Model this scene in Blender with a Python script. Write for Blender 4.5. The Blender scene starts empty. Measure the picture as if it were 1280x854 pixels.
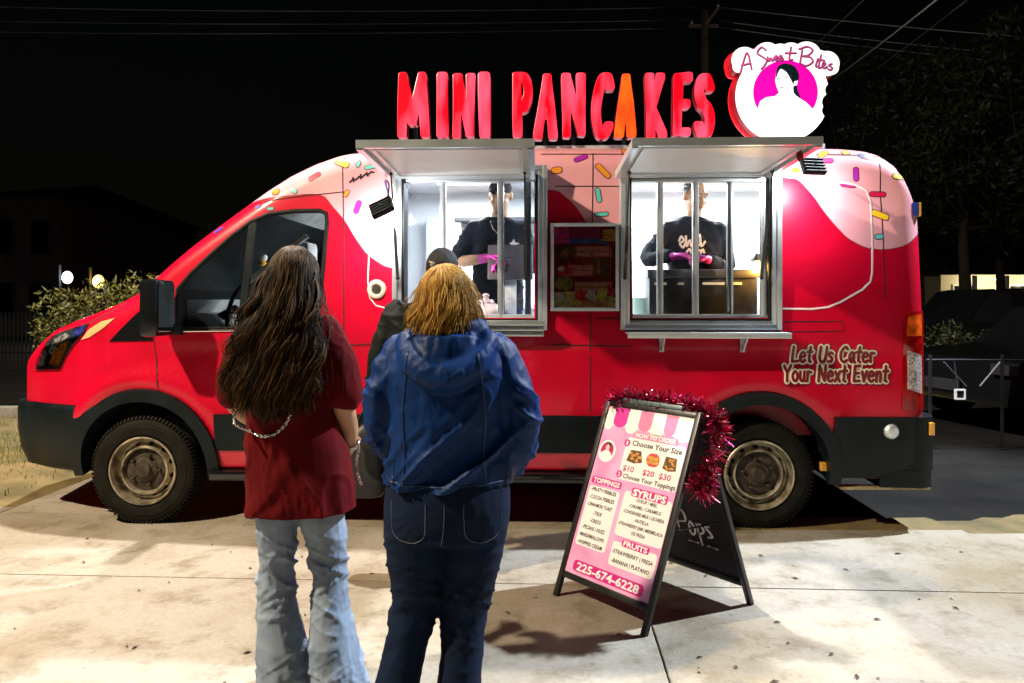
import bpy, bmesh, math, random
import numpy as np
from mathutils import Vector, Matrix
from mathutils.bvhtree import BVHTree

R = math.radians
SC = bpy.context.scene
COL = SC.collection
random.seed(7)

# ------------------------------------------------------------------ camera
F, HC, CX, HY = 924.0, 1.48, 640.0, 375.0
cam_d = bpy.data.cameras.new('camera')
cam_d.sensor_width = 36.0
cam_d.lens = F / 1280 * 36.0
cam_d.shift_y = -(427 - HY) / 1280
cam_d.clip_end = 400
cam = bpy.data.objects.new('camera', cam_d)
cam.location = (0, 0, HC)
cam.rotation_euler = (R(90), 0, 0)
COL.objects.link(cam)
SC.camera = cam

# ------------------------------------------------------------------ night sky
wd = bpy.data.worlds.new('World')
SC.world = wd
wd.use_nodes = True
wn = wd.node_tree.nodes
sky = wn.new('ShaderNodeTexSky')
sky.sky_type = 'NISHITA'
sky.sun_disc = False
sky.sun_elevation = R(2)
sky.sun_rotation = R(140)
wn['Background'].inputs['Strength'].default_value = 0.0009
wd.node_tree.links.new(sky.outputs[0], wn['Background'].inputs[0])
moon_d = bpy.data.lights.new('moon', 'SUN')
moon_d.energy = 0.02
moon_d.angle = R(0.5)
moon_d.color = (0.8, 0.88, 1.0)
moon = bpy.data.objects.new('moon', moon_d)
moon.rotation_euler = (R(40), 0, R(-30))
COL.objects.link(moon)

# the three street lamps (their poles are built below)
KEY_POS = Vector((-4.8, 1.75, 5.5))
TOP_POS = Vector((-2.3, 6.35, 8.3))
KEY_W, KEY_COL = 3150.0, (1.0, 0.82, 0.58)
TOP_W, TOP_COL = 4900.0, (1.0, 0.96, 0.90)
LED_POS = Vector((6.4, 5.45, 7.0))
LED_W, LED_COL = 8600.0, (0.78, 0.89, 1.0)

# ------------------------------------------------------------------ picture
SC.view_settings.view_transform = 'Standard'
SC.view_settings.look = 'None'
SC.view_settings.exposure = 0.0
SC.view_settings.gamma = 1.0
SC.view_settings.use_curve_mapping = False
SC.render.engine = 'CYCLES'
SC.cycles.use_denoising = True
SC.cycles.max_bounces = 7
SC.cycles.diffuse_bounces = 3
SC.cycles.glossy_bounces = 3
SC.cycles.transparent_max_bounces = 12
SC.cycles.sample_clamp_indirect = 4.0
SC.cycles.caustics_reflective = False
SC.cycles.caustics_refractive = False

# ------------------------------------------------------------------ helpers
def ground_at(px, py):
    Y = HC * F / (py - HY)
    return Vector(((px - CX) * Y / F, Y, 0))

def at(px, py, Y):
    return Vector(((px - CX) * Y / F, Y, HC + (HY - py) * Y / F))

def tag(o, label=None, cat=None, group=None, kind=None):
    if label: o['label'] = label
    if cat: o['category'] = cat
    if group: o['group'] = group
    if kind: o['kind'] = kind
    return o

def empty(name, loc=(0, 0, 0), rz=0.0, parent=None):
    o = bpy.data.objects.new(name, None)
    o.empty_display_size = 0.1
    o.location = loc
    o.rotation_euler = (0, 0, rz)
    COL.objects.link(o)
    if parent: o.parent = parent
    return o

def mesh_of(name, v, f, mats, smooth=None, mi=None):
    me = bpy.data.meshes.new(name)
    me.from_pydata([tuple(p) for p in v], [], [tuple(q) for q in f])
    for m in (mats if isinstance(mats, (list, tuple)) else [mats]):
        me.materials.append(m)
    if mi is not None:
        me.polygons.foreach_set('material_index', list(mi))
    if smooth is not None:
        me.polygons.foreach_set('use_smooth', [True] * len(me.polygons))
        if smooth < 179:
            me.set_sharp_from_angle(angle=R(smooth))
    me.update()
    return me

def link(name, me, parent=None, loc=None, rot=None):
    o = bpy.data.objects.new(name, me)
    COL.objects.link(o)
    if parent: o.parent = parent
    if loc is not None: o.location = loc
    if rot is not None: o.rotation_euler = rot
    return o

def copy_tree(o, parent=None):
    c = o.copy()
    COL.objects.link(c)
    c.parent = parent
    for ch in list(o.children):
        copy_tree(ch, c)
    return c

def frame(d, up=Vector((0, 0, 1))):
    d = Vector(d).normalized()
    if abs(d.dot(up)) > 0.97: up = Vector((0, 1, 0))
    x = d.cross(up).normalized()
    return x, x.cross(d).normalized(), d

class MB:
    """collects shapes for one mesh object"""
    def __init__(s): s.v, s.f, s.m = [], [], []
    def add(s, v, f, m=0):
        b = len(s.v)
        s.v += [Vector(p) for p in v]
        s.f += [tuple(i + b for i in q) for q in f]
        s.m += [m] * len(f)
        return s
    def box(s, x0, x1, y0, y1, z0, z1, m=0, mat=None, bev=0.0):
        if bev > 0:
            bm = bmesh.new()
            bmesh.ops.create_cube(bm, size=1.0)
            for q in bm.verts:
                q.co = Vector((x0 + (q.co.x + .5) * (x1 - x0), y0 + (q.co.y + .5) * (y1 - y0), z0 + (q.co.z + .5) * (z1 - z0)))
            bmesh.ops.bevel(bm, geom=bm.edges[:], offset=bev, segments=2, affect='EDGES', profile=0.6)
            bm.verts.index_update()
            v = [q.co.copy() for q in bm.verts]; f = [[q.index for q in fc.verts] for fc in bm.faces]
            bm.free()
        else:
            v = [Vector((x, y, z)) for x in (x0, x1) for y in (y0, y1) for z in (z0, z1)]
            f = [(0, 1, 3, 2), (4, 6, 7, 5), (0, 4, 5, 1), (2, 3, 7, 6), (0, 2, 6, 4), (1, 5, 7, 3)]
        if mat is not None: v = [mat @ p for p in v]
        return s.add(v, f, m)
    def bar(s, p0, p1, w, h, up=Vector((0, 0, 1)), m=0):
        p0, p1 = Vector(p0), Vector(p1)
        x, y, d = frame(p1 - p0, up)
        v = [p + x * a * w / 2 + y * b * h / 2 for p in (p0, p1) for a, b in ((-1, -1), (1, -1), (1, 1), (-1, 1))]
        f = [(3, 2, 1, 0), (4, 5, 6, 7)] + [(i, (i + 1) % 4, (i + 1) % 4 + 4, i + 4) for i in range(4)]
        return s.add(v, f, m)
    def tube(s, pts, r, seg=10, m=0, caps=True, closed=False):
        pts = [Vector(p) for p in pts]
        n = len(pts)
        rr = r if isinstance(r, (list, tuple)) else [r] * n
        v, f = [], []
        px = None
        for i, p in enumerate(pts):
            d = (pts[(i + 1) % n] - pts[i - 1]) if closed else (pts[min(i + 1, n - 1)] - pts[max(i - 1, 0)])
            if d.length < 1e-9: d = Vector((0, 0, 1))
            d.normalize()
            if px is None: x, y, _ = frame(d)
            else:
                x = (px - d * px.dot(d))
                x = x.normalized() if x.length > 1e-6 else frame(d)[0]
                y = d.cross(x)
            px = x
            for k in range(seg):
                a = 2 * math.pi * k / seg
                v.append(p + (x * math.cos(a) + y * math.sin(a)) * rr[i])
        for i in range(n if closed else n - 1):
            j = (i + 1) % n
            for k in range(seg):
                l = (k + 1) % seg
                f.append((i * seg + k, i * seg + l, j * seg + l, j * seg + k))
        if caps and not closed:
            f.append(tuple(range(seg))[::-1]); f.append(tuple((n - 1) * seg + k for k in range(seg)))
        return s.add(v, f, m)
    def lathe(s, prof, seg=32, m=0, mat=None, caps=True):
        """prof: (radius, height) pairs about +Z"""
        v, f, ms = [], [], []
        for r, h in prof:
            for k in range(seg):
                a = 2 * math.pi * k / seg
                v.append(Vector((r * math.cos(a), r * math.sin(a), h)))
        for i in range(len(prof) - 1):
            for k in range(seg):
                l = (k + 1) % seg
                f.append((i * seg + k, i * seg + l, (i + 1) * seg + l, (i + 1) * seg + k))
        if caps and prof[0][0] > 1e-6: f.append(tuple(range(seg))[::-1])
        if caps and prof[-1][0] > 1e-6: f.append(tuple((len(prof) - 1) * seg + k for k in range(seg)))
        if mat is not None: v = [mat @ p for p in v]
        return s.add(v, f, m)
    def prism(s, poly, fn0, fn1, m=0):
        """poly of 2D points; fn0/fn1 map a 2D point to the two end caps"""
        n = len(poly)
        v = [fn0(*p) for p in poly] + [fn1(*p) for p in poly]
        f = [tuple(range(n))[::-1], tuple(range(n, 2 * n))] + [(i, (i + 1) % n, (i + 1) % n + n, i + n) for i in range(n)]
        return s.add(v, f, m)
    def ell(s, c, r, seg=16, rings=10, m=0, rot=None):
        c = Vector(c); v, f = [], []
        for i in range(rings + 1):
            t = math.pi * i / rings
            for k in range(seg):
                a = 2 * math.pi * k / seg
                p = Vector((r[0] * math.sin(t) * math.cos(a), r[1] * math.sin(t) * math.sin(a), r[2] * math.cos(t)))
                if rot: p = rot @ p
                v.append(c + p)
        for i in range(rings):
            for k in range(seg):
                l = (k + 1) % seg
                f.append((i * seg + k, (i + 1) * seg + k, (i + 1) * seg + l, i * seg + l))
        return s.add(v, f, m)
    def build(s, name, mats, parent=None, smooth=None, loc=None, rot=None, fix=True):
        me = mesh_of(name, s.v, s.f, mats, None, s.m)
        if fix:
            bm = bmesh.new(); bm.from_mesh(me)
            bmesh.ops.remove_doubles(bm, verts=bm.verts, dist=1e-5)
            bmesh.ops.recalc_face_normals(bm, faces=bm.faces)
            bm.to_mesh(me); bm.free()
        if smooth is not None:
            me.polygons.foreach_set('use_smooth', [True] * len(me.polygons))
            if smooth < 179: me.set_sharp_from_angle(angle=R(smooth))
        me.update()
        return link(name, me, parent, loc, rot)

def catmull(pts, n=8):
    pts = [np.array(p, float) for p in pts]
    out = []
    P = [2 * pts[0] - pts[1]] + pts + [2 * pts[-1] - pts[-2]]
    for i in range(1, len(P) - 2):
        for k in range(n):
            t = k / n
            a, b, c, d = P[i - 1], P[i], P[i + 1], P[i + 2]
            out.append(0.5 * (2 * b + (c - a) * t + (2 * a - 5 * b + 4 * c - d) * t * t + (3 * b - a - 3 * c + d) * t ** 3))
    out.append(pts[-1])
    return out

# ---- numpy noise for real relief
_rng = np.random.RandomState(3)
_perm = _rng.permutation(256); _perm = np.concatenate([_perm, _perm, _perm])
_val = _rng.rand(256) * 2 - 1
def vnoise(p):
    p = np.asarray(p, float)
    i = np.floor(p).astype(int); f = p - i
    f = f * f * f * (f * (f * 6 - 15) + 10)
    i &= 255
    def h(a, b, c): return _val[_perm[_perm[_perm[(i[:, 0] + a) & 255] + ((i[:, 1] + b) & 255)] + ((i[:, 2] + c) & 255)] & 255]
    x, y, z = f[:, 0], f[:, 1], f[:, 2]
    c00 = h(0, 0, 0) * (1 - x) + h(1, 0, 0) * x; c10 = h(0, 1, 0) * (1 - x) + h(1, 1, 0) * x
    c01 = h(0, 0, 1) * (1 - x) + h(1, 0, 1) * x; c11 = h(0, 1, 1) * (1 - x) + h(1, 1, 1) * x
    return (c00 * (1 - y) + c10 * y) * (1 - z) + (c01 * (1 - y) + c11 * y) * z

# ---- outlines from distance fields -> filled flat meshes
def contour(fn, x0, x1, y0, y1, n):
    step = max(x1 - x0, y1 - y0) / n
    xs = np.arange(x0 - step, x1 + 2 * step, step); ys = np.arange(y0 - step, y1 + 2 * step, step)
    X, Y = np.meshgrid(xs, ys)
    V = fn(X, Y)
    ins = V < 0
    seg = {}
    def pt(a, b):
        va, vb = V[a], V[b]
        t = va / (va - vb)
        return (xs[a[1]] + t * (xs[b[1]] - xs[a[1]]), ys[a[0]] + t * (ys[b[0]] - ys[a[0]]))
    act = (ins[:-1, :-1].astype(int) + ins[1:, :-1] + ins[:-1, 1:] + ins[1:, 1:])
    for j, i in zip(*np.where((act > 0) & (act < 4))):
        c = [(j, i), (j, i + 1), (j + 1, i + 1), (j + 1, i)]
        cr = []
        for k in range(4):
            a, b = c[k], c[(k + 1) % 4]
            if ins[a] != ins[b]: cr.append(((min(a, b), max(a, b)), bool(ins[a])))
        ent = [e for e, q in cr if q]; ext = [e for e, q in cr if not q]
        for e in ent:
            # leave inside at e, re-enter at the next crossing
            k = [q[0] for q in cr].index(e)
            seg[e] = cr[(k + 1) % len(cr)][0]
    loops = []
    while seg:
        s0 = next(iter(seg)); lp = []; e = s0
        while e in seg:
            lp.append(pt(*e)); e = seg.pop(e)
        if len(lp) > 4: loops.append(lp)
    return loops

def strokes_sdf(lines, r, pw=None):
    def fn(X, Y):
        d = np.full(X.shape, 1e9)
        for ln in lines:
            for (ax, ay), (bx, by) in zip(ln[:-1], ln[1:]):
                vx, vy = bx - ax, by - ay
                t = np.clip(((X - ax) * vx + (Y - ay) * vy) / (vx * vx + vy * vy + 1e-12), 0, 1)
                ex, ey = X - ax - t * vx, Y - ay - t * vy
                d = np.minimum(d, np.hypot(ex, ey) if pw is None else (np.abs(ex) ** pw + np.abs(ey) ** pw) ** (1 / pw))
        return d - r
    return fn

def fill2d(loops, extrude=0.0, bevel=0.0):
    cu = bpy.data.curves.new('tmp', 'CURVE')
    cu.dimensions = '2D'; cu.fill_mode = 'BOTH'; cu.extrude = extrude; cu.bevel_depth = bevel; cu.bevel_resolution = 1
    for lp in loops:
        sp = cu.splines.new('POLY'); sp.points.add(len(lp) - 1)
        for q, p in zip(sp.points, lp): q.co = (p[0], p[1], 0, 1)
        sp.use_cyclic_u = True
    return _cv(cu)

def _cv(cu):
    o = bpy.data.objects.new('tmp', cu)
    COL.objects.link(o)
    dg = bpy.context.evaluated_depsgraph_get()
    me = bpy.data.meshes.new_from_object(o.evaluated_get(dg))
    v = [q.co.copy() for q in me.vertices]; f = [tuple(p.vertices) for p in me.polygons]
    bpy.data.objects.remove(o); bpy.data.curves.remove(cu); bpy.data.meshes.remove(me)
    return v, f

_tc = {}
def text2d(body, size=1.0, bold=0.0, shear=0.0, align='CENTER', extrude=0.0, space=1.0, width=None):
    """flat lettering; returns verts, faces centred on its cap height; width squeezes it to that width"""
    key = (body, bold, shear, space, extrude)
    if key not in _tc:
        cu = bpy.data.curves.new('tmp', 'FONT')
        cu.body = body; cu.size = 1.0; cu.offset = bold; cu.shear = shear; cu.space_character = space
        cu.extrude = extrude; cu.resolution_u = 2
        _tc[key] = _cv(cu)
    v, f = _tc[key]
    x0 = min(p.x for p in v); x1 = max(p.x for p in v)
    k = size if width is None else width / (x1 - x0)
    cx = {'CENTER': (x0 + x1) / 2, 'LEFT': x0, 'RIGHT': x1}[align]
    return [Vector(((p.x - cx) * k, (p.y - 0.35) * size, p.z)) for p in v], f

def rrect(x0, x1, y0, y1, r, n=5):
    out = []
    for cx, cy, a0 in ((x1 - r, y1 - r, 0), (x0 + r, y1 - r, 90), (x0 + r, y0 + r, 180), (x1 - r, y0 + r, 270)):
        for k in range(n + 1):
            a = R(a0 + 90 * k / n)
            out.append((cx + r * math.cos(a), cy + r * math.sin(a)))
    return out

# ------------------------------------------------------------------ materials
def mat(name, col=(.5, .5, .5), rough=.5, metal=0.0, var=0.0, vscale=8.0, bump=0.0, bscale=60.0, coat=0.0, emit=None, es=0.0, spec=.5, vcol=None, detail=5):
    m = bpy.data.materials.new(name); m.use_nodes = True
    nt = m.node_tree; b = nt.nodes['Principled BSDF']; L = nt.links.new
    b.inputs['Base Color'].default_value = (*col, 1)
    b.inputs['Roughness'].default_value = rough
    b.inputs['Metallic'].default_value = metal
    b.inputs['Specular IOR Level'].default_value = spec
    b.inputs['Coat Weight'].default_value = coat
    b.inputs['Coat Roughness'].default_value = .06
    if emit:
        b.inputs['Emission Color'].default_value = (*emit, 1); b.inputs['Emission Strength'].default_value = es
    tc = nt.nodes.new('ShaderNodeTexCoord')
    if var > 0:
        n = nt.nodes.new('ShaderNodeTexNoise'); n.inputs['Scale'].default_value = vscale; n.inputs['Detail'].default_value = detail
        L(tc.outputs['Object'], n.inputs['Vector'])
        r = nt.nodes.new('ShaderNodeValToRGB')
        lo = tuple(max(0, c * (1 - var)) for c in col) if vcol is None else vcol
        hi = tuple(min(1, c * (1 + var * .7)) for c in col)
        r.color_ramp.elements[0].position = .32; r.color_ramp.elements[0].color = (*lo, 1)
        r.color_ramp.elements[1].position = .68; r.color_ramp.elements[1].color = (*hi, 1)
        L(n.outputs[0], r.inputs[0]); L(r.outputs[0], b.inputs['Base Color'])
        rr = nt.nodes.new('ShaderNodeMapRange'); rr.inputs[3].default_value = max(.02, rough - .12); rr.inputs[4].default_value = min(1, rough + .12)
        L(n.outputs[0], rr.inputs[0]); L(rr.outputs[0], b.inputs['Roughness'])
    if bump > 0:
        n2 = nt.nodes.new('ShaderNodeTexNoise'); n2.inputs['Scale'].default_value = bscale; n2.inputs['Detail'].default_value = 4
        L(tc.outputs['Object'], n2.inputs['Vector'])
        bp = nt.nodes.new('ShaderNodeBump'); bp.inputs['Strength'].default_value = bump; bp.inputs['Distance'].default_value = .01
        L(n2.outputs[0], bp.inputs['Height']); L(bp.outputs[0], b.inputs['Normal'])
    return m

def island_mat(name, cols, rough=.5, metal=0.0, spec=.5, emit=0):
    """one colour out of a ramp for every loose piece (strands, leaves)"""
    m = bpy.data.materials.new(name); m.use_nodes = True
    nt = m.node_tree; b = nt.nodes['Principled BSDF']
    g = nt.nodes.new('ShaderNodeNewGeometry'); r = nt.nodes.new('ShaderNodeValToRGB')
    el = r.color_ramp.elements
    while len(el) < len(cols): el.new(.5)
    for i, c in enumerate(cols):
        el[i].position = i / (len(cols) - 1); el[i].color = (*c, 1)
    nt.links.new(g.outputs['Random Per Island'], r.inputs[0])
    nt.links.new(r.outputs[0], b.inputs['Base Color'])
    b.inputs['Roughness'].default_value = rough; b.inputs['Metallic'].default_value = metal
    b.inputs['Specular IOR Level'].default_value = spec
    return m

def glass_mat(name, tint=(1, 1, 1), refl=.1, rough=.02, gcol=(1, 1, 1)):
    m = bpy.data.materials.new(name); m.use_nodes = True
    nt = m.node_tree; nt.nodes.clear()
    o = nt.nodes.new('ShaderNodeOutputMaterial'); mx = nt.nodes.new('ShaderNodeMixShader')
    t = nt.nodes.new('ShaderNodeBsdfTransparent'); g = nt.nodes.new('ShaderNodeBsdfGlossy'); fr = nt.nodes.new('ShaderNodeFresnel')
    fr.inputs[0].default_value = 1.5
    mm = nt.nodes.new('ShaderNodeMath'); mm.operation = 'MULTIPLY'; mm.inputs[1].default_value = refl / .04; mm.use_clamp = True
    t.inputs[0].default_value = (*tint, 1); g.inputs[0].default_value = (*gcol, 1); g.inputs[1].default_value = rough
    L = nt.links.new
    L(fr.outputs[0], mm.inputs[0]); L(mm.outputs[0], mx.inputs[0]); L(t.outputs[0], mx.inputs[1]); L(g.outputs[0], mx.inputs[2]); L(mx.outputs[0], o.inputs[0])
    return m

M = {}
M['alu'] = mat('brushed_aluminium', (.62, .68, .71), .32, .75, var=.06, vscale=6)
M['alu_soft'] = mat('mill_aluminium', (.66, .71, .74), .42, .55, var=.05, vscale=6)
M['white_panel'] = mat('white_panel', (.80, .81, .82), .4, var=.05, vscale=6)
M['interior'] = mat('interior_white_lining', (.82, .83, .84), .45, var=.04, vscale=5)
M['black_plastic'] = mat('black_textured_plastic', (.004, .008, .010), .40, var=.35, vscale=7, bump=.15, bscale=350, spec=.2)
M['black_gloss'] = mat('black_gloss_plastic', (.006, .007, .008), .14, coat=.3)
M['black_rubber'] = mat('tyre_rubber', (.009, .0078, .006), .75, var=.6, vscale=9, bump=.3, bscale=90, spec=.15)
M['seam'] = mat('panel_gap', (.012, .002, .003), .8)
M['black'] = mat('black_matt', (.007, .007, .008), .6, spec=.2)
M['steel'] = mat('dusty_wheel_steel', (.50, .44, .32), .38, .75, var=.5, vscale=12, vcol=(.10, .075, .045))
M['hub'] = mat('rusty_hub', (.05, .036, .024), .7, .3, var=.7, vscale=25, bump=.5, bscale=40)
M['white'] = mat('white_vinyl', (.82, .82, .8), .4)
M['cream'] = mat('cream_vinyl', (.78, .70, .52), .4)
M['darkred_print'] = mat('dark_red_print', (.16, .006, .012), .4)
M['glass_cab'] = glass_mat('cab_glass', (.90, .95, .95), .06)
M['glass_serve'] = glass_mat('serving_glass', (.93, .96, .96), .05)
# ================================================================== GROUND
def concrete(name, base, stain):
    m = bpy.data.materials.new(name); m.use_nodes = True
    nt = m.node_tree; b = nt.nodes['Principled BSDF']; L = nt.links.new
    g = nt.nodes.new('ShaderNodeNewGeometry')
    def nz(s, d=6, r=.6):
        n = nt.nodes.new('ShaderNodeTexNoise'); n.inputs['Scale'].default_value = s; n.inputs['Detail'].default_value = d; n.inputs['Roughness'].default_value = r
        L(g.outputs['Position'], n.inputs['Vector']); return n
    n1, n2, n3 = nz(.9, 8, .62), nz(38, 3), nz(4.2, 8, .7)
    r = nt.nodes.new('ShaderNodeValToRGB')
    r.color_ramp.elements[0].position = .34; r.color_ramp.elements[0].color = (*stain, 1)
    r.color_ramp.elements[1].position = .56; r.color_ramp.elements[1].color = (*base, 1)
    L(n1.outputs[0], r.inputs[0])
    r3 = nt.nodes.new('ShaderNodeValToRGB')
    r3.color_ramp.elements[0].position = .33; r3.color_ramp.elements[0].color = (.52, .46, .36, 1)
    r3.color_ramp.elements[1].position = .50; r3.color_ramp.elements[1].color = (1, 1, 1, 1)
    L(n3.outputs[0], r3.inputs[0])
    r2 = nt.nodes.new('ShaderNodeValToRGB')
    r2.color_ramp.elements[0].position = .3; r2.color_ramp.elements[0].color = (.80, .79, .77, 1)
    r2.color_ramp.elements[1].position = .6; r2.color_ramp.elements[1].color = (1, 1, 1, 1)
    L(n2.outputs[0], r2.inputs[0])
    vo = nt.nodes.new('ShaderNodeTexVoronoi'); vo.inputs['Scale'].default_value = 6.5
    L(g.outputs['Position'], vo.inputs['Vector'])
    r4 = nt.nodes.new('ShaderNodeValToRGB')
    r4.color_ramp.elements[0].position = .035; r4.color_ramp.elements[0].color = (.25, .21, .15, 1)
    r4.color_ramp.elements[1].position = .075; r4.color_ramp.elements[1].color = (1, 1, 1, 1)
    L(vo.outputs[0], r4.inputs[0])
    last = r.outputs[0]
    for q, fac in ((r3, .75), (r2, .7), (r4, .5)):
        x = nt.nodes.new('ShaderNodeMix'); x.data_type = 'RGBA'; x.blend_type = 'MULTIPLY'; x.inputs[0].default_value = fac
        L(last, x.inputs[6]); L(q.outputs[0], x.inputs[7]); last = x.outputs[2]
    L(last, b.inputs['Base Color'])
    b.inputs['Roughness'].default_value = .82; b.inputs['Specular IOR Level'].default_value = .25
    bp = nt.nodes.new('ShaderNodeBump'); bp.inputs['Strength'].default_value = .5; bp.inputs['Distance'].default_value = .006
    n4 = nz(85, 5)
    L(n4.outputs[0], bp.inputs['Height']); L(bp.outputs[0], b.inputs['Normal'])
    return m

M['concrete'] = concrete('weathered_concrete', (.33, .295, .245), (.23, .185, .12))
M['asphalt'] = mat('asphalt', (.015, .0135, .012), .95, var=.5, vscale=1.2, bump=.6, bscale=90, spec=.08)
M['dirt'] = mat('sandy_dirt', (.17, .115, .048), .95, var=.5, vscale=2.2, bump=1.0, bscale=22, vcol=(.075, .06, .018))

g = MB(); g.add([(-90, -20, -.016), (90, -20, -.016), (90, 160, -.016), (-90, 160, -.016)], [(0, 1, 2, 3)])
tag(g.build('ground', M['asphalt']), kind='structure')

SL = R(-2.8)
pav = empty('pavement', (0, 3.86, 0), SL)
tag(pav, kind='structure')
def slab(x0, x1, y0, y1):
    m = MB(); m.box(x0 + .004, x1 - .004, y0 + .004, y1 - .004, -.12, 0, bev=.006)
    return m.build('concrete_slab', M['concrete'], pav, smooth=30)
P = 3.05
JX = .66
for x0, x1 in ((JX - 3 * P, JX), (JX, JX + P), (JX + P, JX + 2 * P), (JX + 2 * P, JX + 3 * P)):
    for j in range(-2, 0): slab(x0, x1, j * P, (j + 1) * P)
slab(-3.62, 3.71, 0, 1.13)
slab(3.71, 6.76, 0, 1.13)
slab(-3.62, .66, 1.13, 3.05)
slab(-6.67, -3.62, 0, 1.25)

# dirt verge at the left, kerb and grass
random.seed(5)
v, f = [], []
nx, ny = 40, 40
xs = np.linspace(-14, -3.50, nx); ys = np.linspace(5.02, 9.3, ny)
XX, YY = np.meshgrid(xs, ys); pp = np.stack([XX.ravel(), YY.ravel(), np.zeros(nx * ny)], 1)
hh = .02 + .03 * vnoise(pp * 1.7) + .015 * vnoise(pp * 6)
edge = np.clip((-3.56 + .05 * vnoise(pp * 3) - pp[:, 0]) / .5, 0, 1)
hh = np.where(edge > 0, np.maximum(hh * edge, -.002) + .004, -.02)
v = [(p[0] + (p[1] - 3.86) * -.0, p[1], h) for p, h in zip(pp, hh)]
f = [(j * nx + i, j * nx + i + 1, (j + 1) * nx + i + 1, (j + 1) * nx + i) for j in range(ny - 1) for i in range(nx - 1)]
o = link('dirt_verge', mesh_of('dirt_verge', v, f, M['dirt'], 60)); tag(o, kind='structure')
nx, ny = 60, 8
XX, YY = np.meshgrid(np.linspace(1.2, 9.0, nx), np.linspace(4.62, 5.15, ny)); pp = np.stack([XX.ravel(), YY.ravel(), np.zeros(nx * ny)], 1)
near = 4.78 - .05 * (pp[:, 0] - 1.2) + .05 * vnoise(pp * 2.3) - .0
hh = np.where((pp[:, 1] > near) & (pp[:, 1] < 5.02 + .08 * vnoise(pp * 1.7 + 9)), .005 + .006 * np.abs(vnoise(pp * 5)), -.03)
o = link('dirt_strip', mesh_of('dirt_strip', [(p[0], p[1], h) for p, h in zip(pp, hh)], [(j * nx + i, j * nx + i + 1, (j + 1) * nx + i + 1, (j + 1) * nx + i) for j in range(ny - 1) for i in range(nx - 1)], M['dirt'], 60)); tag(o, kind='structure')
kb = MB(); kb.box(-16, -3.2, 9.3, 9.46, -.1, .13, bev=.02)
o = kb.build('kerb', M['concrete'], smooth=30); tag(o, kind='structure')

M['grass'] = island_mat('dry_grass', [(.10, .12, .02), (.17, .16, .035), (.07, .09, .02), (.26, .21, .07)], .7)
gm = MB()
rg = np.random.RandomState(2)
def grass_patch(mb, n, x0, x1, y0, y1, h0, h1):
    for _ in range(n):
        x, y = rg.uniform(x0, x1), rg.uniform(y0, y1)
        a = rg.uniform(0, 6.28); h = rg.uniform(h0, h1); w = .004
        d = Vector((math.cos(a), math.sin(a), 0)); l = d * rg.uniform(.1, .7) * h
        p = Vector((x, y, 0)); sdw = Vector((-d.y, d.x, 0)) * w
        mb.add([p - sdw, p + sdw, p + l * .4 + sdw * .7 + Vector((0, 0, h * .7)), p + l * .4 - sdw * .7 + Vector((0, 0, h * .7)), p + l + Vector((0, 0, h))], [(0, 1, 2, 3), (3, 2, 4)])
grass_patch(gm, 2600, -7.5, -4.2, 6.4, 9.2, .04, .15)
grass_patch(gm, 500, -5.6, -3.75, 5.3, 6.6, .02, .07)
o = gm.build('verge_grass', M['grass'], fix=False); tag(o, 'sparse dry grass on the sandy verge beside the driveway', 'grass', kind='stuff')

lm = MB(); M['leaf_litter'] = island_mat('dry_leaf', [(.05, .03, .012), (.11, .06, .02), (.03, .022, .014)], .8)
for _ in range(120):
    x, y = rg.uniform(-3.2, 3.4), rg.uniform(1.9, 4.6)
    a = rg.uniform(0, 6.28); l = rg.uniform(.006, .026); w = l * rg.uniform(.25, .5)
    c, s_ = math.cos(a), math.sin(a)
    q = [(-l, 0, .002), (0, -w, .006), (l, 0, .003), (0, w, .009)]
    lm.add([(x + p[0] * c - p[1] * s_, y + p[0] * s_ + p[1] * c, p[2]) for p in q], [(0, 1, 2), (0, 2, 3)])
o = lm.build('leaf_litter', M['leaf_litter'], fix=False); tag(o, 'small dry leaf scraps scattered over the concrete', 'leaves', kind='stuff')

# ================================================================== FOOD TRUCK
VA = R(2.0); VD = 4.775
VC, VS = math.cos(VA), math.sin(VA)
van = empty('food_truck', (0, VD, 0), -VA)
tag(van, 'red and pink food truck van with sprinkle graphics and two serving windows', 'food truck')

def vpix(px, py, yl=0.0):
    """image point -> (u, z) on the truck's own plane at depth yl"""
    dx, dz = (px - CX) / F, (HY - py) / F
    t = (yl + VD * VC) / (dx * VS + VC)
    return (t * dx * VC - (t - VD) * VS, HC + t * dz)
def vw(u, y, z):
    return Vector((u * VC + y * VS, VD - u * VS + y * VC, z))

YC = 1.0
top_px = [(34, 470), (37, 458), (44, 444), (56, 428), (75, 411), (97, 401), (122, 391), (150, 379), (172, 367), (190, 352), (215, 328), (240, 306), (270, 282),
          (300, 259), (330, 236), (360, 216), (390, 201), (420, 190), (450, 184.5), (480, 182.5), (560, 181), (700, 180), (900, 180.5), (1055, 181.5),
          (1085, 184), (1105, 190), (1120, 201), (1131, 218), (1138, 240), (1143, 270)]
UF = vpix(34, 470, .30)[0]
UR = vpix(1150, 330, .12)[0]
def yin(u):
    q = 0.0
    if u < -2.3: q = .30 * ((-2.3 - u) / (-2.3 - UF)) ** 2.3
    if u > UR - .14:
        t = min(1, (u - (UR - .14)) / .14); q += .14 * (1 - math.sqrt(max(0, 1 - t * t * .92)))
    return q
_tp = []
for px, py in top_px:
    yy = .16
    for _ in range(4):
        uu, zz = vpix(px, py, yy); yy = yin(uu) + .13
    _tp.append((uu, zz))
_tu = np.array([p[0] for p in _tp]); _tz = np.array([p[1] for p in _tp])
_tu[0] = min(_tu[0], UF - .001)
def ztop(u): return float(np.interp(u, _tu, _tz))
def zbot(u): return .335
def rcor(u): return float(np.interp(u, [UF, -2.6, -2.2, -1.6, 3], [.12, .16, .16, .17, .15]))
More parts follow.
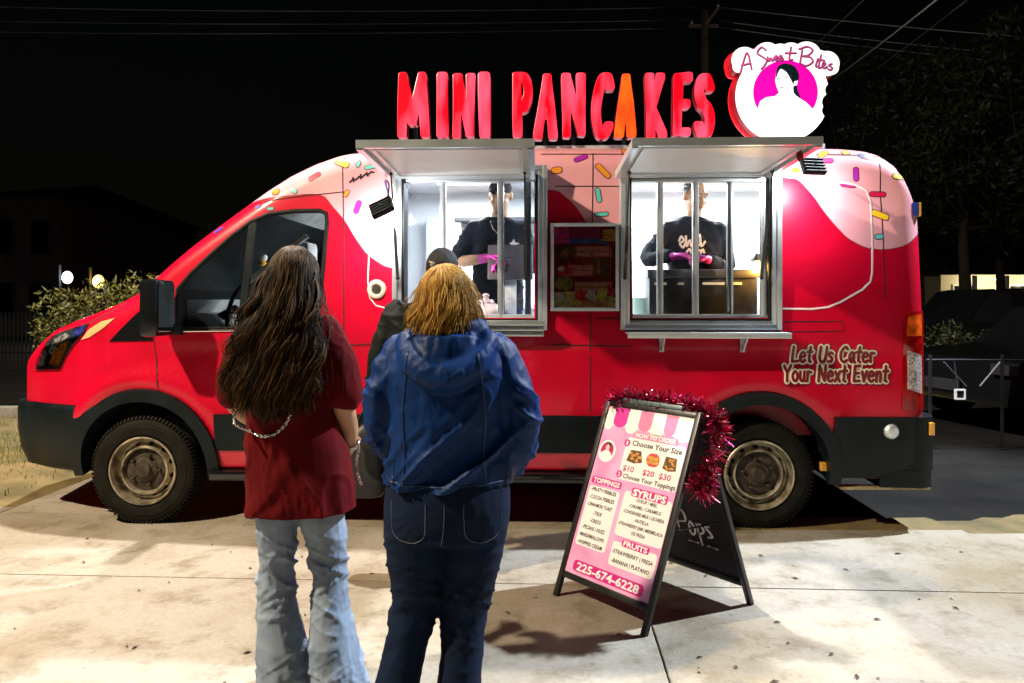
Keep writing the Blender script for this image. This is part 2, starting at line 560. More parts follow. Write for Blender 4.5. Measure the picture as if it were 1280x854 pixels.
def tumble(z, u):
    t = 0.0
    if z > 1.28: t += .105 * ((z - 1.28) / 1.1) ** 1.35
    if z < .62: t += .05 * ((.62 - z) / .3) ** 2
    # a soft body crease above the belt line
    t += .010 * math.exp(-((z - 1.12) / .05) ** 2) * (1 if -2.3 < u < 2.5 else .3)
    for uw in (-2.43, 1.58):
        if z > .60 and abs(u - uw) < .9:
            t -= .022 * math.exp(-((math.hypot(u - uw, z - .375) - .585) / .055) ** 2) * min(1, (z - .60) / .12)
    t += .012 * math.exp(-((z - 1.02) / .03) ** 2) * (1 if -1.0 < u < 2.45 else 0) * .0
    return t
def ysurf(u, z):
    zt, r = ztop(u), rcor(u)
    y = yin(u) + tumble(min(z, zt), u)
    if z > zt - r:
        t = min(1.0, (z - (zt - r)) / r); y += r * (1 - math.sqrt(max(0, 1 - t * t)))
    return y
def surf(u, z, off=0.0):
    e = .01
    y = ysurf(u, z)
    du = (ysurf(u + e, z) - ysurf(u - e, z)) / (2 * e); dz = (ysurf(u, z + e) - ysurf(u, z - e)) / (2 * e)
    du = max(-2.5, min(2.5, du)); dz = max(-2.5, min(2.5, dz))
    n = Vector((du, -1, dz)).normalized()
    return Vector((u, y, z)) + n * off
def spix(px, py):
    """image point -> (u, z) on the truck's near flank"""
    y = 0.0
    for _ in range(5):
        u, z = vpix(px, py, y); y = ysurf(u, z)
    return u, z

# ---- paint: red with pink icing drips
def paint():
    m = bpy.data.materials.new('truck_vinyl_wrap'); m.use_nodes = True
    nt = m.node_tree; b = nt.nodes['Principled BSDF']; L = nt.links.new
    tc = nt.nodes.new('ShaderNodeTexCoord'); sx = nt.nodes.new('ShaderNodeSeparateXYZ'); L(tc.outputs['Object'], sx.inputs[0])
    U0, U1, Z0, Z1 = -3.6, 3.0, .8, 2.8
    mr = nt.nodes.new('ShaderNodeMapRange'); mr.inputs[1].default_value = U0; mr.inputs[2].default_value = U1
    L(sx.outputs[0], mr.inputs[0])
    fc = nt.nodes.new('ShaderNodeFloatCurve'); L(mr.outputs[0], fc.inputs['Value'])
    cv = fc.mapping.curves[0]
    edge_px = [(20, 310), (150, 330), (232, 312), (262, 290), (296, 263), (326, 250), (360, 245), (400, 244), (415, 258), (430, 275), (447, 302), (468, 325), (495, 336), (560, 330),
               (625, 268), (662, 245), (690, 238), (706, 246), (722, 262), (736, 285), (748, 306), (775, 325), (830, 320), (900, 262), (950, 228), (985, 222), (1010, 238), (1028, 262),
               (1046, 284), (1068, 303), (1095, 312), (1122, 310), (1145, 296), (1156, 280)]
    pts = []
    for px, py in edge_px:
        u, z = spix(px, py); pts.append(((u - U0) / (U1 - U0), (z - Z0) / (Z1 - Z0)))
    while len(cv.points) < len(pts): cv.points.new(.5, .5)
    for q, p in zip(cv.points, pts): q.location = p; q.handle_type = 'AUTO'
    fc.mapping.update()
    mz = nt.nodes.new('ShaderNodeMapRange'); mz.inputs[1].default_value = 0; mz.inputs[2].default_value = 1; mz.inputs[3].default_value = Z0; mz.inputs[4].default_value = Z1
    L(fc.outputs[0], mz.inputs[0])
    d = nt.nodes.new('ShaderNodeMath'); d.operation = 'SUBTRACT'; L(sx.outputs[2], d.inputs[0]); L(mz.outputs[0], d.inputs[1])
    st = nt.nodes.new('ShaderNodeMapRange'); st.inputs[1].default_value = -.001; st.inputs[2].default_value = .001; L(d.outputs[0], st.inputs[0])
    # colours
    n = nt.nodes.new('ShaderNodeTexNoise'); n.inputs['Scale'].default_value = 3.0; n.inputs['Detail'].default_value = 6; L(tc.outputs['Object'], n.inputs['Vector'])
    rr = nt.nodes.new('ShaderNodeValToRGB'); rr.color_ramp.elements[0].color = (.44, .0006, .016, 1); rr.color_ramp.elements[1].color = (.55, .001, .026, 1)
    rr.color_ramp.elements[0].position = .35; rr.color_ramp.elements[1].position = .65; L(n.outputs[0], rr.inputs[0])
    rp = nt.nodes.new('ShaderNodeValToRGB'); rp.color_ramp.elements[0].color = (.66, .29, .33, 1); rp.color_ramp.elements[1].color = (.74, .35, .39, 1)
    rp.color_ramp.elements[0].position = .35; rp.color_ramp.elements[1].position = .65; L(n.outputs[0], rp.inputs[0])
    mx = nt.nodes.new('ShaderNodeMix'); mx.data_type = 'RGBA'; L(st.outputs[0], mx.inputs[0]); L(rr.outputs[0], mx.inputs[6]); L(rp.outputs[0], mx.inputs[7])
    ab = nt.nodes.new('ShaderNodeMath'); ab.operation = 'ABSOLUTE'; L(d.outputs[0], ab.inputs[0])
    ol = nt.nodes.new('ShaderNodeMapRange'); ol.inputs[1].default_value = .003; ol.inputs[2].default_value = .0045; ol.inputs[3].default_value = .75; ol.inputs[4].default_value = 0; L(ab.outputs[0], ol.inputs[0])
    m2 = nt.nodes.new('ShaderNodeMix'); m2.data_type = 'RGBA'; L(ol.outputs[0], m2.inputs[0]); L(mx.outputs[2], m2.inputs[6]); m2.inputs[7].default_value = (.10, .002, .02, 1)
    L(m2.outputs[2], b.inputs['Base Color'])
    b.inputs['Roughness'].default_value = .38; b.inputs['Specular IOR Level'].default_value = .2; b.inputs['Coat Weight'].default_value = .45; b.inputs['Coat Roughness'].default_value = .07
    n2 = nt.nodes.new('ShaderNodeTexNoise'); n2.inputs['Scale'].default_value = 5.0; n2.inputs['Detail'].default_value = 2; L(tc.outputs['Object'], n2.inputs['Vector'])
    bp = nt.nodes.new('ShaderNodeBump'); bp.inputs['Strength'].default_value = .06; bp.inputs['Distance'].default_value = .02
    L(n2.outputs[0], bp.inputs['Height']); L(bp.outputs[0], b.inputs['Normal']); L(bp.outputs[0], b.inputs['Coat Normal'])
    return m
M['paint'] = paint()
M['red_paint'] = mat('red_vinyl', (.52, .0012, .022), .34, coat=.7)

# ---- outer shell
us = list(np.linspace(UF, -2.2, 26)) + list(np.linspace(-2.2, -.7, 34))[1:] + list(np.linspace(-.7, UR - .16, 44))[1:] + list(np.linspace(UR - .16, UR, 12))[1:]
v, f = [], []
NZ, NA, NT = 30, 9, 5
nring = 0
for u in us:
    zt, r, zb = ztop(u), rcor(u), zbot(u)
    half = []
    for k in range(NZ):
        z = zb + (zt - r - zb) * k / (NZ - 1); half.append((ysurf(u, z), z))
    for k in range(1, NA + 1):
        z = zt - r + r * math.sin(math.pi / 2 * k / NA); half.append((ysurf(u, z), z))
    y0 = half[-1][0]
    for k in range(1, NT + 1):
        t = k / NT; half.append((y0 + (YC - y0) * t, zt + .035 * (1 - (1 - t) ** 2)))
    ring = half + [(2 * YC - y, z) for y, z in half[:-1][::-1]]
    nring = len(ring)
    v += [(u, y, z) for y, z in ring]
for i in range(len(us) - 1):
    for k in range(nring):
        l = (k + 1) % nring
        f.append((i * nring + k, i * nring + l, (i + 1) * nring + l, (i + 1) * nring + k))
f.append(tuple(range(nring))[::-1]); f.append(tuple((len(us) - 1) * nring + k for k in range(nring)))
shell = mesh_of('body', v, f, M['paint'], 40)
bm = bmesh.new(); bm.from_mesh(shell); bmesh.ops.recalc_face_normals(bm, faces=bm.faces); bm.to_mesh(shell); bm.free()
body = link('body', shell, van)

cutters = []
def cutter(mb, m):
    o = mb.build('cutter', m, van); cutters.append(o)
def uzprism(px_poly, y0, y1, m, surf_y=0.0):
    poly = [vpix(px, py, surf_y) for px, py in px_poly]
    mb = MB(); mb.prism(poly, lambda a, b: Vector((a, y0, b)), lambda a, b: Vector((a, y1, b))); cutter(mb, m)
M['cab_trim'] = mat('grey_cab_trim', (.40, .42, .42), .7, var=.3)
KX0, KX1, KY0, KY1, KZ0, KZ1 = -.98, 2.42, .19, 1.81, .58, 2.43
mb = MB(); mb.box(KX0, KX1, KY0, KY1, KZ0, KZ1); cutter(mb, M['interior'])
uzprism([(212, 540), (212, 402), (236, 372), (318, 288), (365, 255), (400, 240), (424, 236), (424, 540)], .15, 1.85, M['cab_trim'], .15)
mb = MB(); mb.box(-1.4, -.9, .55, 1.45, .62, 2.15); cutter(mb, M['interior'])  # opening added through the bulkhead so kitchen light spills into the cab
LW = (505, 668, 226, 397); RW = (789, 962, 226, 397)
for w in (LW, RW):
    uzprism([(w[0], w[2]), (w[1], w[2]), (w[1], w[3]), (w[0], w[3])], -.2, .4, M['alu_soft'], .08)
CABWIN = [(224, 411), (224, 362), (240, 342), (265, 317), (290, 294), (312, 277), (334, 267), (365, 263), (398, 262.5), (406, 266), (408, 276), (405, 330), (400, 400), (396, 408)]
uzprism(CABWIN, -.2, 2.2, M['black_plastic'], .04)
wsh = [vpix(206, 362, .3), vpix(330, 258, .3), vpix(318, 232, .3), vpix(188, 336, .3)]
mb = MB(); mb.prism(wsh, lambda a, b: Vector((a, .22, b)), lambda a, b: Vector((a, 1.78, b))); cutter(mb, M['black_plastic'])
UFW = vpix(177, 585, 0)[0]; URW = vpix(951, 600, 0)[0]
for uw in (UFW, URW):
    for y0, y1 in ((-.2, .42), (1.58, 2.2)):
        mb = MB(); mb.lathe([(.445, y0), (.445, y1)], 48, mat=Matrix.Translation((uw, 0, .375)) @ Matrix.Rotation(R(-90), 4, 'X')); cutter(mb, M['black'])
for c in cutters:
    md = body.modifiers.new('b', 'BOOLEAN'); md.operation = 'DIFFERENCE'; md.object = c; md.solver = 'EXACT'; md.material_mode = 'TRANSFER'
dg = bpy.context.evaluated_depsgraph_get()
nb = bpy.data.meshes.new_from_object(body.evaluated_get(dg)); nb.name = 'body'
body.modifiers.clear(); body.data = nb
nb.set_sharp_from_angle(angle=R(35))
for c in cutters: bpy.data.objects.remove(c)

# ---- pieces that follow the flank
def patch(name, poly, m, parent=van, off=.006, thick=.012, step=.07, smooth=40, px=True, mi_side=None):
    """a thin raised piece with outline poly laid on the flank"""
    if px: poly = [spix(*p) for p in poly]
    bm = bmesh.new()
    vs = [bm.verts.new((p[0], 0, p[1])) for p in poly]
    fc = bm.faces.new(vs)
    us_ = [p[0] for p in poly]; zs_ = [p[1] for p in poly]
    for a0, a1, ax in ((min(us_), max(us_), 0), (min(zs_), max(zs_), 2)):
        k = int((a1 - a0) / step)
        for i in range(1, k + 1):
            co = [0, 0, 0]; no = [0, 0, 0]; co[ax] = a0 + (a1 - a0) * i / (k + 1); no[ax] = 1
            bmesh.ops.bisect_plane(bm, geom=bm.verts[:] + bm.edges[:] + bm.faces[:], plane_co=co, plane_no=no)
    return _wrap(bm, name, m, parent, off, thick, smooth)
def _wrap(bm, name, m, parent, off, thick, smooth):
    bm.verts.ensure_lookup_table()
    top = {q: surf(q.co.x, q.co.z, off) for q in bm.verts}
    bot = {q: surf(q.co.x, q.co.z, off - thick) for q in bm.verts}
    bed = [e for e in bm.edges if len(e.link_faces) == 1]
    new = {}
    for e in bed:
        for q in e.verts:
            if q not in new: new[q] = bm.verts.new(bot[q])
    for e in bed:
        a, b = e.verts
        bm.faces.new((a, b, new[b], new[a]))
    for q, p in top.items(): q.co = p
    bmesh.ops.recalc_face_normals(bm, faces=bm.faces)
    # outward = -y
    s = sum(fc.normal.y * fc.calc_area() for fc in bm.faces)
    if s > 0: bmesh.ops.reverse_faces(bm, faces=bm.faces)
    me = bpy.data.meshes.new(name); bm.to_mesh(me); bm.free()
    me.materials.append(m)
    me.polygons.foreach_set('use_smooth', [True] * len(me.polygons)); me.set_sharp_from_angle(angle=R(smooth))
    return link(name, me, parent)
def lay(name, v2, f2, u0, z0, m, parent=van, off=.003, rot=0.0):
    """lay flat lettering on the flank"""
    c, s = math.cos(rot), math.sin(rot)
    v = [surf(u0 + p.x * c - p.y * s, z0 + p.x * s + p.y * c, off) for p in v2]
    return link(name, mesh_of(name, v, f2, m), parent)
def line_patch(name, pxs, w, m, parent=van, off=.0015, n=14, px=True):
    """a thin line (panel gap, pinstripe) on the flank"""
    pts = [spix(*p) for p in pxs] if px else pxs
    P_ = []
    for a, b in zip(pts[:-1], pts[1:]):
        k = max(1, int(math.hypot(b[0] - a[0], b[1] - a[1]) / .04))
        P_ += [(a[0] + (b[0] - a[0]) * i / k, a[1] + (b[1] - a[1]) * i / k) for i in range(k)]
    P_.append(pts[-1])
    v, f = [], []
    for i, p in enumerate(P_):
        a, b = P_[max(i - 1, 0)], P_[min(i + 1, len(P_) - 1)]
        dx, dz = b[0] - a[0], b[1] - a[1]; l = math.hypot(dx, dz) + 1e-9
        nx_, nz_ = -dz / l * w / 2, dx / l * w / 2
        v += [surf(p[0] + nx_, p[1] + nz_, off), surf(p[0], p[1], off + w * .18), surf(p[0] - nx_, p[1] - nz_, off)]
    for i in range(len(P_) - 1):
        f += [(i * 3, i * 3 + 1, i * 3 + 4, i * 3 + 3), (i * 3 + 1, i * 3 + 2, i * 3 + 5, i * 3 + 4)]
    me = mesh_of(name, v, f, m, 60)
    bm = bmesh.new(); bm.from_mesh(me); bmesh.ops.recalc_face_normals(bm, faces=bm.faces)
    if sum(fc.normal.y for fc in bm.faces) > 0: bmesh.ops.reverse_faces(bm, faces=bm.faces)
    bm.to_mesh(me); bm.free()
    return link(name, me, parent)

# panel gaps
for pl in ([(192, 374), (193, 430), (196, 470), (200, 500)], [(431, 197), (430, 300), (430, 420), (431, 515)], [(741, 192), (740, 300), (738, 420), (738, 515)],
           [(1098, 200), (1100, 240), (1104, 300), (1106, 372)], [(432, 193), (480, 191)], [(676, 193), (800, 193)], [(326, 253), (350, 249), (380, 245), (430, 240)],
           [(694, 233), (776, 233)], [(745, 398), (776, 398)], [(690, 431), (790, 433)], [(1020, 193), (1098, 196)], [(432, 432), (465, 430)]):
    line_patch('panel_seam', pl, .007, M['seam'])
# pressed outlines of the blank side windows, lamp highlight painted on in pale colour
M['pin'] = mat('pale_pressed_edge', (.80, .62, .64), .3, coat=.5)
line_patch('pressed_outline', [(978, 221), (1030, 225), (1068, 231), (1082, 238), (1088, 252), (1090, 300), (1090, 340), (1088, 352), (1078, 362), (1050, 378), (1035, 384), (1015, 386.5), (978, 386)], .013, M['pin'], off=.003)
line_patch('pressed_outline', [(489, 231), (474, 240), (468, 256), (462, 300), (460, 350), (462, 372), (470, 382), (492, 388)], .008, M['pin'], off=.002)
# recess above the rear arch
line_patch('panel_seam', [(980, 402), (1054, 402), (1055, 414), (980, 415)], .006, M['seam'])

# lower cladding, in black plastic with the red band between
arch_c = [(uw, .375) for uw in (UFW, URW)]
def arch_poly(uw, r0, r1, a0, a1, n=26, zx=1.0):
    o = [(uw + r1 * math.cos(R(a0 + (a1 - a0) * i / n)), .375 + r1 * zx * math.sin(R(a0 + (a1 - a0) * i / n))) for i in range(n + 1)]
    i_ = [(uw + r0 * math.cos(R(a1 - (a1 - a0) * i / n)), .375 + r0 * math.sin(R(a1 - (a1 - a0) * i / n))) for i in range(n + 1)]
    return o + i_
for uw in (UFW, URW):
    patch('wheel_arch_trim', arch_poly(uw, .438, .515, -8, 188, zx=1.02), M['black_plastic'], off=.034, thick=.15, px=False, step=.05)
ZB1 = .735
def band(u0, u1, z0, z1, m, name, off=.012):
    return patch(name, [(u0, z0), (u1, z0), (u1, z1), (u0, z1)], m, off=off, thick=.03, px=False, step=.12)
uA = UFW + .49; uB = URW - .49; uC = URW + .49; u738 = spix(738, 540)[0]; u430 = spix(430, 540)[0]
for a, b in ((uA, u430 - .004), (u430 + .004, u738 - .004), (u738 + .004, uB)):
    band(a, b, .50, ZB1, M['black_plastic'], 'side_cladding', .016)
band(uA, uB, .385, .494, M['red_paint'], 'sill_panel', .008)
mb = MB(); mb.box(uA - .03, uB + .03, -.03, .16, .30, .365, bev=.015); mb.build('side_step', M['black_gloss'], van, smooth=40)
# rear bumper with corner
ub = URW + .455
patch('rear_quarter_cladding', [(ub, .345), (UR - .10, .345), (UR - .10, ZB1 + .002), (ub - .0, ZB1 + .002)], M['black_plastic'], off=.016, thick=.04, px=False)
rbm = MB()
prof = [(UR - .30, .02), (UR - .05, .0), (UR + .03, .04), (UR + .07, .14), (UR + .07, 1.86), (UR + .03, 1.96), (UR - .05, 2.0), (UR - .30, 1.98)]
rbm.prism(prof, lambda a, b: Vector((a, b, .285)), lambda a, b: Vector((a, b, .395)))
prof2 = [(UR - .16, .012), (UR - .04, .0), (UR + .04, .04), (UR + .08, .14), (UR + .08, 1.86), (UR + .04, 1.96), (UR - .04, 2.0), (UR - .16, 1.988)]
rbm.prism(prof2, lambda a, b: Vector((a, b, .397)), lambda a, b: Vector((a, b, ZB1)))
rb = rbm.build('rear_bumper', M['black_plastic'], van, smooth=35)
M['amber'] = mat('amber_reflector', (.75, .36, .04), .25, coat=.5)
lowlip = MB(); lowlip.prism([(uC + .02, .01), (UR + .02, .03), (UR + .02, .10), (uC + .02, .10)], lambda a, b: Vector((a, b, .270)), lambda a, b: Vector((a, b, .284)))
M['dusty_lip'] = mat('dusty_metal_edge', (.42, .34, .18), .6, .3, var=.4, vscale=20)
lowlip.build('bumper_lip', M['dusty_lip'], rb)
mf = MB(); mf.box(URW + .40, URW + .475, .06, .10, .375, .43, bev=.006); mf.build('reflector', M['amber'], van)
u, z = spix(1113, 539)
mb = MB(); mb.lathe([(0, .03), (.026, .028), (.042, .016), (.05, 0), (.05, -.02)], 24, mat=Matrix.Translation(surf(u, z, .012)) @ Matrix.Rotation(R(90), 4, 'X'))
mb.build('parking_sensor_cap', M['alu_soft'], rb, smooth=35)
mb = MB(); mb.box(UR + .004, UR + .036, .006, .05, .62, .70, bev=.004); mb.build('reflector', M['amber'], rb)
# front bumper: wraps round the nose
fb = MB()
lv = [(.30, .26), (.33, .06), (.44, .015), (.58, .0), (.72, .0), (.775, .02)]
v, f = [], []
NU = 18
for z, ins in lv:
    for k in range(NU + 1):
        t = k / NU
        ua_ = UFW - math.sqrt(max(.49 ** 2 - (z - .375) ** 2, .05)); uc_ = UF + .07
        if t < .6:
            u = ua_ + (uc_ - ua_) * t / .6; y = ysurf(u, min(z, .6)) - .016 + ins * .25
        else:
            a = (t - .6) / .4 * math.pi / 2; y0 = ysurf(uc_, min(z, .6)) - .016 + ins * .25; rr_ = .175 - ins * .6
            u = uc_ - rr_ * math.sin(a); y = y0 + .10 * (1 - math.cos(a)) + .03 * math.sin(a)
        v.append((u, y, z))
    v.append((UF - .20 + ins * .6, YC, z)); 
W_ = NU + 2
for i in range(len(lv) - 1):
    for k in range(W_ - 1): f.append((i * W_ + k, i * W_ + k + 1, (i + 1) * W_ + k + 1, (i + 1) * W_ + k))
n0 = len(v); v += [(p[0], 2 * YC - p[1], p[2]) for p in v]; f += [tuple(q + n0 for q in p[::-1]) for p in f]
fb.add(v, f); fbo = fb.build('front_bumper', M['black_plastic'], van, smooth=50)
md = fbo.modifiers.new('s', 'SOLIDIFY'); md.thickness = .02; md.offset = -1

# headlight, with lens pieces and marker
HL = [(45, 462), (50, 447), (58, 430), (67, 421), (85, 413), (112, 405), (106, 416), (92, 430), (84, 443), (76, 461)]
M['lamp_dark'] = mat('headlamp_housing', (.02, .03, .035), .2, var=.8, vscale=14, coat=1)
hl = patch('headlight', HL, M['lamp_dark'], off=.008, thick=.03, step=.03)
M['lamp_blue'] = mat('lens_blue_glint', (.05, .06, .40), .12, .3, coat=1, var=.8, vscale=40)
M['lamp_amber'] = mat('lens_amber', (.55, .17, .012), .2, var=.8, vscale=40, coat=1)
M['lamp_clear'] = mat('lens_clear', (.65, .70, .75), .1, .6, var=.95, vscale=38, coat=1)
patch('lens', [(95, 412), (110, 406.5), (104, 416), (92, 424)], M['lamp_blue'], hl, off=.0105, thick=.006, step=.03)
patch('lens', [(63, 455), (68, 442), (78, 430), (88, 426), (82, 440), (74, 458)], M['lamp_amber'], hl, off=.0105, thick=.006, step=.03)
patch('lens', [(62, 440), (70, 424), (84, 417), (88, 420), (76, 430), (66, 444)], M['lamp_clear'], hl, off=.0105, thick=.006, step=.03)
patch('lens', [(48, 457), (52, 445), (58, 436), (60, 442), (56, 457)], M['lamp_clear'], hl, off=.0105, thick=.006, step=.03)
patch('turn_marker', [(102, 425), (112, 412), (128, 402), (144, 398), (130, 410), (112, 422)], mat('pale_amber', (.75, .40, .18), .25, coat=1), off=.006, thick=.012, step=.04)
patch('lens_cover', HL, glass_mat('lamp_cover', (.98, .99, 1), .05), hl, off=.016, thick=.004, step=.03)
# hood shut line and the black quarter panel in front of the door
line_patch('panel_seam', [(112, 404), (124, 398), (140, 389), (158, 379)], .008, M['seam'])
patch('quarter_panel', [(137, 427), (150, 413), (165, 398), (189, 376), (191, 377), (191, 426)], M['black_gloss'], off=.006, thick=.012, step=.05)

# ---- cab glass, trims, mirror, cab contents
def cabpane(y, name):
    poly = [vpix(px, py, .04) for px, py in CABWIN]
    mb = MB(); n = len(poly)
    ys_ = [(ysurf(p[0], p[1]) + .03) if y == 0 else (2 * YC - ysurf(p[0], p[1]) - .03) for p in poly]
    mb.add([Vector((p[0], q, p[1])) for p, q in zip(poly, ys_)], [tuple(range(n))])
    return mb.build(name, M['glass_cab'], van)
cabpane(0, 'door_glass'); cabpane(1, 'door_glass')
mb = MB()
pl = [surf(*vpix(px, py, .04), -.006) for px, py in CABWIN]
mb.tube(pl, .016, 8, closed=True); mb.build('window_rubber', M['black'], van, smooth=60)
mb = MB(); mb.bar(surf(*vpix(315, 276, .05), -.01), surf(*vpix(303, 411, .03), -.01), .045, .03, Vector((0, 1, 0))); mb.build('window_divider', M['black_plastic'], van)
mb = MB(); q = [Vector((a, .2, b)) for a, b in (vpix(203, 357, .3), vpix(328, 254, .3))]
mb.add([q[0], q[1], Vector((q[1].x, 1.8, q[1].z)), Vector((q[0].x, 1.8, q[0].z))], [(0, 1, 2, 3)]); mb.build('windshield', M['glass_cab'], van)
line_patch('window_sill_strip', [(222, 414), (300, 413), (396, 410)], .012, mat('chrome_strip', (.8, .8, .8), .15, 1.0), off=.008)  # bright metal strip stands in for the highlight along the window belt
# mirror
u0, z0 = vpix(200, 383, -.14)
mb = MB(); mb.box(u0 - .055, u0 + .06, -.30, -.06, z0 - .19, z0 + .17, bev=.03)
mi = mb.build('door_mirror', M['black_gloss'], van, smooth=40)
mb = MB(); mb.bar((u0 + .02, -.08, z0 - .14), (u0 + .04, .05, z0 - .18), .10, .05); mb.build('mirror_arm', M['black_plastic'], mi)
mb = MB(); mb.box(u0 + .058, u0 + .064, -.28, -.08, z0 - .16, z0 + .14); mb.build('mirror_glass', mat('mirror', (.5, .55, .55), .05, 1.0), mi)
# cab: dashboard, wheel, seat, mirror, ornament
ud, zd = vpix(232, 400, .5)
mb = MB(); mb.prism([(ud - .15, .95), (ud + .30, .95), (ud + .34, 1.28), (ud + .22, 1.38), (ud + .02, 1.40), (ud - .15, 1.34)], lambda a, b: Vector((a, .18, b)), lambda a, b: Vector((a, 1.82, b)))
mb.build('dashboard', M['cab_trim'], van, smooth=30)
cu_, cz_ = vpix(300, 385, .55)
ring = [Vector((cu_ + .10 * math.sin(a) * .5, .55 + .19 * math.cos(a), cz_ + .19 * math.sin(a) * .9)) for a in np.linspace(0, 2 * math.pi, 29)[:-1]]
mb = MB(); mb.tube(ring, .016, 8, closed=True); mb.bar((cu_ - .05, .55, cz_ - .02), ring[0], .02, .03); mb.bar((cu_ - .05, .55, cz_ - .02), ring[14], .02, .03)
mb.bar((cu_ - .25, .55, cz_ - .12), (cu_ - .02, .55, cz_), .05, .05); mb.build('steering_wheel', M['black_plastic'], van, smooth=60)
for yy in (.55, 1.45):
    su, sz = vpix(372, 420, yy)
    mb = MB(); mb.box(su - .02, su + .14, yy - .22, yy + .22, sz - .25, sz + .45, bev=.05); mb.box(su + .0, su + .12, yy - .12, yy + .12, sz + .47, sz + .68, bev=.04)
    mb.box(su - .42, su + .1, yy - .22, yy + .22, sz - .40, sz - .24, bev=.04)
    mb.build('seat', mat('seat_cloth', (.30, .31, .32), .9, var=.4), van, smooth=50)
ru, rz_ = vpix(330, 300, .9)
mb = MB(); mb.box(ru - .02, ru + .02, .78, 1.02, rz_ - .04, rz_ + .05, bev=.015); mb.bar((ru, .9, rz_), (ru - .02, .9, rz_ + .15), .02, .02); mb.build('rear_view_mirror', M['black_plastic'], van, smooth=50)
mb = MB(); mb.ell((ru, .88, rz_ - .14), (.035, .03, .035)); mb.tube([(ru, .88, rz_ - .02), (ru, .88, rz_ - .11)], .003, 6); oo = mb.build('hanging_charm', M['white'], van, smooth=60)
mb = MB(); mb.ell((ru, .872, rz_ - .185), (.03, .028, .022)); mb.build('charm_body', M['amber'], oo, smooth=60)
mb = MB(); a, b = vpix(385, 295, .3), vpix(310, 352, .3); mb.bar((a[0], .28, a[1]), (b[0], .32, b[1]), .03, .05, Vector((0, 1, 0))); mb.build('seat_belt', M['white_panel'], van)

# ---- wheels
def wheel():
    w = empty('wheel', parent=van)
    T = Matrix.Rotation(R(90), 4, 'X')
    mb = MB()
    mb.lathe([(.225, -.10), (.24, -.115), (.30, -.12), (.335, -.105), (.35, -.07), (.352, 0), (.35, .07), (.335, .105), (.315, .117), (.30, .118), (.295, .122), (.26, .122), (.24, .118), (.228, .105), (.226, .0)], 72, mat=T, caps=False)
    t = mb.build('tyre', M['black_rubber'], w, smooth=30)
    mb = MB()
    for k in range(84):
        a = 2 * math.pi * k / 84
        for dr in (.345,):
            c_ = Vector((dr * math.cos(a), -.092, dr * math.sin(a)))
            d_ = Vector((-math.sin(a), 0, math.cos(a)))
            mb.bar(c_ - d_ * .007, c_ + d_ * .007, .03, .018, Vector((math.cos(a), -.9, math.sin(a))))
    tag(mb.build('tread_blocks', M['black_rubber'], t), kind='stuff')
    mb = MB()
    mb.lathe([(.227, .118), (.222, .124), (.214, .122), (.208, .10), (.203, .07), (.195, .05), (.182, .052), (.168, .078), (.158, .094), (.148, .096), (.143, .088), (.140, .06)], 72, mat=T, caps=False)
    rim = mb.build('rim', M['steel'], w, smooth=45)
    mb = MB()
    mb.lathe([(.141, .064), (.12, .072), (.085, .070), (.078, .080), (.048, .086), (.045, .105), (.04, .11), (0, .11)], 48, mat=T)
    for k in range(5):
        a = 2 * math.pi * k / 5 + .3
        mb.lathe([(.012, .06), (.012, .095), (.007, .1), (0, .1)], 6, mat=T @ Matrix.Translation((.098 * math.cos(a), .098 * math.sin(a), 0)))
    mb.build('hub', M['hub'], w, smooth=35)
    for k in range(12):
        a = 2 * math.pi * k / 12 + .1
        mb = MB(); mb.lathe([(.0165, .0), (.0165, .001), (0, .001)], 16, mat=Matrix.Scale(1, 4))
        nrm = Vector((-math.cos(a) * .55, -.83, -math.sin(a) * .55))
        # holes lie on the sloping dish between rim and hub
        c_ = Vector((.176 * math.cos(a), -.066, .176 * math.sin(a)))
        x_, y_, d_ = frame(Vector((math.cos(a) * .86, -.5, math.sin(a) * .86)))
        mm_ = Matrix((x_, y_, d_)).transposed().to_4x4(); mm_.translation = c_
        hb = MB(); hb.add([mm_ @ p for p in mb.v], mb.f); hb.build('vent_hole', M['black'], rim)
    return w
w0 = wheel(); w0.location = (UFW, .125, .352); w0.rotation_euler = (0, .3, 0)
w1 = copy_tree(w0, van); w1.location = (URW, .15, .352); w1.rotation_euler = (0, 1.1, 0)
for uw in (UFW, URW):
    w2 = copy_tree(w0, van); w2.location = (uw, 1.875, .352); w2.rotation_euler = (0, .7, math.pi)

# ---- tail light and small markers at the rear corner
M['tail_red'] = mat('tail_lens_red', (.30, .003, .004), .12, coat=1, var=.4, vscale=20)
M['tail_orange'] = mat('tail_lens_amber', (.75, .10, .01), .12, coat=1, var=.5, vscale=25)
M['tail_clear'] = mat('tail_lens_clear', (.62, .55, .55), .15, .3, var=.6, vscale=60, coat=1)
def spx(px, py): return spix(px, py)
TL = [(1129, 396), (1136, 390), (1151, 388), (1152, 450), (1152, 512), (1127, 512)]
tl = patch('tail_light', TL, M['tail_red'], off=.012, thick=.03, step=.03)
patch('lens', [(1134, 396), (1149, 393), (1149.5, 420), (1132, 420)], M['tail_orange'], tl, off=.015, thick=.006, step=.03)
patch('lens', [(1134, 438), (1149, 444), (1149.5, 492), (1133, 486)], M['tail_clear'], tl, off=.015, thick=.006, step=.03)
mb = MB(); q = surf(*spix(1143, 262), .0); mb.box(q.x - .03, q.x + .025, q.y - .012, q.y + .06, q.z - .045, q.z + .045, bev=.008); mkr = mb.build('marker_lamp', mat('blue_lens', (.03, .06, .35), .15, coat=1), van, smooth=40)
mb = MB(); mb.box(q.x + .026, q.x + .04, q.y - .01, q.y + .05, q.z - .045, q.z + .045, bev=.004); mb.build('lens', M['amber'], mkr)

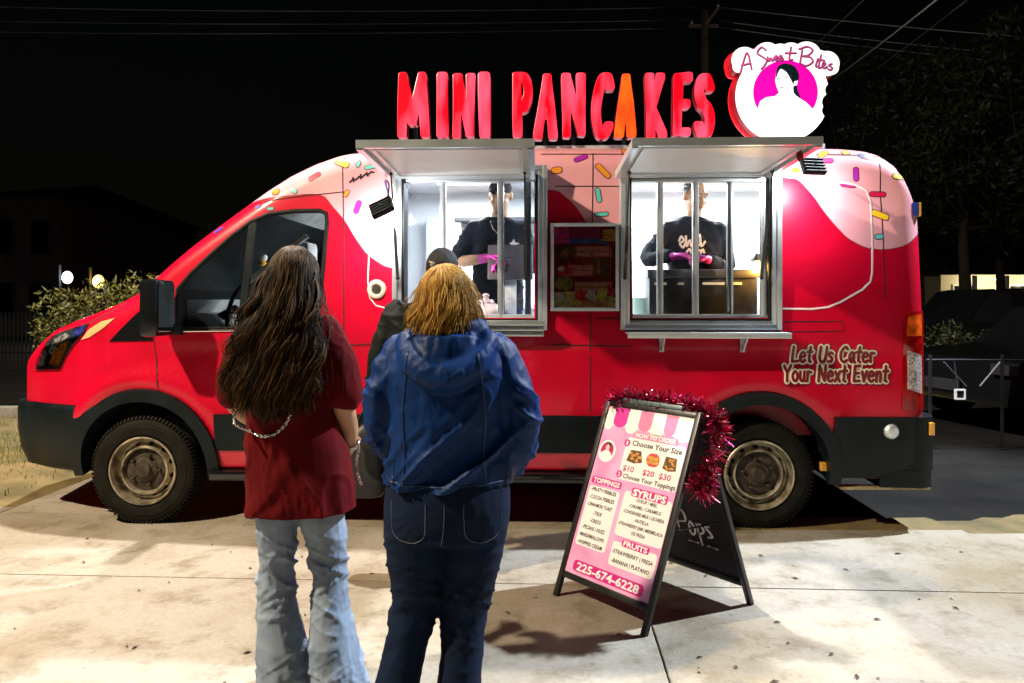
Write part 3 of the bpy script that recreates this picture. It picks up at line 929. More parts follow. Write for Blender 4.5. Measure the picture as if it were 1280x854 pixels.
# ---- sprinkles: flat printed shapes, each with its darker edge
SPC = dict(y=(.80, .52, .02), o=(.72, .28, .02), r=(.55, .01, .06), t=(.10, .55, .50), b=(.05, .06, .42), p=(.35, .02, .38), k=(.55, .03, .20), g=(.45, .40, .02), n=(.02, .03, .14))
M['spr_edge'] = mat('sprinkle_outline', (.16, .01, .06), .4)
SPM = {k: mat('sprinkle_' + str(i), c, .35, coat=.5) for i, (k, c) in enumerate(SPC.items())}
SPR = [(393, 221, 17, 6, 32, 'r'), (367, 238, 11, 6, -38, 't'), (345, 240, 10, 8, 10, 'o'), (322, 259, 7, 4, 40, 'b'), (273, 288, 14, 4, 30, 'b'), (338, 261, 9, 4, 5, 't'), (427, 204, 22, 8, -25, 'y'),
       (448, 205, 9, 5, 80, 't'), (447, 259, 17, 6, 72, 'p'), (433, 242, 10, 5, 60, 'o'), (463, 209, 15, 5, 12, 't'), (726, 198, 18, 6, 22, 'p'), (754, 214, 24, 7, -46, 'o'), (696, 213, 14, 8, 4, 'o'), (748, 244, 19, 6, -80, 't'),
       (752, 268, 17, 5, 3, 't'), (780, 189, 9, 5, 86, 'o'), (1029, 193, 16, 6, 28, 'y'), (1057, 191, 10, 6, 5, 'y'), (1033, 201, 17, 6, 3, 'k'), (1083, 196, 20, 6, -12, 'n'), (1070, 218, 18, 6, 88, 'p'), (1124, 221, 18, 7, -4, 'g'),
       (1097, 243, 20, 6, -2, 'r'), (1060, 232, 18, 4, -8, 'k'), (1100, 269, 22, 8, -22, 'y'), (1099, 296, 11, 6, 5, 't'), (995, 213, 10, 6, 5, 'y')]
def capsule2(L_, W_, n=6):
    r = W_ / 2; h = max(L_ / 2 - r, 0)
    return [(h + r * math.cos(R(a)), r * math.sin(R(a))) for a in np.linspace(-90, 90, n)] + [(-h + r * math.cos(R(a)), r * math.sin(R(a))) for a in np.linspace(90, 270, n)]
for px, py, L_, W_, a, c in SPR:
    u0, z0 = spix(px, py); k = .0052
    ca, sa = math.cos(R(a)), math.sin(R(a))
    def tr(pts): return [(u0 + x * ca - y * sa, z0 + x * sa + y * ca) for x, y in pts]
    e = patch('sprinkle', tr(capsule2(L_ * k + .008, W_ * k + .008)), M['spr_edge'], off=.0015, thick=.003, px=False, step=.03)
    patch('sprinkle_face', tr(capsule2(L_ * k - .004, W_ * k - .004)), SPM[c], e, off=.0028, thick=.002, px=False, step=.03)

# ---- lettering on the flank
CG = {'L': (.62, [[(.10, 1), (.06, .02), (.58, .06)]]), 'e': (.56, [[(.08, .34), (.46, .38), (.42, .58), (.22, .64), (.06, .40), (.10, .10), (.30, 0), (.50, .10)]]), 't': (.44, [[(.24, .98), (.20, .06), (.36, .0)], [(.02, .66), (.44, .68)]]),
      'U': (.72, [[(.10, 1), (.08, .30), (.22, .02), (.46, .02), (.62, .30), (.64, 1)]]), 's': (.46, [[(.40, .56), (.24, .64), (.08, .52), (.22, .36), (.38, .24), (.30, .04), (.04, .04)]]), 'C': (.70, [[(.62, .86), (.44, 1.0), (.18, .84), (.06, .50), (.14, .14), (.38, 0), (.64, .12)]]),
      'a': (.56, [[(.46, .60), (.22, .64), (.06, .34), (.18, .02), (.36, .12), (.46, .56), (.44, .14), (.54, .0)]]), 'r': (.44, [[(.10, .62), (.10, 0)], [(.10, .38), (.24, .62), (.42, .58)]]), 'Y': (.66, [[(.04, 1), (.32, .52), (.28, 0)], [(.64, 1), (.32, .52)]]),
      'o': (.58, [[(.28, .64), (.08, .44), (.10, .12), (.30, 0), (.50, .20), (.48, .50), (.28, .64)]]), 'u': (.56, [[(.08, .62), (.10, .12), (.26, 0), (.42, .16), (.46, .62), (.46, .10), (.54, 0)]]), 'N': (.76, [[(.08, 0), (.10, 1), (.62, .04), (.66, 1)]]),
      'x': (.54, [[(.06, .62), (.48, 0)], [(.46, .64), (.06, 0)]]), 'E': (.62, [[(.56, 1), (.10, .96), (.08, .02), (.58, .04)], [(.10, .52), (.48, .54)]]), 'v': (.54, [[(.06, .64), (.26, 0), (.48, .66)]]), 'n': (.56, [[(.08, .62), (.10, 0)], [(.10, .36), (.28, .62), (.44, .50), (.46, 0)]]), ' ': (.42, [])}
def comic(tx):
    x = 0; out = []
    for ch in tx:
        w, ls = CG[ch]
        for q in ls:
            q2 = catmull(q, 4) if len(q) > 3 and ch not in 'NE' else q
            out.append([(x + p[0] + .10 * p[1], p[1]) for p in q2])
        x += w + .10
    return out, x - .10
for i, (tx, px, py, wpx) in enumerate((('Let Us Cater', 1040, 443, 100), ('Your Next Event', 1043, 467, 126))):
    u0, z0 = spix(px, py); ls, w = comic(tx); wd_ = wpx / 193; kx = wd_ / w; kz = .098
    ls = [[(p[0] * kx - wd_ / 2, (p[1] - .5) * kz) for p in q] for q in ls]
    prev = van
    for nm, rr_, m_, of, dz in (('lettering_shadow', .0225, M['spr_edge'], .0035, -.003), ('lettering_outline', .0185, M['cream'], .0070, 0), ('lettering', .0088, M['darkred_print'], .0105, 0)):
        v2, f2 = fill2d(contour(strokes_sdf(ls, rr_), -wd_ / 2 - .04, wd_ / 2 + .04, -kz / 2 - .04, kz / 2 + .04, 420))
        prev = lay(nm, v2, f2, u0 + (.003 if dz else 0), z0 + dz, m_, van if nm == 'lettering_shadow' else prev, off=of)
        if nm == 'lettering_shadow': root_ = prev
        else: prev = root_
u0, z0 = spix(452, 221)
sq = [[(-.085 + .0142 * i, .006 * ((i * 7) % 3 - 1)) for i in range(13)], [(-.06, -.012), (-.055, .014)], [(-.01, -.01), (.0, .014)], [(.04, -.012), (.042, .012)]]
v2, f2 = fill2d(contour(strokes_sdf(sq, .006), -.1, .1, -.03, .03, 160))
lay('lettering', v2, f2, u0, z0, M['black'], off=.003, rot=R(22))
# round cap on the flank
u0, z0 = spix(471, 362)
T = Matrix.Translation(surf(u0, z0, 0)) @ Matrix.Rotation(R(90), 4, 'X')
mb = MB(); mb.lathe([(0, .012), (.034, .012), (.036, .018), (.044, .02), (.058, .016), (.064, .0), (.064, -.02)], 36, mat=T); fcap = mb.build('filler_cap', mat('cap_cream', (.62, .55, .42), .4, .2, var=.2), van, smooth=30)
mb = MB(); mb.lathe([(.030, .0135), (.030, .016), (.022, .016), (.022, .0135)], 30, mat=T); mb.build('cap_ring', M['hub'], fcap)
# ---- serving windows
def swin(x0, x1, y0, y1, mull, inner_tilt=0):
    """frame outer edges in image px; mullions in px"""
    YF = -.035
    (u0, z1), (u1, z0) = vpix(x0, y0, YF), vpix(x1, y1, YF)
    w = .062
    fr = MB()
    yb = .16
    def ring(a0, a1, b0, b1, t, ya, yb_):
        fr.box(a0, a0 + t, ya, yb_, b0, b1, bev=.004); fr.box(a1 - t, a1, ya, yb_, b0, b1, bev=.004)
        fr.box(a0 + t + .0005, a1 - t - .0005, ya, yb_, b0, b0 + t, bev=.004); fr.box(a0 + t + .0005, a1 - t - .0005, ya, yb_, b1 - t, b1, bev=.004)
    ring(u0, u1, z0, z1, .03, YF, yb)
    ring(u0 + .031, u1 - .031, z0 + .031, z1 - .031, .028, YF + .012, yb)
    o = fr.build('serving_window', M['alu'], van, smooth=30)
    # dark gasket
    gk = MB()
    a0, a1, b0, b1 = u0 + .06, u1 - .06, z0 + .06, z1 - .06
    for q in ((a0, a0 + .012, b0, b1), (a1 - .012, a1, b0, b1), (a0 + .0125, a1 - .0125, b0, b0 + .012), (a0 + .0125, a1 - .0125, b1 - .012, b1)):
        gk.box(q[0], q[1], -.005, .14, q[2], q[3])
    gk.build('gasket', M['black'], o)
    ms = []
    for i, mx in enumerate(mull):
        u, _ = vpix(mx, 300, .05)
        yy = .03 if i % 2 else .07
        mb = MB(); mb.box(u - .02, u + .02, yy, yy + .03, b0 + .012, b1 - .012, bev=.004); mb.box(u - .006, u + .006, yy - .006, yy + .005, b0 + .02, b1 - .02)
        mb.build('mullion', M['alu'], o, smooth=30); ms.append(u)
    # bottom track rails of the sliding sashes
    for q0, q1 in ((b0 + .0125, b0 + .04), (b1 - .035, b1 - .0125)):
        mb = MB(); mb.box(a0 + .013, a1 - .013, .025, .105, q0, q1, bev=.004); mb.build('sash_rail', M['alu_soft'], o, smooth=30)
    return o, (u0, u1, z0, z1), (a0, a1, b0, b1), ms
def pane(o, u0, u1, z0, z1, y, m):
    mb = MB(); mb.box(u0, u1, y, y + .006, z0, z1); return mb.build('glass_pane', m, o)

lw, LO, LI, lm_ = swin(490, 684, 207, 413, [553, 626, 660])
rw, RO, RI, rm_ = swin(776, 978, 207, 413, [826, 869, 914, 954])
M['glass_hazy'] = glass_mat('hazy_glass', (.82, .86, .90), .09)
pane(lw, lm_[1], LI[1] - .01, LI[2], LI[3], .058, M['glass_hazy'])
pane(lw, LI[0] + .01, lm_[0], LI[2], LI[3], .088, M['glass_hazy'])
pane(rw, RI[0] + .01, rm_[0], RI[2], RI[3], .088, M['glass_serve'])
pane(rw, rm_[1], rm_[2], RI[2], RI[3], .058, M['glass_serve'])
pane(rw, rm_[2], RI[1] - .01, RI[2], RI[3], .088, M['glass_serve'])
# outside ledge shelves
def ledge(u0, u1, zt, d, name='serving_shelf', lip=.035, brackets=()):
    mb = MB(); mb.box(u0, u1, -d, .02, zt - .012, zt, bev=.003); mb.box(u0, u1, -d, -d + .008, zt - lip, zt - .0125, bev=.002)
    o = mb.build(name, M['alu_soft'], van, smooth=30)
    for u in brackets:
        b = MB(); b.bar((u, -.005, zt - .13), (u, -.005, zt - .013), .03, .01, Vector((0, 1, 0))); b.bar((u, -.01, zt - .12), (u, -d * .75, zt - .02), .022, .012, Vector((1, 0, 0)))
        b.build('bracket', M['alu_soft'], o)
    return o
zr = vpix(880, 416, -.14)[1]
ledge(vpix(785, 418, -.16)[0], vpix(990, 418, -.16)[0], zr, .16, brackets=[vpix(827, 430, 0)[0], vpix(928, 430, 0)[0]])
zl = vpix(600, 400, -.06)[1]
uL0, uL1 = vpix(498, 410, -.06)[0], vpix(680, 410, -.06)[0]
mb = MB()
for k in range(3): mb.box(uL0, uL1, -.11 + k * .022, .01, zl - .035 * (k + 1), zl - .035 * k - .004, bev=.004)
mb.build('serving_shelf', M['alu'], van, smooth=30)

# ---- open awning hatches
def awning(u0, u1, name='awning'):
    zh, zo, d = 2.275, 2.297, .85
    aw = empty(name, (0, 0, 0), parent=van)
    def pt(u, t, h=0): return Vector((u, -.03 - d * t, zh + (zo - zh) * t + h))
    mb = MB()
    mb.prism([(u0 + .02, .01), (u1 - .02, .01), (u1 - .02, .985), (u0 + .02, .985)], lambda a, t: pt(a, t, 0), lambda a, t: pt(a, t, .012))
    mb.build('panel', M['white_panel'], aw)
    def rail(a, b, n, w=.045, h=.05, mm=M['alu']):
        m_ = MB(); m_.bar(a, b, w, h); m_.build(n, mm, aw)
    rail(pt(u0, 0, .0), pt(u0, 1, .0), 'side_rail', .035, .045); rail(pt(u1, 0, .0), pt(u1, 1, .0), 'side_rail', .035, .045)
    rail(pt(u0 - .018, 1, .008), pt(u1 + .018, 1, .008), 'front_rail', .03, .042)
    rail(pt(u0, .0, .012), pt(u1, .0, .012), 'hinge_rail', .03, .05, M['alu_soft'])
    # inner lip round the panel
    m_ = MB(); i0, i1 = u0 + .06, u1 - .06
    for a, b in ((pt(i0, .07, -.006), pt(i0, .93, -.006)), (pt(i1, .07, -.006), pt(i1, .93, -.006)), (pt(i0, .07, -.006), pt(i1, .07, -.006)), (pt(i0, .93, -.006), pt(i1, .93, -.006))): m_.bar(a, b, .018, .012)
    m_.build('panel_lip', M['alu_soft'], aw)
    for u in (u0 + .045, u1 - .045):
        m_ = MB(); a = Vector((u, -.05, 1.62)); b = pt(u, .28, -.03); c = a.lerp(b, .5)
        m_.tube([a, c], .010, 10); m_.tube([c, b], .005, 8); m_.ell(a, (.014, .014, .014), 10, 6); m_.ell(b, (.012, .012, .012), 10, 6)
        m_.build('gas_strut', M['black_gloss'], aw, smooth=50)
    return aw, pt
def ua(px): return (px - CX) * 3.93 / F
aL, ptL = awning(ua(457), ua(671)); aR, ptR = awning(ua(799), ua(1022))
# heart-ish badge under the right hatch corner
mb = MB(); q = ptR(ua(1013), .80, -.01); mb.ell(q + Vector((0, 0, -.02)), (.02, .008, .03)); mb.build('hinge_badge', M['darkred_print'], aR, smooth=60)

# ---- flood lamps at the hatch ends (lit)
M['lit_white'] = mat('lit_lens', (1, 1, 1), .5, emit=(1, 1, 1), es=6)
def flood(u, z, yaw, tilt, roll, power, cable=None):
    fl = empty('flood_lamp', (u, -.26, z), parent=van)
    fl.rotation_euler = (0, 0, 0)
    mt = Matrix.Rotation(yaw, 4, 'Z') @ Matrix.Rotation(tilt, 4, 'X') @ Matrix.Rotation(roll, 4, 'Z')
    # housing points down its local -Z, lens on the -Z side
    mb = MB(); mb.box(-.075, .075, -.055, .055, 0, .03, bev=.008, mat=mt)
    for k in range(5): mb.box(-.07, .07, -.05 + k * .022, -.044 + k * .022, .03, .045, mat=mt)
    mb.build('housing', M['black_plastic'], fl, smooth=40)
    mb = MB(); mb.box(-.07, .07, -.045, .045, -.004, -.001, mat=mt); mb.build('lens', M['lit_white'], fl)
    mb = MB(); mb.bar(mt @ Vector((.0, .0, .045)), Vector((0, .20, .10)), .02, .008); mb.build('bracket', M['black_plastic'], fl)
    ld = bpy.data.lights.new('flood_light', 'AREA'); ld.shape = 'RECTANGLE'; ld.size = .13; ld.size_y = .08; ld.energy = power; ld.color = (1.0, .98, .97)
    lo = bpy.data.objects.new('flood_light', ld); COL.objects.link(lo); lo.parent = fl
    lo.matrix_local = mt @ Matrix.Translation((0, 0, -.012))
    if cable:
        m_ = MB(); m_.tube(catmull(cable, 6), .006, 6); m_.build('cable', mat('blue_cable', (.02, .04, .2), .5), fl, smooth=60)
    return fl
u0, z0 = vpix(479, 262, -.26)
# lens faces the flank and downward
flood(u0, z0, R(-18), R(58), R(30), 15, [(.02, .0, .04), (.02, .08, .16), (-.02, .16, .20), (.0, .2, .08)])
u0, z0 = vpix(1014, 210, -.26)
flood(u0, z0, R(14), R(64), 0, 13)

# ---- truck interior
KI = van
mb = MB(); yb = KY1 - .32
mb.box(KX0 + .02, KX1 - .02, yb, KY1 - .002, 1.40, 1.44, bev=.004); mb.build('back_counter', M['alu_soft'], van, smooth=30)
mb = MB(); mb.box(KX0 + .02, KX1 - .02, yb + .02, KY1 - .002, KZ0, 1.399); mb.build('back_cabinet', M['white_panel'], van)
mb = MB(); mb.box(-.55, .62, KY1 - .26, KY1 - .002, 2.16, 2.19, bev=.003); mb.build('wall_shelf', mat('shelf_dark', (.03, .035, .04), .5), van)
mb = MB(); mb.box(-.55, .62, KY1 - .02, KY1 - .003, 2.02, 2.05); mb.build('wall_trim', mat('grey_trim', (.35, .36, .37), .5), van)
mb = MB(); mb.box(.9, 2.3, KY1 - .02, KY1 - .003, 2.10, 2.12); mb.build('wall_trim', mat('grey_trim2', (.45, .46, .47), .5), van)
mb = MB(); mb.box(KX0 + .01, KX1 - .01, KY0 + .001, KY0 + .33, 1.20, 1.235, bev=.004); mb.build('front_counter', M['alu_soft'], van, smooth=30)
mb = MB(); mb.box(KX0 + .01, KX1 - .01, KY0 + .03, KY0 + .32, KZ0, 1.199); mb.build('front_cabinet', mat('red_cabinet', (.45, .01, .02), .4), van)
# wall units seen through the panes
mb = MB(); mb.box(1.62, 2.0, KY1 - .25, KY1 - .003, 1.62, 2.12, bev=.01); mb.build('wall_cabinet', mat('grey_cabinet', (.52, .54, .56), .4), van, smooth=30)
mb = MB(); mb.box(-.80, -.50, KY1 - .22, KY1 - .003, 1.5, 2.2, bev=.01); mb.build('wall_cabinet', mat('pale_cabinet', (.45, .50, .55), .4, var=.2), van, smooth=30)
# ceiling lamps
for uu in (-.35, .55, 1.35, 2.05):
    lf = empty('ceiling_lamp', (uu, 1.0, KZ1), parent=van)
    mb = MB(); mb.box(-.30, .30, -.11, .11, -.03, -.002, bev=.005); mb.build('housing', M['white_panel'], lf, smooth=30)
    mb = MB(); mb.box(-.28, .28, -.09, .09, -.034, -.031); mb.build('diffuser', M['lit_white'], lf)
    ld = bpy.data.lights.new('ceiling_light', 'AREA'); ld.shape = 'RECTANGLE'; ld.size = .56; ld.size_y = .18; ld.energy = 58; ld.color = (.93, .97, 1.0)
    lo = bpy.data.objects.new('ceiling_light', ld); COL.objects.link(lo); lo.parent = lf; lo.location = (0, 0, -.04)

# ---- menu board between the windows
uA_, z1_ = vpix(688, 279, -.02); uB_, z0_ = vpix(774, 389, -.02)
mbd = MB(); YP = -.012
mbd.box(uA_ + .02, uB_ - .02, YP + .006, .10, z0_ + .02, z1_ - .02)
menu = mbd.build('menu_board', mat('menu_maroon', (.26, .016, .03), .25, coat=.8, var=.3, vscale=5), van)
fr = MB(); t = .022
fr.box(uA_, uA_ + t, YP - .012, .1, z0_, z1_, bev=.003); fr.box(uB_ - t, uB_, YP - .012, .1, z0_, z1_, bev=.003)
fr.box(uA_ + t + .0004, uB_ - t - .0004, YP - .012, .1, z0_, z0_ + t, bev=.003); fr.box(uA_ + t + .0004, uB_ - t - .0004, YP - .012, .1, z1_ - t, z1_, bev=.003)
fr.build('frame', M['alu_soft'], menu, smooth=30)
MW, MH = uB_ - uA_ - 2 * t, z1_ - z0_ - 2 * t
def mp(s, q): return (uA_ + t + s * MW, z0_ + t + q * MH)
_mlayer = [0]
def mpoly(pts, col, name='print_block', rough=.3, var=.4):
    _mlayer[0] += 1
    y = YP + .0055 - _mlayer[0] * .00018
    m = MB(); P_ = [mp(*p) for p in pts]
    m.add([Vector((a, y, b)) for a, b in P_], [tuple(range(len(P_)))])
    mm = mat('print_%d' % _mlayer[0], tuple(min(.9, c * 2.6 + .015) for c in col), rough, coat=.8, var=var, vscale=30)
    return m.build(name, mm, menu)
def mtext(tx, s, q, w, h, col, name='lettering'):
    _mlayer[0] += 1
    y = YP + .0055 - _mlayer[0] * .00018
    v2, f2 = text2d(tx, h * MH, .03, width=w * MW); c = mp(s, q)
    return link(name, mesh_of(name, [Vector((c[0] + p.x, y, c[1] + p.y)) for p in v2], f2, mat('print_ink_%d' % _mlayer[0], col, .4)), menu)
def blob2(cx, cy, rx, ry, n=16, j=.2, sd=1):
    rr = random.Random(sd); return [(cx + rx * math.cos(6.283 * k / n) * (1 + rr.uniform(-j, j)), cy + ry * math.sin(6.283 * k / n) * (1 + rr.uniform(-j, j))) for k in range(n)]
mpoly([(0, .79), (.24, .79), (.24, 1), (0, 1)], (.30, .01, .12))
mpoly([(.24, .86), (.74, .86), (.74, .99), (.24, .99)], (.16, .01, .08)); mtext('MENU', .49, .925, .44, .15, (.30, .02, .05))
mpoly([(.24, .79), (.76, .79), (.92, .76), (.80, .85), (.24, .85)], (.02, .06, .20))
for k in range(4): mpoly(blob2(.91, .84 + .035 * k, .12, .022, sd=k), (.40, .17, .02))
for k, (b, tx1, tx2) in enumerate(((.66, 'MINI PANCAKES', 'FRESA  CREMA'), (.43, 'MINI PANCAKES', 'CHOCOLATE'), (.22, 'STRAWBERRY', 'BANANA'))):
    s = .64 if k != 1 else .42
    mpoly([(s - .30, b - .04), (s + .30, b - .04), (s + .30, b + .10), (s - .30, b + .10)], (.26, .05, .035))
    mtext(tx1, s, b + .065, .5, .06, (.62, .48, .36)); mtext(tx2, s, b, .52, .06, (.70, .50, .42))
mpoly([(.06, .62), (.20, .58), (.38, .68), (.28, .77), (.08, .74)], (.035, .02, .012)); mpoly(blob2(.18, .67, .07, .05, sd=4), (.16, .05, .02))
mpoly(blob2(.17, .45, .13, .075, sd=5), (.35, .015, .03)); mpoly(blob2(.12, .48, .05, .03, sd=6), (.72, .55, .5))
mpoly([(.63, .40), (.92, .36), (.94, .60), (.64, .62)], (.06, .02, .015)); mpoly([(.70, .42), (.74, .42), (.75, .58), (.71, .58)], (.28, .09, .03))
mpoly(blob2(.16, .30, .15, .09, sd=7), (.10, .10, .02)); mpoly(blob2(.10, .27, .05, .035, sd=8), (.20, .17, .04))
mpoly([(.0, .0), (1, .0), (1, .13), (.62, .16), (.3, .2), (.0, .19)], (.50, .23, .07), var=.7); mpoly(blob2(.10, .13, .07, .06, sd=9), (.85, .78, .62))
mpoly(blob2(.44, .14, .10, .09, sd=10), (.42, .01, .02)); mpoly(blob2(.60, .15, .07, .07, sd=11), (.75, .40, .36)); mpoly(blob2(.78, .17, .09, .07, sd=12), (.72, .66, .04)); mpoly(blob2(.93, .2, .06, .06, sd=13), (.45, .02, .03))
mpoly([(.35, .02), (.85, .02), (.82, .075), (.38, .075)], (.28, .12, .05)); mpoly(blob2(.37, .06, .08, .035, sd=14), (.5, .3, .03))
pn = MB(); pn.box(uA_ + t, uB_ - t, YP - .008, YP - .004, z0_ + t, z1_ - t); pn.build('cover_glass', glass_mat('menu_glass', (.95, .93, .92), .05), menu)

# ================================================================== ROOF SIGN
M['letter_side'] = mat('letter_return', (.16, .004, .01), .35)
def glow(name, c0, c1, s, scale=7.0):
    m = bpy.data.materials.new(name); m.use_nodes = True
    nt = m.node_tree; b = nt.nodes['Principled BSDF']; tc = nt.nodes.new('ShaderNodeTexCoord'); n = nt.nodes.new('ShaderNodeTexNoise'); r = nt.nodes.new('ShaderNodeValToRGB')
    n.inputs['Scale'].default_value = scale; n.inputs['Detail'].default_value = 2
    mp_ = nt.nodes.new('ShaderNodeMapping'); mp_.inputs['Scale'].default_value = (1.6, 1, .45)
    nt.links.new(tc.outputs['Object'], mp_.inputs[0]); nt.links.new(mp_.outputs[0], n.inputs['Vector'])
    r.color_ramp.elements[0].position = .40; r.color_ramp.elements[0].color = (*c0, 1); r.color_ramp.elements[1].position = .66; r.color_ramp.elements[1].color = (*c1, 1)
    nt.links.new(n.outputs[0], r.inputs[0]); nt.links.new(r.outputs[0], b.inputs['Emission Color']); nt.links.new(r.outputs[0], b.inputs['Base Color'])
    b.inputs['Emission Strength'].default_value = s; b.inputs['Roughness'].default_value = .25
    return m
M['letter_red'] = glow('lit_red_acrylic', (.66, .001, .008), (.92, .06, .12), .9, 5.0)
M['letter_orange'] = glow('lit_orange_acrylic', (.86, .045, .006), (.92, .10, .006), .9)
YS = .22            # the sign stands just inside the near roof edge
GL = dict(
    M=[[(.10, 0), (.14, 1), (.46, .22), (.80, 1), (.90, 0)]],
    I=[[(.5, 0), (.5, 1)]],
    N=[[(.12, 0), (.12, 1), (.86, .03), (.86, 1)]],
    P=[[(.16, 0), (.16, 1.0)], [(.16, 1.0), (.36, 1.0), (.62, .98), (.84, .84), (.84, .64), (.62, .48), (.36, .44), (.2, .44)]],
    A=[[(.06, 0), (.30, .55), (.52, 1), (.74, .55), (.92, 0)], [(.24, .34), (.78, .34)]],
    C=[[(.88, .86), (.70, 1.0), (.42, .93), (.18, .62), (.14, .32), (.34, .04), (.62, 0), (.88, .14)]],
    K=[[(.16, 0), (.16, 1)], [(.84, 1), (.26, .46), (.90, 0)]],
    E=[[(.86, 1), (.18, .98), (.16, .02), (.88, .02)], [(.18, .52), (.76, .52)]],
    S=[[(.88, .84), (.64, 1.0), (.34, .95), (.16, .76), (.34, .56), (.66, .46), (.86, .26), (.68, .04), (.34, .0), (.10, .14)]])
LET = [('M', 495, 541), ('I', 547, 561), ('N', 564, 596), ('I', 599, 614), ('P', 639, 669), ('A', 666, 698), ('N', 700, 735), ('C', 736, 768), ('A', 767, 795), ('K', 804, 834), ('E', 837, 864), ('S', 865, 894)]
S_ = 1 / (F / (VD + YS))
sign_frame = MB(); ub0, zb0 = vpix(492, 176, YS + .05); ub1, _ = vpix(1030, 176, YS + .05)
sign_frame.box(ub0, ub1, YS + .03, YS + .07, zb0 - .075, zb0 - .045, bev=.004)
for px in np.linspace(510, 1010, 7):
    uu, _ = vpix(px, 176, YS + .05); sign_frame.box(uu - .015, uu + .015, YS + .035, YS + .065, 2.48, zb0 - .045)
sign_frame.build('sign_rail', M['alu_soft'], van, smooth=30)
rl = random.Random(4)
for i, (ch, x0, x1) in enumerate(LET):
    yt = 93.5 + rl.uniform(-1.5, 1.5); ybt = 174 + rl.uniform(-1.5, 1.0)
    (u0, z1), (u1, z0) = vpix(x0, yt, YS), vpix(x1, ybt, YS)
    r = {'I': .036, 'M': .0275, 'N': .0275}.get(ch, .0275)
    W_, H_ = u1 - u0 - 2 * r, z1 - z0 - 2 * r
    sk = rl.uniform(-.012, .012)
    lines = []
    for ln in GL[ch]:
        pts = catmull(ln, 6) if ch in 'CSP' and len(ln) > 2 else ln
        lines.append([(r + (p[0] if W_ > .01 else .5) * max(W_, .004) + sk * p[1], r + p[1] * H_) for p in pts])
    base = strokes_sdf(lines, r, 4.5)
    def fn(X, Y, base=base, ph=i * 1.7): return base(X, Y) - .0025 * np.sin(Y * 9 + ph)
    v2, f2 = fill2d(contour(fn, -.05, u1 - u0 + .05, -.05, z1 - z0 + .05, 110), extrude=.035, bevel=.004)
    v = [Vector((u0 + p.x, YS - p.z, z0 + p.y)) for p in v2]
    me = mesh_of('sign_letter', v, f2, [M['letter_side'], M['letter_orange'] if i == 8 else M['letter_red']])
    bm = bmesh.new(); bm.from_mesh(me); bmesh.ops.remove_doubles(bm, verts=bm.verts, dist=1e-5); bmesh.ops.recalc_face_normals(bm, faces=bm.faces)
    for fc in bm.faces:
        if abs(fc.normal.y) > .5 and fc.calc_center_median().y < YS - .02: fc.material_index = 1
    bm.to_mesh(me); bm.free()
    lo = link('sign_letter', me, van)
    mb = MB(); uc = (u0 + u1) / 2; mb.box(uc - .012, uc + .012, YS + .041, YS + .055, zb0 - .06, z0 + .12); mb.build('letter_mount', M['black'], lo)

# round logo sign with cloud of lettering and a bite out of its edge
YG = YS - .02
def lp(cx, cy):
    """a point of the logo drawing -> image px -> truck plane"""
    return (900 + cx / 5.694, 40 + cy / 5.694)
def l2(cx, cy): return vpix(*lp(cx, cy), YG)
KL = 1 / 5.694 * (VD + YG) / F
uO, zO = l2(445, 480)
def circ(X, Y, cx, cy, r):
    u, z = l2(cx, cy); return np.hypot(X - u, Y - z) - r * KL
def logo_fn(grow=0.0):
    def fn(X, Y):
        d = circ(X, Y, 443, 455, 326 + grow)
        for c in ((175, 200, 92), (250, 215, 90), (335, 175, 100), (430, 175, 90), (505, 165, 88), (615, 175, 105), (700, 225, 95), (760, 225, 88), (795, 255, 50), (130, 250, 40)):
            d = np.minimum(d, circ(X, Y, c[0], c[1], c[2] + grow))
        for c in ((805, 415, 55), (790, 500, 62), (815, 585, 72), (775, 560, 48), (850, 480, 90), (860, 590, 90), (840, 380, 45), (790, 375, 18)):
            d = np.maximum(d, -circ(X, Y, c[0], c[1], c[2] - grow))
        return d
    return fn
lg = contour(logo_fn(), uO - .45, uO + .45, zO - .45, zO + .5, 170)
M['logo_white'] = mat('lit_white_acrylic', (.9, .9, .9), .3, emit=(1, 1, 1), es=1.05)
M['logo_mag'] = mat('lit_magenta_acrylic', (.45, .003, .2), .3, emit=(.78, .0, .36), es=.9)
M['logo_hair'] = mat('logo_hair_print', (.004, .02, .022), .25, coat=.5)
M['logo_pink'] = mat('logo_pink_print', (.55, .06, .26), .35, emit=(.7, .1, .35), es=.3)
M['logo_ink'] = mat('logo_ink', (.06, .006, .03), .4)
v2, f2 = fill2d(lg, extrude=.05, bevel=.0)
me = mesh_of('logo_sign', [Vector((p.x, YG + .05 - p.z, p.y)) for p in v2], f2, [M['letter_side'], M['logo_white']])
bm = bmesh.new(); bm.from_mesh(me); bmesh.ops.remove_doubles(bm, verts=bm.verts, dist=1e-5); bmesh.ops.recalc_face_normals(bm, faces=bm.faces)
for fc in bm.faces:
    if abs(fc.normal.y) > .7 and fc.calc_center_median().y < YG + .02: fc.material_index = 1
bm.to_mesh(me); bm.free()
logo = link('logo_sign', me, van)
mb = MB(); mb.box(uO - .12, uO + .12, YG + .10, YG + .13, zb0 - .06, zO); mb.build('sign_bracket', M['black'], logo)
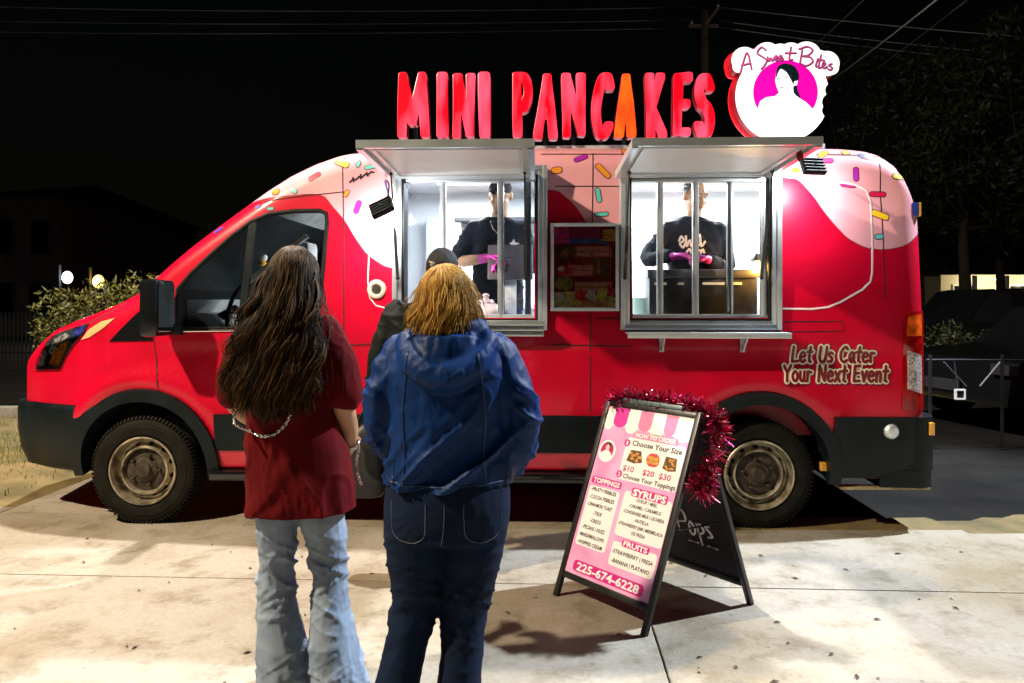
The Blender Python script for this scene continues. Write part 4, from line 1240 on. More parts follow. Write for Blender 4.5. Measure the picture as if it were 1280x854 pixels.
# red rim lettering return seen beside the disc
rimf = logo_fn(7)
def rim_shift(X, Y): return rimf(X + .012, Y)
v2, f2 = fill2d(contour(rim_shift, uO - .5, uO + .5, zO - .5, zO + .55, 150), extrude=.01)
link('rim_plate', mesh_of('rim_plate', [Vector((p.x, YG + .112 - p.z, p.y)) for p in v2], f2, mat('lit_red_rim', (.6, .01, .02), .3, emit=(.55, .004, .01), es=.6)), logo)
def flat(name, loops, m, off, ext=0):
    v2, f2 = fill2d(loops)
    return link(name, mesh_of(name, [Vector((p.x, YG - off, p.y)) for p in v2], f2, m), logo)
def inpoly(px_poly):
    P_ = [l2(*p) for p in px_poly]
    def fn(X, Y):
        ins = np.zeros(X.shape, bool); d = np.full(X.shape, 1e9)
        for (ax, ay), (bx, by) in zip(P_, P_[1:] + P_[:1]):
            vx, vy = bx - ax, by - ay
            t_ = np.clip(((X - ax) * vx + (Y - ay) * vy) / (vx * vx + vy * vy + 1e-12), 0, 1)
            d = np.minimum(d, np.hypot(X - ax - t_ * vx, Y - ay - t_ * vy))
            c = ((ay > Y) != (by > Y)) & (X < (bx - ax) * (Y - ay) / ((by - ay) if abs(by - ay) > 1e-12 else 1e-12) + ax)
            ins ^= c
        return np.where(ins, -d, d)
    return fn
def sm(p): return [tuple(q) for q in catmull(p + [p[0]], 4)[:-1]]
bust = inpoly([(265, 700), (262, 560), (285, 495), (330, 465), (390, 458), (420, 432), (405, 400), (392, 350), (400, 290), (440, 255), (490, 262), (515, 310), (530, 350), (555, 340), (548, 378), (522, 385), (522, 430), (560, 470), (610, 500), (655, 545), (665, 700)])
def magf(X, Y): return np.maximum(circ(X, Y, 465, 430, 225), -bust(X, Y))
def magclip(X, Y):
    _, zc = l2(0, 552); return np.maximum(magf(X, Y), zc - Y)
bx = (uO - .35, uO + .35, zO - .35, zO + .4)
flat('print_disc', contour(magclip, *bx, 190), M['logo_mag'], .0015)
hair = inpoly(sm([(400, 285), (410, 250), (445, 228), (495, 230), (540, 258), (562, 310), (556, 345), (530, 352), (522, 372), (505, 345), (480, 300), (455, 275), (425, 268), (398, 330)]))
hair2 = inpoly(sm([(520, 388), (545, 385), (552, 420), (572, 468), (545, 458), (522, 430)]))
flat('print_hair', contour(lambda X, Y: np.minimum(hair(X, Y), hair2(X, Y)), *bx, 260), M['logo_hair'], .003)
for q in ([(402, 338), (412, 330), (424, 336)], [(458, 330), (472, 324), (486, 334)], [(425, 395), (440, 400), (452, 394)], [(512, 525), (513, 527)], [(506, 632), (507, 634)], [(500, 280), (512, 330)]):
    flat('print_line', contour(strokes_sdf([[l2(*p) for p in q]], 2.6 * KL), *bx, 420), M['logo_ink'], .0045)
scr = [[(140, 295), (188, 148), (222, 265)], [(150, 238), (215, 222)], [(322, 128), (292, 108), (262, 148), (300, 176), (330, 202), (312, 240), (292, 262)], [(335, 178), (345, 208), (358, 185), (370, 206), (386, 176)],
       [(388, 194), (406, 180), (396, 168), (387, 190), (400, 206), (414, 194)], [(420, 192), (437, 176), (427, 166), (419, 188), (431, 204), (448, 190)], [(502, 108), (489, 194), (512, 196)], [(462, 150), (537, 150)],
       [(582, 128), (566, 216)], [(560, 122), (620, 104), (656, 130), (626, 164), (588, 172), (640, 180), (656, 214), (612, 240), (574, 226)], [(694, 190), (677, 240), (693, 246)], [(716, 164), (697, 250), (716, 252)], [(690, 194), (738, 202)],
       [(727, 245), (747, 226), (736, 214), (723, 240), (739, 259), (757, 246)], [(792, 226), (771, 236), (796, 254), (782, 271), (764, 262)]]
scr = [catmull(q, 5) if len(q) > 2 else q for q in scr]
bx2 = (uO - .36, uO + .42, zO + .15, zO + .45)
flat('lettering_outline', contour(strokes_sdf([[l2(p[0] + 3, p[1] + 4) for p in q] for q in scr], 7.2 * KL), *bx2, 420), M['logo_ink'], .003)
flat('lettering', contour(strokes_sdf([[l2(*p) for p in q] for q in scr], 4.9 * KL), *bx2, 420), M['logo_pink'], .0045)
# ================================================================== STREET LAMPS (poles stand outside the picture)
M['galv'] = mat('galvanised_pole', (.33, .34, .35), .5, .7, var=.2)
def street_lamp(head, base, watts, col, label, size, spread=165, aim=None):
    sl = empty('street_lamp', (base[0], base[1], 0))
    tag(sl, label, 'street lamp')
    rel = Vector(head) - Vector((base[0], base[1], 0))
    mb = MB(); mb.tube([(0, 0, 0), (0, 0, rel.z + .45)], [.09, .055], 16); mb.lathe([(.2, 0), (.2, .03), (.12, .06), (.12, .12)], 20); mb.build('pole', M['galv'], sl, smooth=40)
    hd = Vector((rel.x, rel.y, 0)).normalized()
    mb = MB(); mb.tube([(0, 0, rel.z + .35), Vector((rel.x * .5, rel.y * .5, rel.z + .36)), Vector((rel.x, rel.y, rel.z + .16)) - hd * .25], .03, 10); mb.build('arm', M['galv'], sl, smooth=40)
    mb = MB(); mb.box(-.3, .3, -.14, .14, .03, .17, bev=.04, mat=Matrix.Translation(rel) @ Matrix.Rotation(math.atan2(hd.y, hd.x), 4, 'Z')); mb.build('housing', M['galv'], sl, smooth=40)
    mb = MB(); mb.box(-.2, .2, -.1, .1, .015, .028, mat=Matrix.Translation(rel) @ Matrix.Rotation(math.atan2(hd.y, hd.x), 4, 'Z')); mb.build('lens', mat('lamp_lens', (1, 1, 1), .5, emit=col, es=25), sl)
    ld = bpy.data.lights.new('lamp_light', 'SPOT'); ld.energy = watts; ld.color = col; ld.spot_size = R(spread); ld.spot_blend = .45; ld.shadow_soft_size = size
    lo = bpy.data.objects.new('lamp_light', ld); COL.objects.link(lo); lo.parent = sl; lo.location = rel + Vector((0, 0, -.05))
    if aim is not None: lo.rotation_euler = (V3(aim) - V3(head)).to_track_quat('-Z', 'Y').to_euler()
    return sl
V3 = Vector
street_lamp(KEY_POS, (-7.2, 1.1), KEY_W, KEY_COL, 'tall galvanised street lamp with warm light lighting the truck front', .09, 125, (-.4, 4.7, 1.7))
street_lamp(TOP_POS, (-8.6, 6.5), TOP_W, TOP_COL, 'tall galvanised street lamp with long arm reaching over the truck bonnet', .12)
street_lamp(LED_POS, (9.5, 6.4), LED_W, LED_COL, 'tall galvanised street lamp with cool white light beyond the truck rear', .10, 96, (-.2, 2.4, 0))

# ================================================================== BACKGROUND
M['leaf_hedge'] = island_mat('hedge_leaf', [(.04, .05, .007), (.10, .095, .012), (.17, .14, .02), (.03, .035, .008)], .55)
M['leaf_dark'] = island_mat('tree_leaf', [(.012, .02, .006), (.03, .042, .012), (.05, .055, .018)], .6)
M['twig'] = mat('twig', (.10, .075, .035), .8)
M['bark'] = mat('bark', (.035, .027, .02), .9, var=.5, vscale=6, bump=1, bscale=12)
def leaf_faces(mb, c, rad, n, size, rnd, shell=.45):
    for _ in range(n):
        d = Vector((rnd.gauss(0, 1), rnd.gauss(0, 1), rnd.gauss(0, 1))).normalized()
        k = shell + (1 - shell) * rnd.random() ** .6
        p = Vector(c) + Vector((d.x * rad[0], d.y * rad[1], d.z * rad[2])) * k
        a = Vector((rnd.gauss(0, 1), rnd.gauss(0, 1), rnd.gauss(0, 1) - .2)).normalized() * size * rnd.uniform(.6, 1.3)
        b = a.cross(Vector((rnd.gauss(0, 1), rnd.gauss(0, 1), rnd.gauss(0, 1)))).normalized() * size * rnd.uniform(.25, .45)
        mb.add([p - a, p + b * .9 - a * .1, p + a, p - b * .9 - a * .1], [(0, 1, 2, 3)])
# hedge beyond the truck's nose: separate shrubs
def shrub(x, y, w, h, sd, label):
    rnd = random.Random(sd)
    r = empty('shrub', (x, y, 0)); tag(r, label, 'shrub', 'shrubs of the clipped hedge')
    mb = MB()
    for k in range(26):
        a = rnd.uniform(0, 6.28); l = rnd.uniform(.2, 1.0)
        tip = Vector((math.cos(a) * w * .55 * l, math.sin(a) * w * .5 * l, h * rnd.uniform(.75, 1.14)))
        mid = tip * .5 + Vector((0, 0, .05))
        mb.tube([(0, 0, 0), mid, tip], [.012, .007, .002], 5)
        for q in range(3):
            t0 = mid.lerp(tip, rnd.uniform(.2, .9)); mb.tube([t0, t0 + Vector((rnd.uniform(-.2, .2), rnd.uniform(-.2, .2), rnd.uniform(.05, .22)))], [.004, .0015], 4)
    mb.build('branches', M['twig'], r, fix=False)
    mb = MB()
    for k in range(16):
        c = (rnd.uniform(-.42, .42) * w, rnd.uniform(-.35, .35) * w, h * rnd.uniform(.25, .92)); leaf_faces(mb, c, (.22, .22, .2), 130, .035, rnd, .2)
    for k in range(320):
        c = Vector((rnd.uniform(-.5, .5) * w, rnd.uniform(-.35, .35) * w, h * rnd.uniform(.9, 1.13))); leaf_faces(mb, c, (.03, .03, .06), 1, .045, rnd, .2)
    tag(mb.build('foliage', M['leaf_hedge'], r, fix=False), kind='stuff')
xh = at(110, 400, 9.9).x
for i, (dx, w, h) in enumerate(((-.22, .85, 1.42), (.42, .95, 1.56), (1.1, 1.0, 1.62), (1.8, 1.0, 1.55))):
    shrub(xh + dx, 9.95 + .12 * (i % 2), w, h, 10 + i, ['twiggy green shrub at the open end of the hedge', 'twiggy green shrub second from the open end of the hedge', 'twiggy green shrub behind the truck bonnet', 'twiggy green shrub behind the windshield pillar'][i])

# dark apartment block far left
M['brick_dark'] = mat('brown_brick', (.07, .05, .04), .9, var=.3, vscale=1.5)
M['roof_dark'] = mat('dark_shingles', (.03, .03, .032), .9, var=.3)
M['win_dark'] = mat('dark_window', (.006, .007, .01), .1, coat=1)
def building(name, x0, x1, y0, y1, h, rows, label, wall, wins, roofh=1.6, lit=()):
    b = empty(name, ((x0 + x1) / 2, y0, 0)); tag(b, label, 'building')
    W_ = (x1 - x0) / 2; D_ = y1 - y0
    mb = MB(); mb.box(-W_, W_, 0, D_, 0, h); mb.build('wall', wall, b)
    mb = MB(); e = .5
    mb.add([(-W_ - e, -e, h), (W_ + e, -e, h), (W_ + e, D_ + e, h), (-W_ - e, D_ + e, h), (-W_ + 2, D_ / 2, h + roofh), (W_ - 2, D_ / 2, h + roofh)], [(0, 1, 5, 4), (1, 2, 5), (2, 3, 4, 5), (3, 0, 4), (3, 2, 1, 0)])
    mb.build('roof', M['roof_dark'], b)
    for (wx, wz, ww, wh) in wins:
        m1 = MB(); m1.box(wx - ww / 2 - .08, wx + ww / 2 + .08, -.05, .02, wz - wh / 2 - .08, wz + wh / 2 + .08); fr_ = m1.build('window', M['roof_dark'], b)
        m1 = MB(); m1.box(wx - ww / 2, wx + ww / 2, -.065, -.052, wz - wh / 2, wz + wh / 2); m1.build('pane', M['win_dark'], fr_)
    return b
x0 = at(-70, 300, 30).x; x1 = at(62, 300, 30).x
building('apartment_block', x0, x1, 30, 44, 5.6, 2, 'dark two storey brick building with arched upper windows beyond the fence', M['brick_dark'], [(-1.2 + k * 1.5, 4.0, .7, 1.3) for k in range(3)] + [(-1.2 + k * 1.5, 1.5, .8, 1.3) for k in range(3)])
x0 = at(55, 300, 42).x; x1 = at(200, 300, 42).x
building('apartment_block', x0, x1, 42, 54, 4.2, 1, 'low dark building behind the hedge with two lit lamps', M['brick_dark'], [(-2, 1.6, 1.2, 1.3), (1.5, 1.6, 1.2, 1.3)], 1.2)
# two lit lamps on posts
def post_lamp(px, py, Y, col, r, es, watts, label):
    p = at(px, py, Y); b = empty('post_lamp', (p.x, Y, 0)); tag(b, label, 'lamp')
    mb = MB(); mb.tube([(0, 0, 0), (0, 0, p.z + .45)], .05, 8); mb.build('post', M['black'], b)
    mb = MB(); mb.ell((.26, 0, p.z), (r, r, r * 1.3), 12, 8); mb.build('globe', mat('lamp_globe', (1, 1, 1), .4, emit=col, es=es), b, smooth=60)
    ld = bpy.data.lights.new('globe_light', 'POINT'); ld.energy = watts; ld.color = col; ld.shadow_soft_size = r
    lo = bpy.data.objects.new('globe_light', ld); COL.objects.link(lo); lo.parent = b; lo.location = (.26, -r - .05, p.z)
post_lamp(75, 347, 26, (.9, .93, 1.0), .17, 5, 110, 'lit white globe lamp on a thin post behind the hedge')
post_lamp(113, 352, 24, (1, .62, .12), .17, 3.0, 160, 'lit yellow globe lamp on a thin post behind the hedge')
# iron picket fence, far left
fx = MB()
fn_ = empty('iron_fence', at(20, 415, 17) * 1.0); fn_.location.z = 0; tag(fn_, 'black iron picket fence along the street by the brick building', 'fence')
xa = at(-30, 400, 17).x - fn_.location.x; xb = at(62, 400, 17).x - fn_.location.x
for z in (.25, 1.05):
    mb = MB(); mb.box(xa, xb, -.02, .02, z, z + .04); mb.build('rail', M['black'], fn_)
pm = None
for k in range(18):
    x = xa + (xb - xa) * (k + .5) / 18
    if pm is None:
        mb = MB(); mb.box(-.012, .012, -.012, .012, 0, 1.2); pk = mb.build('picket', mat('iron', (.02, .02, .02), .5), fn_); pk.location = (x, -.034, 0); pm = pk
    else:
        c = pm.copy(); COL.objects.link(c); c.location = (x, -.034, 0)

# ---- right side: house with lit porch, trees, parked cars, fence
M['siding'] = mat('cream_siding', (.62, .55, .40), .7, var=.1)
M['white_trim'] = mat('white_trim', (.7, .7, .68), .6)
hx0, hx1 = at(1176, 380, 34).x, at(1330, 380, 34).x
hs = empty('house', ((hx0 + hx1) / 2, 34, 0)); tag(hs, 'cream house with a lit porch behind dark trees', 'house')
W_ = (hx1 - hx0) / 2
mb = MB(); mb.box(-W_, W_, 0, 8, 0, 2.9); mb.build('wall', M['siding'], hs)
mb = MB(); mb.add([(-W_ - .5, -2.6, 2.55), (W_ + .5, -2.6, 2.55), (W_ + .5, 8.5, 2.9), (-W_ - .5, 8.5, 2.9), (-W_, 4, 5.2), (W_, 4, 5.2)], [(0, 1, 5, 4), (1, 2, 5), (2, 3, 4, 5), (3, 0, 4), (3, 2, 1, 0)]); mb.build('roof', M['roof_dark'], hs)
for x in np.linspace(-W_ + .1, W_ - .1, 5):
    mb = MB(); mb.box(x - .07, x + .07, -2.4, -2.26, 0, 2.52); mb.build('porch_post', M['white_trim'], hs)
for x in (-W_ * .62, W_ * .28):
    mb = MB(); mb.box(x - .55, x + .55, -.06, .01, 1.0, 2.2); wq = mb.build('window', M['white_trim'], hs)
    mb = MB(); mb.box(x - .47, x + .47, -.075, -.062, 1.08, 2.12); mb.build('pane', M['win_dark'], wq)
mb = MB(); mb.box(-.2, .75, -.05, .01, 0, 2.15); mb.build('door', mat('blue_door', (.08, .12, .2), .5), hs)
mb = MB()
for k in range(26):
    x = -W_ + .2 + k * (2 * W_ - .4) / 25; mb.box(x - .015, x + .015, -2.36, -2.32, .1, .85)
mb.box(-W_ + .1, W_ - .1, -2.38, -2.30, .85, .92); mb.build('porch_railing', M['white_trim'], hs)
for x in (-W_ * .35, W_ * .5):
    mb = MB(); mb.ell((x, -1.2, 2.4), (.12, .12, .07), 10, 6); mb.build('porch_lamp', mat('porch_globe', (1, 1, 1), .4, emit=(1, .86, .55), es=10), hs)
    ld = bpy.data.lights.new('porch_light', 'POINT'); ld.energy = 170; ld.color = (1, .84, .52); ld.shadow_soft_size = .1
    lo = bpy.data.objects.new('porch_light', ld); COL.objects.link(lo); lo.parent = hs; lo.location = (x, -1.2, 2.25)

def tree(x, y, h, cr, sd, label, nclump=34, trunkr=.16, low=.35, leaf=.11, per=150):
    rnd = random.Random(sd)
    t = empty('tree', (x, y, 0)); tag(t, label, 'tree', 'dark trees behind the truck')
    mb = MB(); zt = h * low
    mb.tube([(0, 0, 0), (.05, 0, zt * .5), (0, .04, zt), (.1, 0, h * .75)], [trunkr * 1.3, trunkr, trunkr * .85, trunkr * .25], 10)
    cl = []
    for k in range(nclump):
        a = rnd.uniform(0, 6.28); e = rnd.uniform(-.75, 1); rr = math.sqrt(max(0, 1 - e * e)) * rnd.uniform(.45, 1)
        c = Vector((math.cos(a) * rr * cr, math.sin(a) * rr * cr, zt + (h - zt) * .5 + e * (h - zt) * .47)); cl.append(c)
        if k % 3 == 0: mb.tube([(0, 0, zt + (c.z - zt) * .3), c * .55 + Vector((0, 0, zt * .35)), c], [trunkr * .4, trunkr * .2, .01], 6)
    mb.build('trunk', M['bark'], t, smooth=60, fix=False)
    mb = MB()
    for c in cl:
        s_ = cr * rnd.uniform(.2, .36); leaf_faces(mb, c, (s_, s_, s_ * .7), per, leaf, rnd, .15)
    tag(mb.build('crown', M['leaf_dark'], t, fix=False), kind='stuff')
TR = [(1205, 21, 8.5, 3.0, 'tall dark tree standing directly behind the truck rear door'), (1290, 19, 8.8, 2.9, 'dark leafy tree overhanging the porch of the house'), (1075, 24, 9.4, 3.4, 'broad dark tree rising behind the roof sign'), (1250, 28, 7.0, 2.6, 'smaller dark tree close in front of the house')]
for i, (px, Y, h, cr, lb) in enumerate(TR): tree(at(px, 400, Y).x, Y, h, cr, 30 + i, lb, low=.36 if i < 3 else .45)
# low bushes along the lot edge at right
for i, (px, Y, w, h) in enumerate(((1178, 11.5, 1.3, 1.15), (1228, 11.8, 1.3, 1.05), (1285, 11.4, 1.4, 1.2))):
    rnd = random.Random(60 + i); p = at(px, 400, Y)
    r = empty('bush', (p.x, Y, 0)); tag(r, ['dark low bush beside the truck tail light', 'dark low bush in the middle of the lot edge row', 'dark low bush at the outer end of the lot edge row'][i], 'bush', 'low bushes along the lot edge')
    mb = MB()
    for k in range(9): mb.tube([(0, 0, 0), (rnd.uniform(-.4, .4) * w, rnd.uniform(-.3, .3), h * rnd.uniform(.6, 1))], [.015, .004], 5)
    mb.build('stems', M['twig'], r, fix=False)
    mb = MB()
    for k in range(18): leaf_faces(mb, (rnd.uniform(-.5, .5) * w, rnd.uniform(-.3, .3), h * rnd.uniform(.2, .9)), (.26, .26, .2), 90, .05, rnd, .1)
    tag(mb.build('foliage', M['leaf_dark'], r, fix=False), kind='stuff')

# parked cars
M['car_black'] = mat('black_car_paint', (.006, .007, .008), .2, coat=1)
M['car_glass'] = mat('car_glass', (.01, .012, .014), .05, coat=1)
def car(x, y, rz, label, L_=4.7, h=1.72):
    c = empty('parked_car', (x, y, 0), rz); tag(c, label, 'car', 'dark cars parked on the lot')
    pr = [(-.50, .32), (-.49, .62), (-.46, .80), (-.30, .90), (-.22, .96), (-.10, h * .985), (.10, h), (.36, h * .985), (.46, 1.08), (.495, .92), (.50, .35)]
    NW = 8; v, f = [], []
    for k in range(NW + 1):
        t = k / NW * 2 - 1
        for (a, z) in pr:
            w = .9 * t
            zz = z - (.05 * abs(t) ** 3 if z > .9 else 0)
            ins = .16 * max(0, (z - .95)) / .7
            v.append((a * L_, w * (1 - ins), zz))
    n = len(pr)
    for k in range(NW):
        for j in range(n - 1): f.append((k * n + j, k * n + j + 1, (k + 1) * n + j + 1, (k + 1) * n + j))
        f.append((k * n + n - 1, k * n, (k + 1) * n, (k + 1) * n + n - 1))
    f.append(tuple(range(n))); f.append(tuple(NW * n + j for j in range(n))[::-1])
    mb = MB(); mb.add(v, f); mb.build('body', M['car_black'], c, smooth=35)
    for s in (-1, 1):
        mb = MB(); q = .795
        for (a0, a1, b0, b1) in ((-.19, -.085, .12, .13), (.01, .01, .17, .17), (.19, .19, .37, .35)):
            mb.add([(a0 * L_, s * (.905 - .02), 1.02), (b0 * L_, s * (.905 - .02), 1.02), (b1 * L_, s * (.79), h * .93), (a1 * L_, s * (.79), h * .93)], [(0, 1, 2, 3)])
        mb.build('side_window', M['car_glass'], c)
        for a in (-.31, .30):
            w_ = MB(); w_.lathe([(0, .0), (.17, .0), (.18, .02), (.22, .03), (.33, .02), (.34, -.05), (.34, -.2), (0, -.2)], 24, mat=Matrix.Translation((a * L_, s * .90, .34)) @ Matrix.Rotation(R(-90) * s, 4, 'X'))
            w_.build('wheel', M['black_rubber'], c, smooth=35)
        mb = MB(); mb.box(-.50 * L_ - .005, -.47 * L_, s * .78 - .14, s * .78 + .1, .66, .78, bev=.015); mb.build('headlight', mat('car_lamp', (.05, .05, .055), .12, .3), c)
        mb = MB(); mb.box(.485 * L_, .50 * L_ + .006, s * .78 - .1, s * .78 + .1, .80, 1.02, bev=.015); mb.build('tail_light', M['tail_red'], c)
    mb = MB(); mb.box(-.5 * L_ - .012, -.5 * L_ + .01, -.26, .26, .42, .55); mb.build('number_plate', M['roof_dark'], c)
    return c
p = at(1190, 420, 15.5); car(p.x + .6, 15.5, R(4), 'dark parked car with its roofline showing below the lit house')
p = at(1235, 480, 9.2); car(p.x + 1.5, 9.3, R(12), 'black parked car close behind the truck rear bumper', h=1.45)
# dark lattice fence between the lot and the bushes, with a small glowing square reflector
lfn = empty('rail_fence', (at(1215, 500, 7.4).x, 7.4, 0)); tag(lfn, 'low dark rail fence with slanted braces behind the truck rear', 'fence')
mt_ = mat('fence_pipe', (.03, .03, .032), .5, .3); mt_b = mat('bright_brace', (.5, .5, .52), .35, .8)
for xx in (-.42, .30, 1.0, 1.7):
    mb = MB(); mb.tube([(xx, 0, 0), (xx, 0, .93)], .018, 8); mb.build('post', mt_, lfn, smooth=50)
for zz in (.88,):
    mb = MB(); mb.tube([(-.46, 0, zz), (2.0, 0, zz)], .014, 8); mb.build('rail', mt_, lfn, smooth=50)
for x0_, x1_ in ((-.30, -.08), (.26, .06), (.60, .62), (.98, .8)):
    mb = MB(); mb.tube([(x0_, -.03, .86), (x1_, -.03, .62)], .009, 6); mb.build('brace', mt_b, lfn, smooth=50)
bx_ = empty('marker_box', at(1200, 493, 7.3)); tag(bx_, 'small square white framed reflector on the rail fence', 'reflector')
mb = MB()
for q in ((-.052, .052, .036, .052), (-.052, .052, -.052, -.036), (-.052, -.036, -.0355, .0355), (.036, .052, -.0355, .0355)): mb.box(q[0], q[1], -.01, .012, q[2], q[3])
mb.build('frame', mat('white_reflector', (.8, .8, .78), .3, emit=(1, .95, .85), es=.12), bx_)  # weak emission makes the reflector frame glow without any lamp
mb = MB(); mb.box(-.035, .035, -.002, .012, -.035, .035); mb.build('plate', M['black'], bx_)
mb = MB(); mb.bar((0, .02, -.05), (0, .1, -(at(1200, 493, 7.3).z) + .88), .012, .012); mb.build('hanger', mt_, bx_)

# ---- utility pole with wires over the lot
p = at(881, 90, 25)
up = empty('utility_pole', (p.x, 25, 0)); tag(up, 'wooden utility pole with wires rising behind the roof letters', 'utility pole')
zt = at(881, 14, 25).z
mb = MB(); mb.tube([(0, 0, 0), (0, 0, zt)], [.17, .11], 12); mb.build('pole', mat('pole_wood', (.12, .09, .06), .9, var=.4, vscale=3), up, smooth=60)
mb = MB(); mb.bar((0, -.12, zt - .5), (.42, -.12, zt + .05), .07, .09); mb.bar((-.5, .16, zt - .45), (.5, .16, zt - .45), .09, .11); mb.build('crossarm', mat('pole_arm', (.26, .24, .22), .8), up)
for q in ((.42, -.12, zt + .12), (-.4, .16, zt - .33)):
    mb = MB(); mb.lathe([(.03, -.06), (.05, -.02), (.03, .0), (.05, .03), (.025, .06)], 12, mat=Matrix.Translation(q)); mb.build('insulator', M['white'], up, smooth=40)
M['wire'] = mat('wire', (.6, .62, .64), .5, .3)
def wire(a, b, sag, r, label):
    a, b = Vector(a), Vector(b); n = 24; base = Vector((a.x, a.y, 0))
    o = empty('overhead_wire', base); tag(o, label, 'wire', 'overhead wires')
    pts = [a.lerp(b, i / n) - Vector((0, 0, sag * 4 * (i / n) * (1 - i / n))) - base for i in range(n + 1)]
    mb = MB(); mb.tube(pts, r * 1.3, 6); mb.build('cable', M['wire'], o, smooth=60)
T_ = Vector((p.x, 24.8, 0))
def wz(py): return at(881, py, 24.8).z
wire(T_ + Vector((.42, 0, wz(9))), at(1420, 56, 22), .1, .012, 'highest wire running right from the utility pole')
wire(T_ + Vector((.42, 0, wz(26))), at(1420, 80, 22), .12, .010, 'middle wire running right from the utility pole')
wire(T_ + Vector((.42, 0, wz(34))), at(1420, 92, 22), .12, .010, 'lowest wire running right from the utility pole')
wire(T_ + Vector((-.4, 0, wz(9))), at(-200, 2, 30), .25, .012, 'highest wire running left from the utility pole')
wire(T_ + Vector((-.4, 0, wz(25))), at(-200, 22, 30), .2, .009, 'middle wire running left from the utility pole')
wire(T_ + Vector((-.4, 0, wz(35))), at(-200, 36, 30), .2, .009, 'lowest wire running left from the utility pole')
wire(at(1040, 100, 20), at(1240, -55, 8.2), .03, .010, 'thick bright service wire slanting up past the round sign')
wire(at(1015, 60, 22), at(1120, -40, 12), .03, .007, 'thin service wire slanting up behind the round sign')
wire(at(1090, 90, 24), at(1260, -40, 12), .03, .007, 'faint slanting wire beyond the thick service wire')
wire(at(1120, 238, 26), at(1330, 250, 26), .05, .012, 'low wire level with the truck flank crossing the dark trees')
# ================================================================== PEOPLE
V = Vector
class Blob(MB):
    """closed shapes that get fused into one continuous skin"""
    def chain(s, pts, rad, flat=1.0, axis=None, n=5, seg=18):
        """tapered limb through pts; flat squeezes it along axis"""
        P_ = [V(tuple(p)) for p in catmull(pts, n)]
        rr = np.interp(np.linspace(0, 1, len(P_)), np.linspace(0, 1, len(rad)), rad)
        # round ends
        d0 = (P_[0] - P_[1]).normalized(); d1 = (P_[-1] - P_[-2]).normalized()
        pre = [(P_[0] + d0 * rr[0] * math.sin(a), rr[0] * math.cos(a)) for a in (1.45, 1.1, .7, .35)]
        post = [(P_[-1] + d1 * rr[-1] * math.sin(a), rr[-1] * math.cos(a)) for a in (.35, .7, 1.1, 1.45)]
        allp = pre + list(zip(P_, rr)) + post
        b = len(s.v)
        s.tube([q[0] for q in allp], [float(q[1]) for q in allp], seg)
        if flat != 1.0 and axis is not None:
            ax = V(axis).normalized()
            for i in range(b, len(s.v)):
                k = (i - b) // seg
                c = allp[min(k, len(allp) - 1)][0]
                d = s.v[i] - c; s.v[i] = c + d - ax * d.dot(ax) * (1 - flat)
        return s
    def rings(s, rg, seg=28, pw=2.0):
        """stack of (cx, cy, z, rx, ry[, dz tilt])"""
        v, f = [], []
        pts = catmull([tuple(r[:5]) for r in rg], 4)
        for (cx, cy, z, rx, ry) in pts:
            for k in range(seg):
                a = 2 * math.pi * k / seg; c, sn = math.cos(a), math.sin(a)
                e = 2.0 / pw
                v.append(V((cx + rx * math.copysign(abs(c) ** e, c), cy + ry * math.copysign(abs(sn) ** e, sn), z)))
        n = len(pts)
        for i in range(n - 1):
            for k in range(seg):
                l = (k + 1) % seg; f.append((i * seg + k, i * seg + l, (i + 1) * seg + l, (i + 1) * seg + k))
        f.append(tuple(range(seg))[::-1]); f.append(tuple((n - 1) * seg + k for k in range(seg)))
        return s.add(v, f)
    def skin(s, name, m, parent, voxel=.008, smooth=5, disp=None, keep=None, cut=()):
        me = mesh_of('tmp', s.v, s.f, m)
        bm = bmesh.new(); bm.from_mesh(me); bmesh.ops.recalc_face_normals(bm, faces=bm.faces); bm.to_mesh(me); bm.free()
        o = link('tmp', me)
        md = o.modifiers.new('r', 'REMESH'); md.mode = 'VOXEL'; md.voxel_size = voxel
        md = o.modifiers.new('s', 'SMOOTH'); md.factor = .5; md.iterations = smooth
        dg = bpy.context.evaluated_depsgraph_get()
        r = bpy.data.meshes.new_from_object(o.evaluated_get(dg)); r.name = name
        bpy.data.objects.remove(o); bpy.data.meshes.remove(me)
        n = len(r.vertices); co = np.empty(n * 3); r.vertices.foreach_get('co', co); co = co.reshape(-1, 3)
        if disp is not None:
            no = np.empty(n * 3); r.vertex_normals.foreach_get('vector', no); no = no.reshape(-1, 3)
            co = co + no * disp(co)[:, None]
            r.vertices.foreach_set('co', co.ravel())
        r.materials.clear(); r.materials.append(m)
        for pc, pn in cut:
            bm = bmesh.new(); bm.from_mesh(r); bmesh.ops.bisect_plane(bm, geom=bm.verts[:] + bm.edges[:] + bm.faces[:], plane_co=pc, plane_no=pn, clear_outer=True); bm.to_mesh(r); bm.free()
        if keep is not None:
            bm = bmesh.new(); bm.from_mesh(r)
            bmesh.ops.delete(bm, geom=[q for q in bm.verts if not keep(q.co)], context='VERTS')
            bm.to_mesh(r); bm.free()
        r.polygons.foreach_set('use_smooth', [True] * len(r.polygons)); r.update()
        return link(name, r, parent)

def ridge(p): return 1 - np.abs(vnoise(p))
def folds(co, amp, sx, sz, tilt=(0.0, 0.0), seed=0.0):
    """stretched ridges: cloth folds"""
    q = co + 0
    z = co[:, 2] + tilt[0] * co[:, 0] + tilt[1] * co[:, 1]
    p = np.stack([co[:, 0] * sx + seed, co[:, 1] * sx + seed * .7, z * sz], 1)
    w = np.stack([vnoise(p * .5 + 7), vnoise(p * .5 + 19), vnoise(p * .5 + 31)], 1)
    rg_ = ridge(p + .9 * w)
    return amp * (1.7 * rg_ ** 5 - .55)

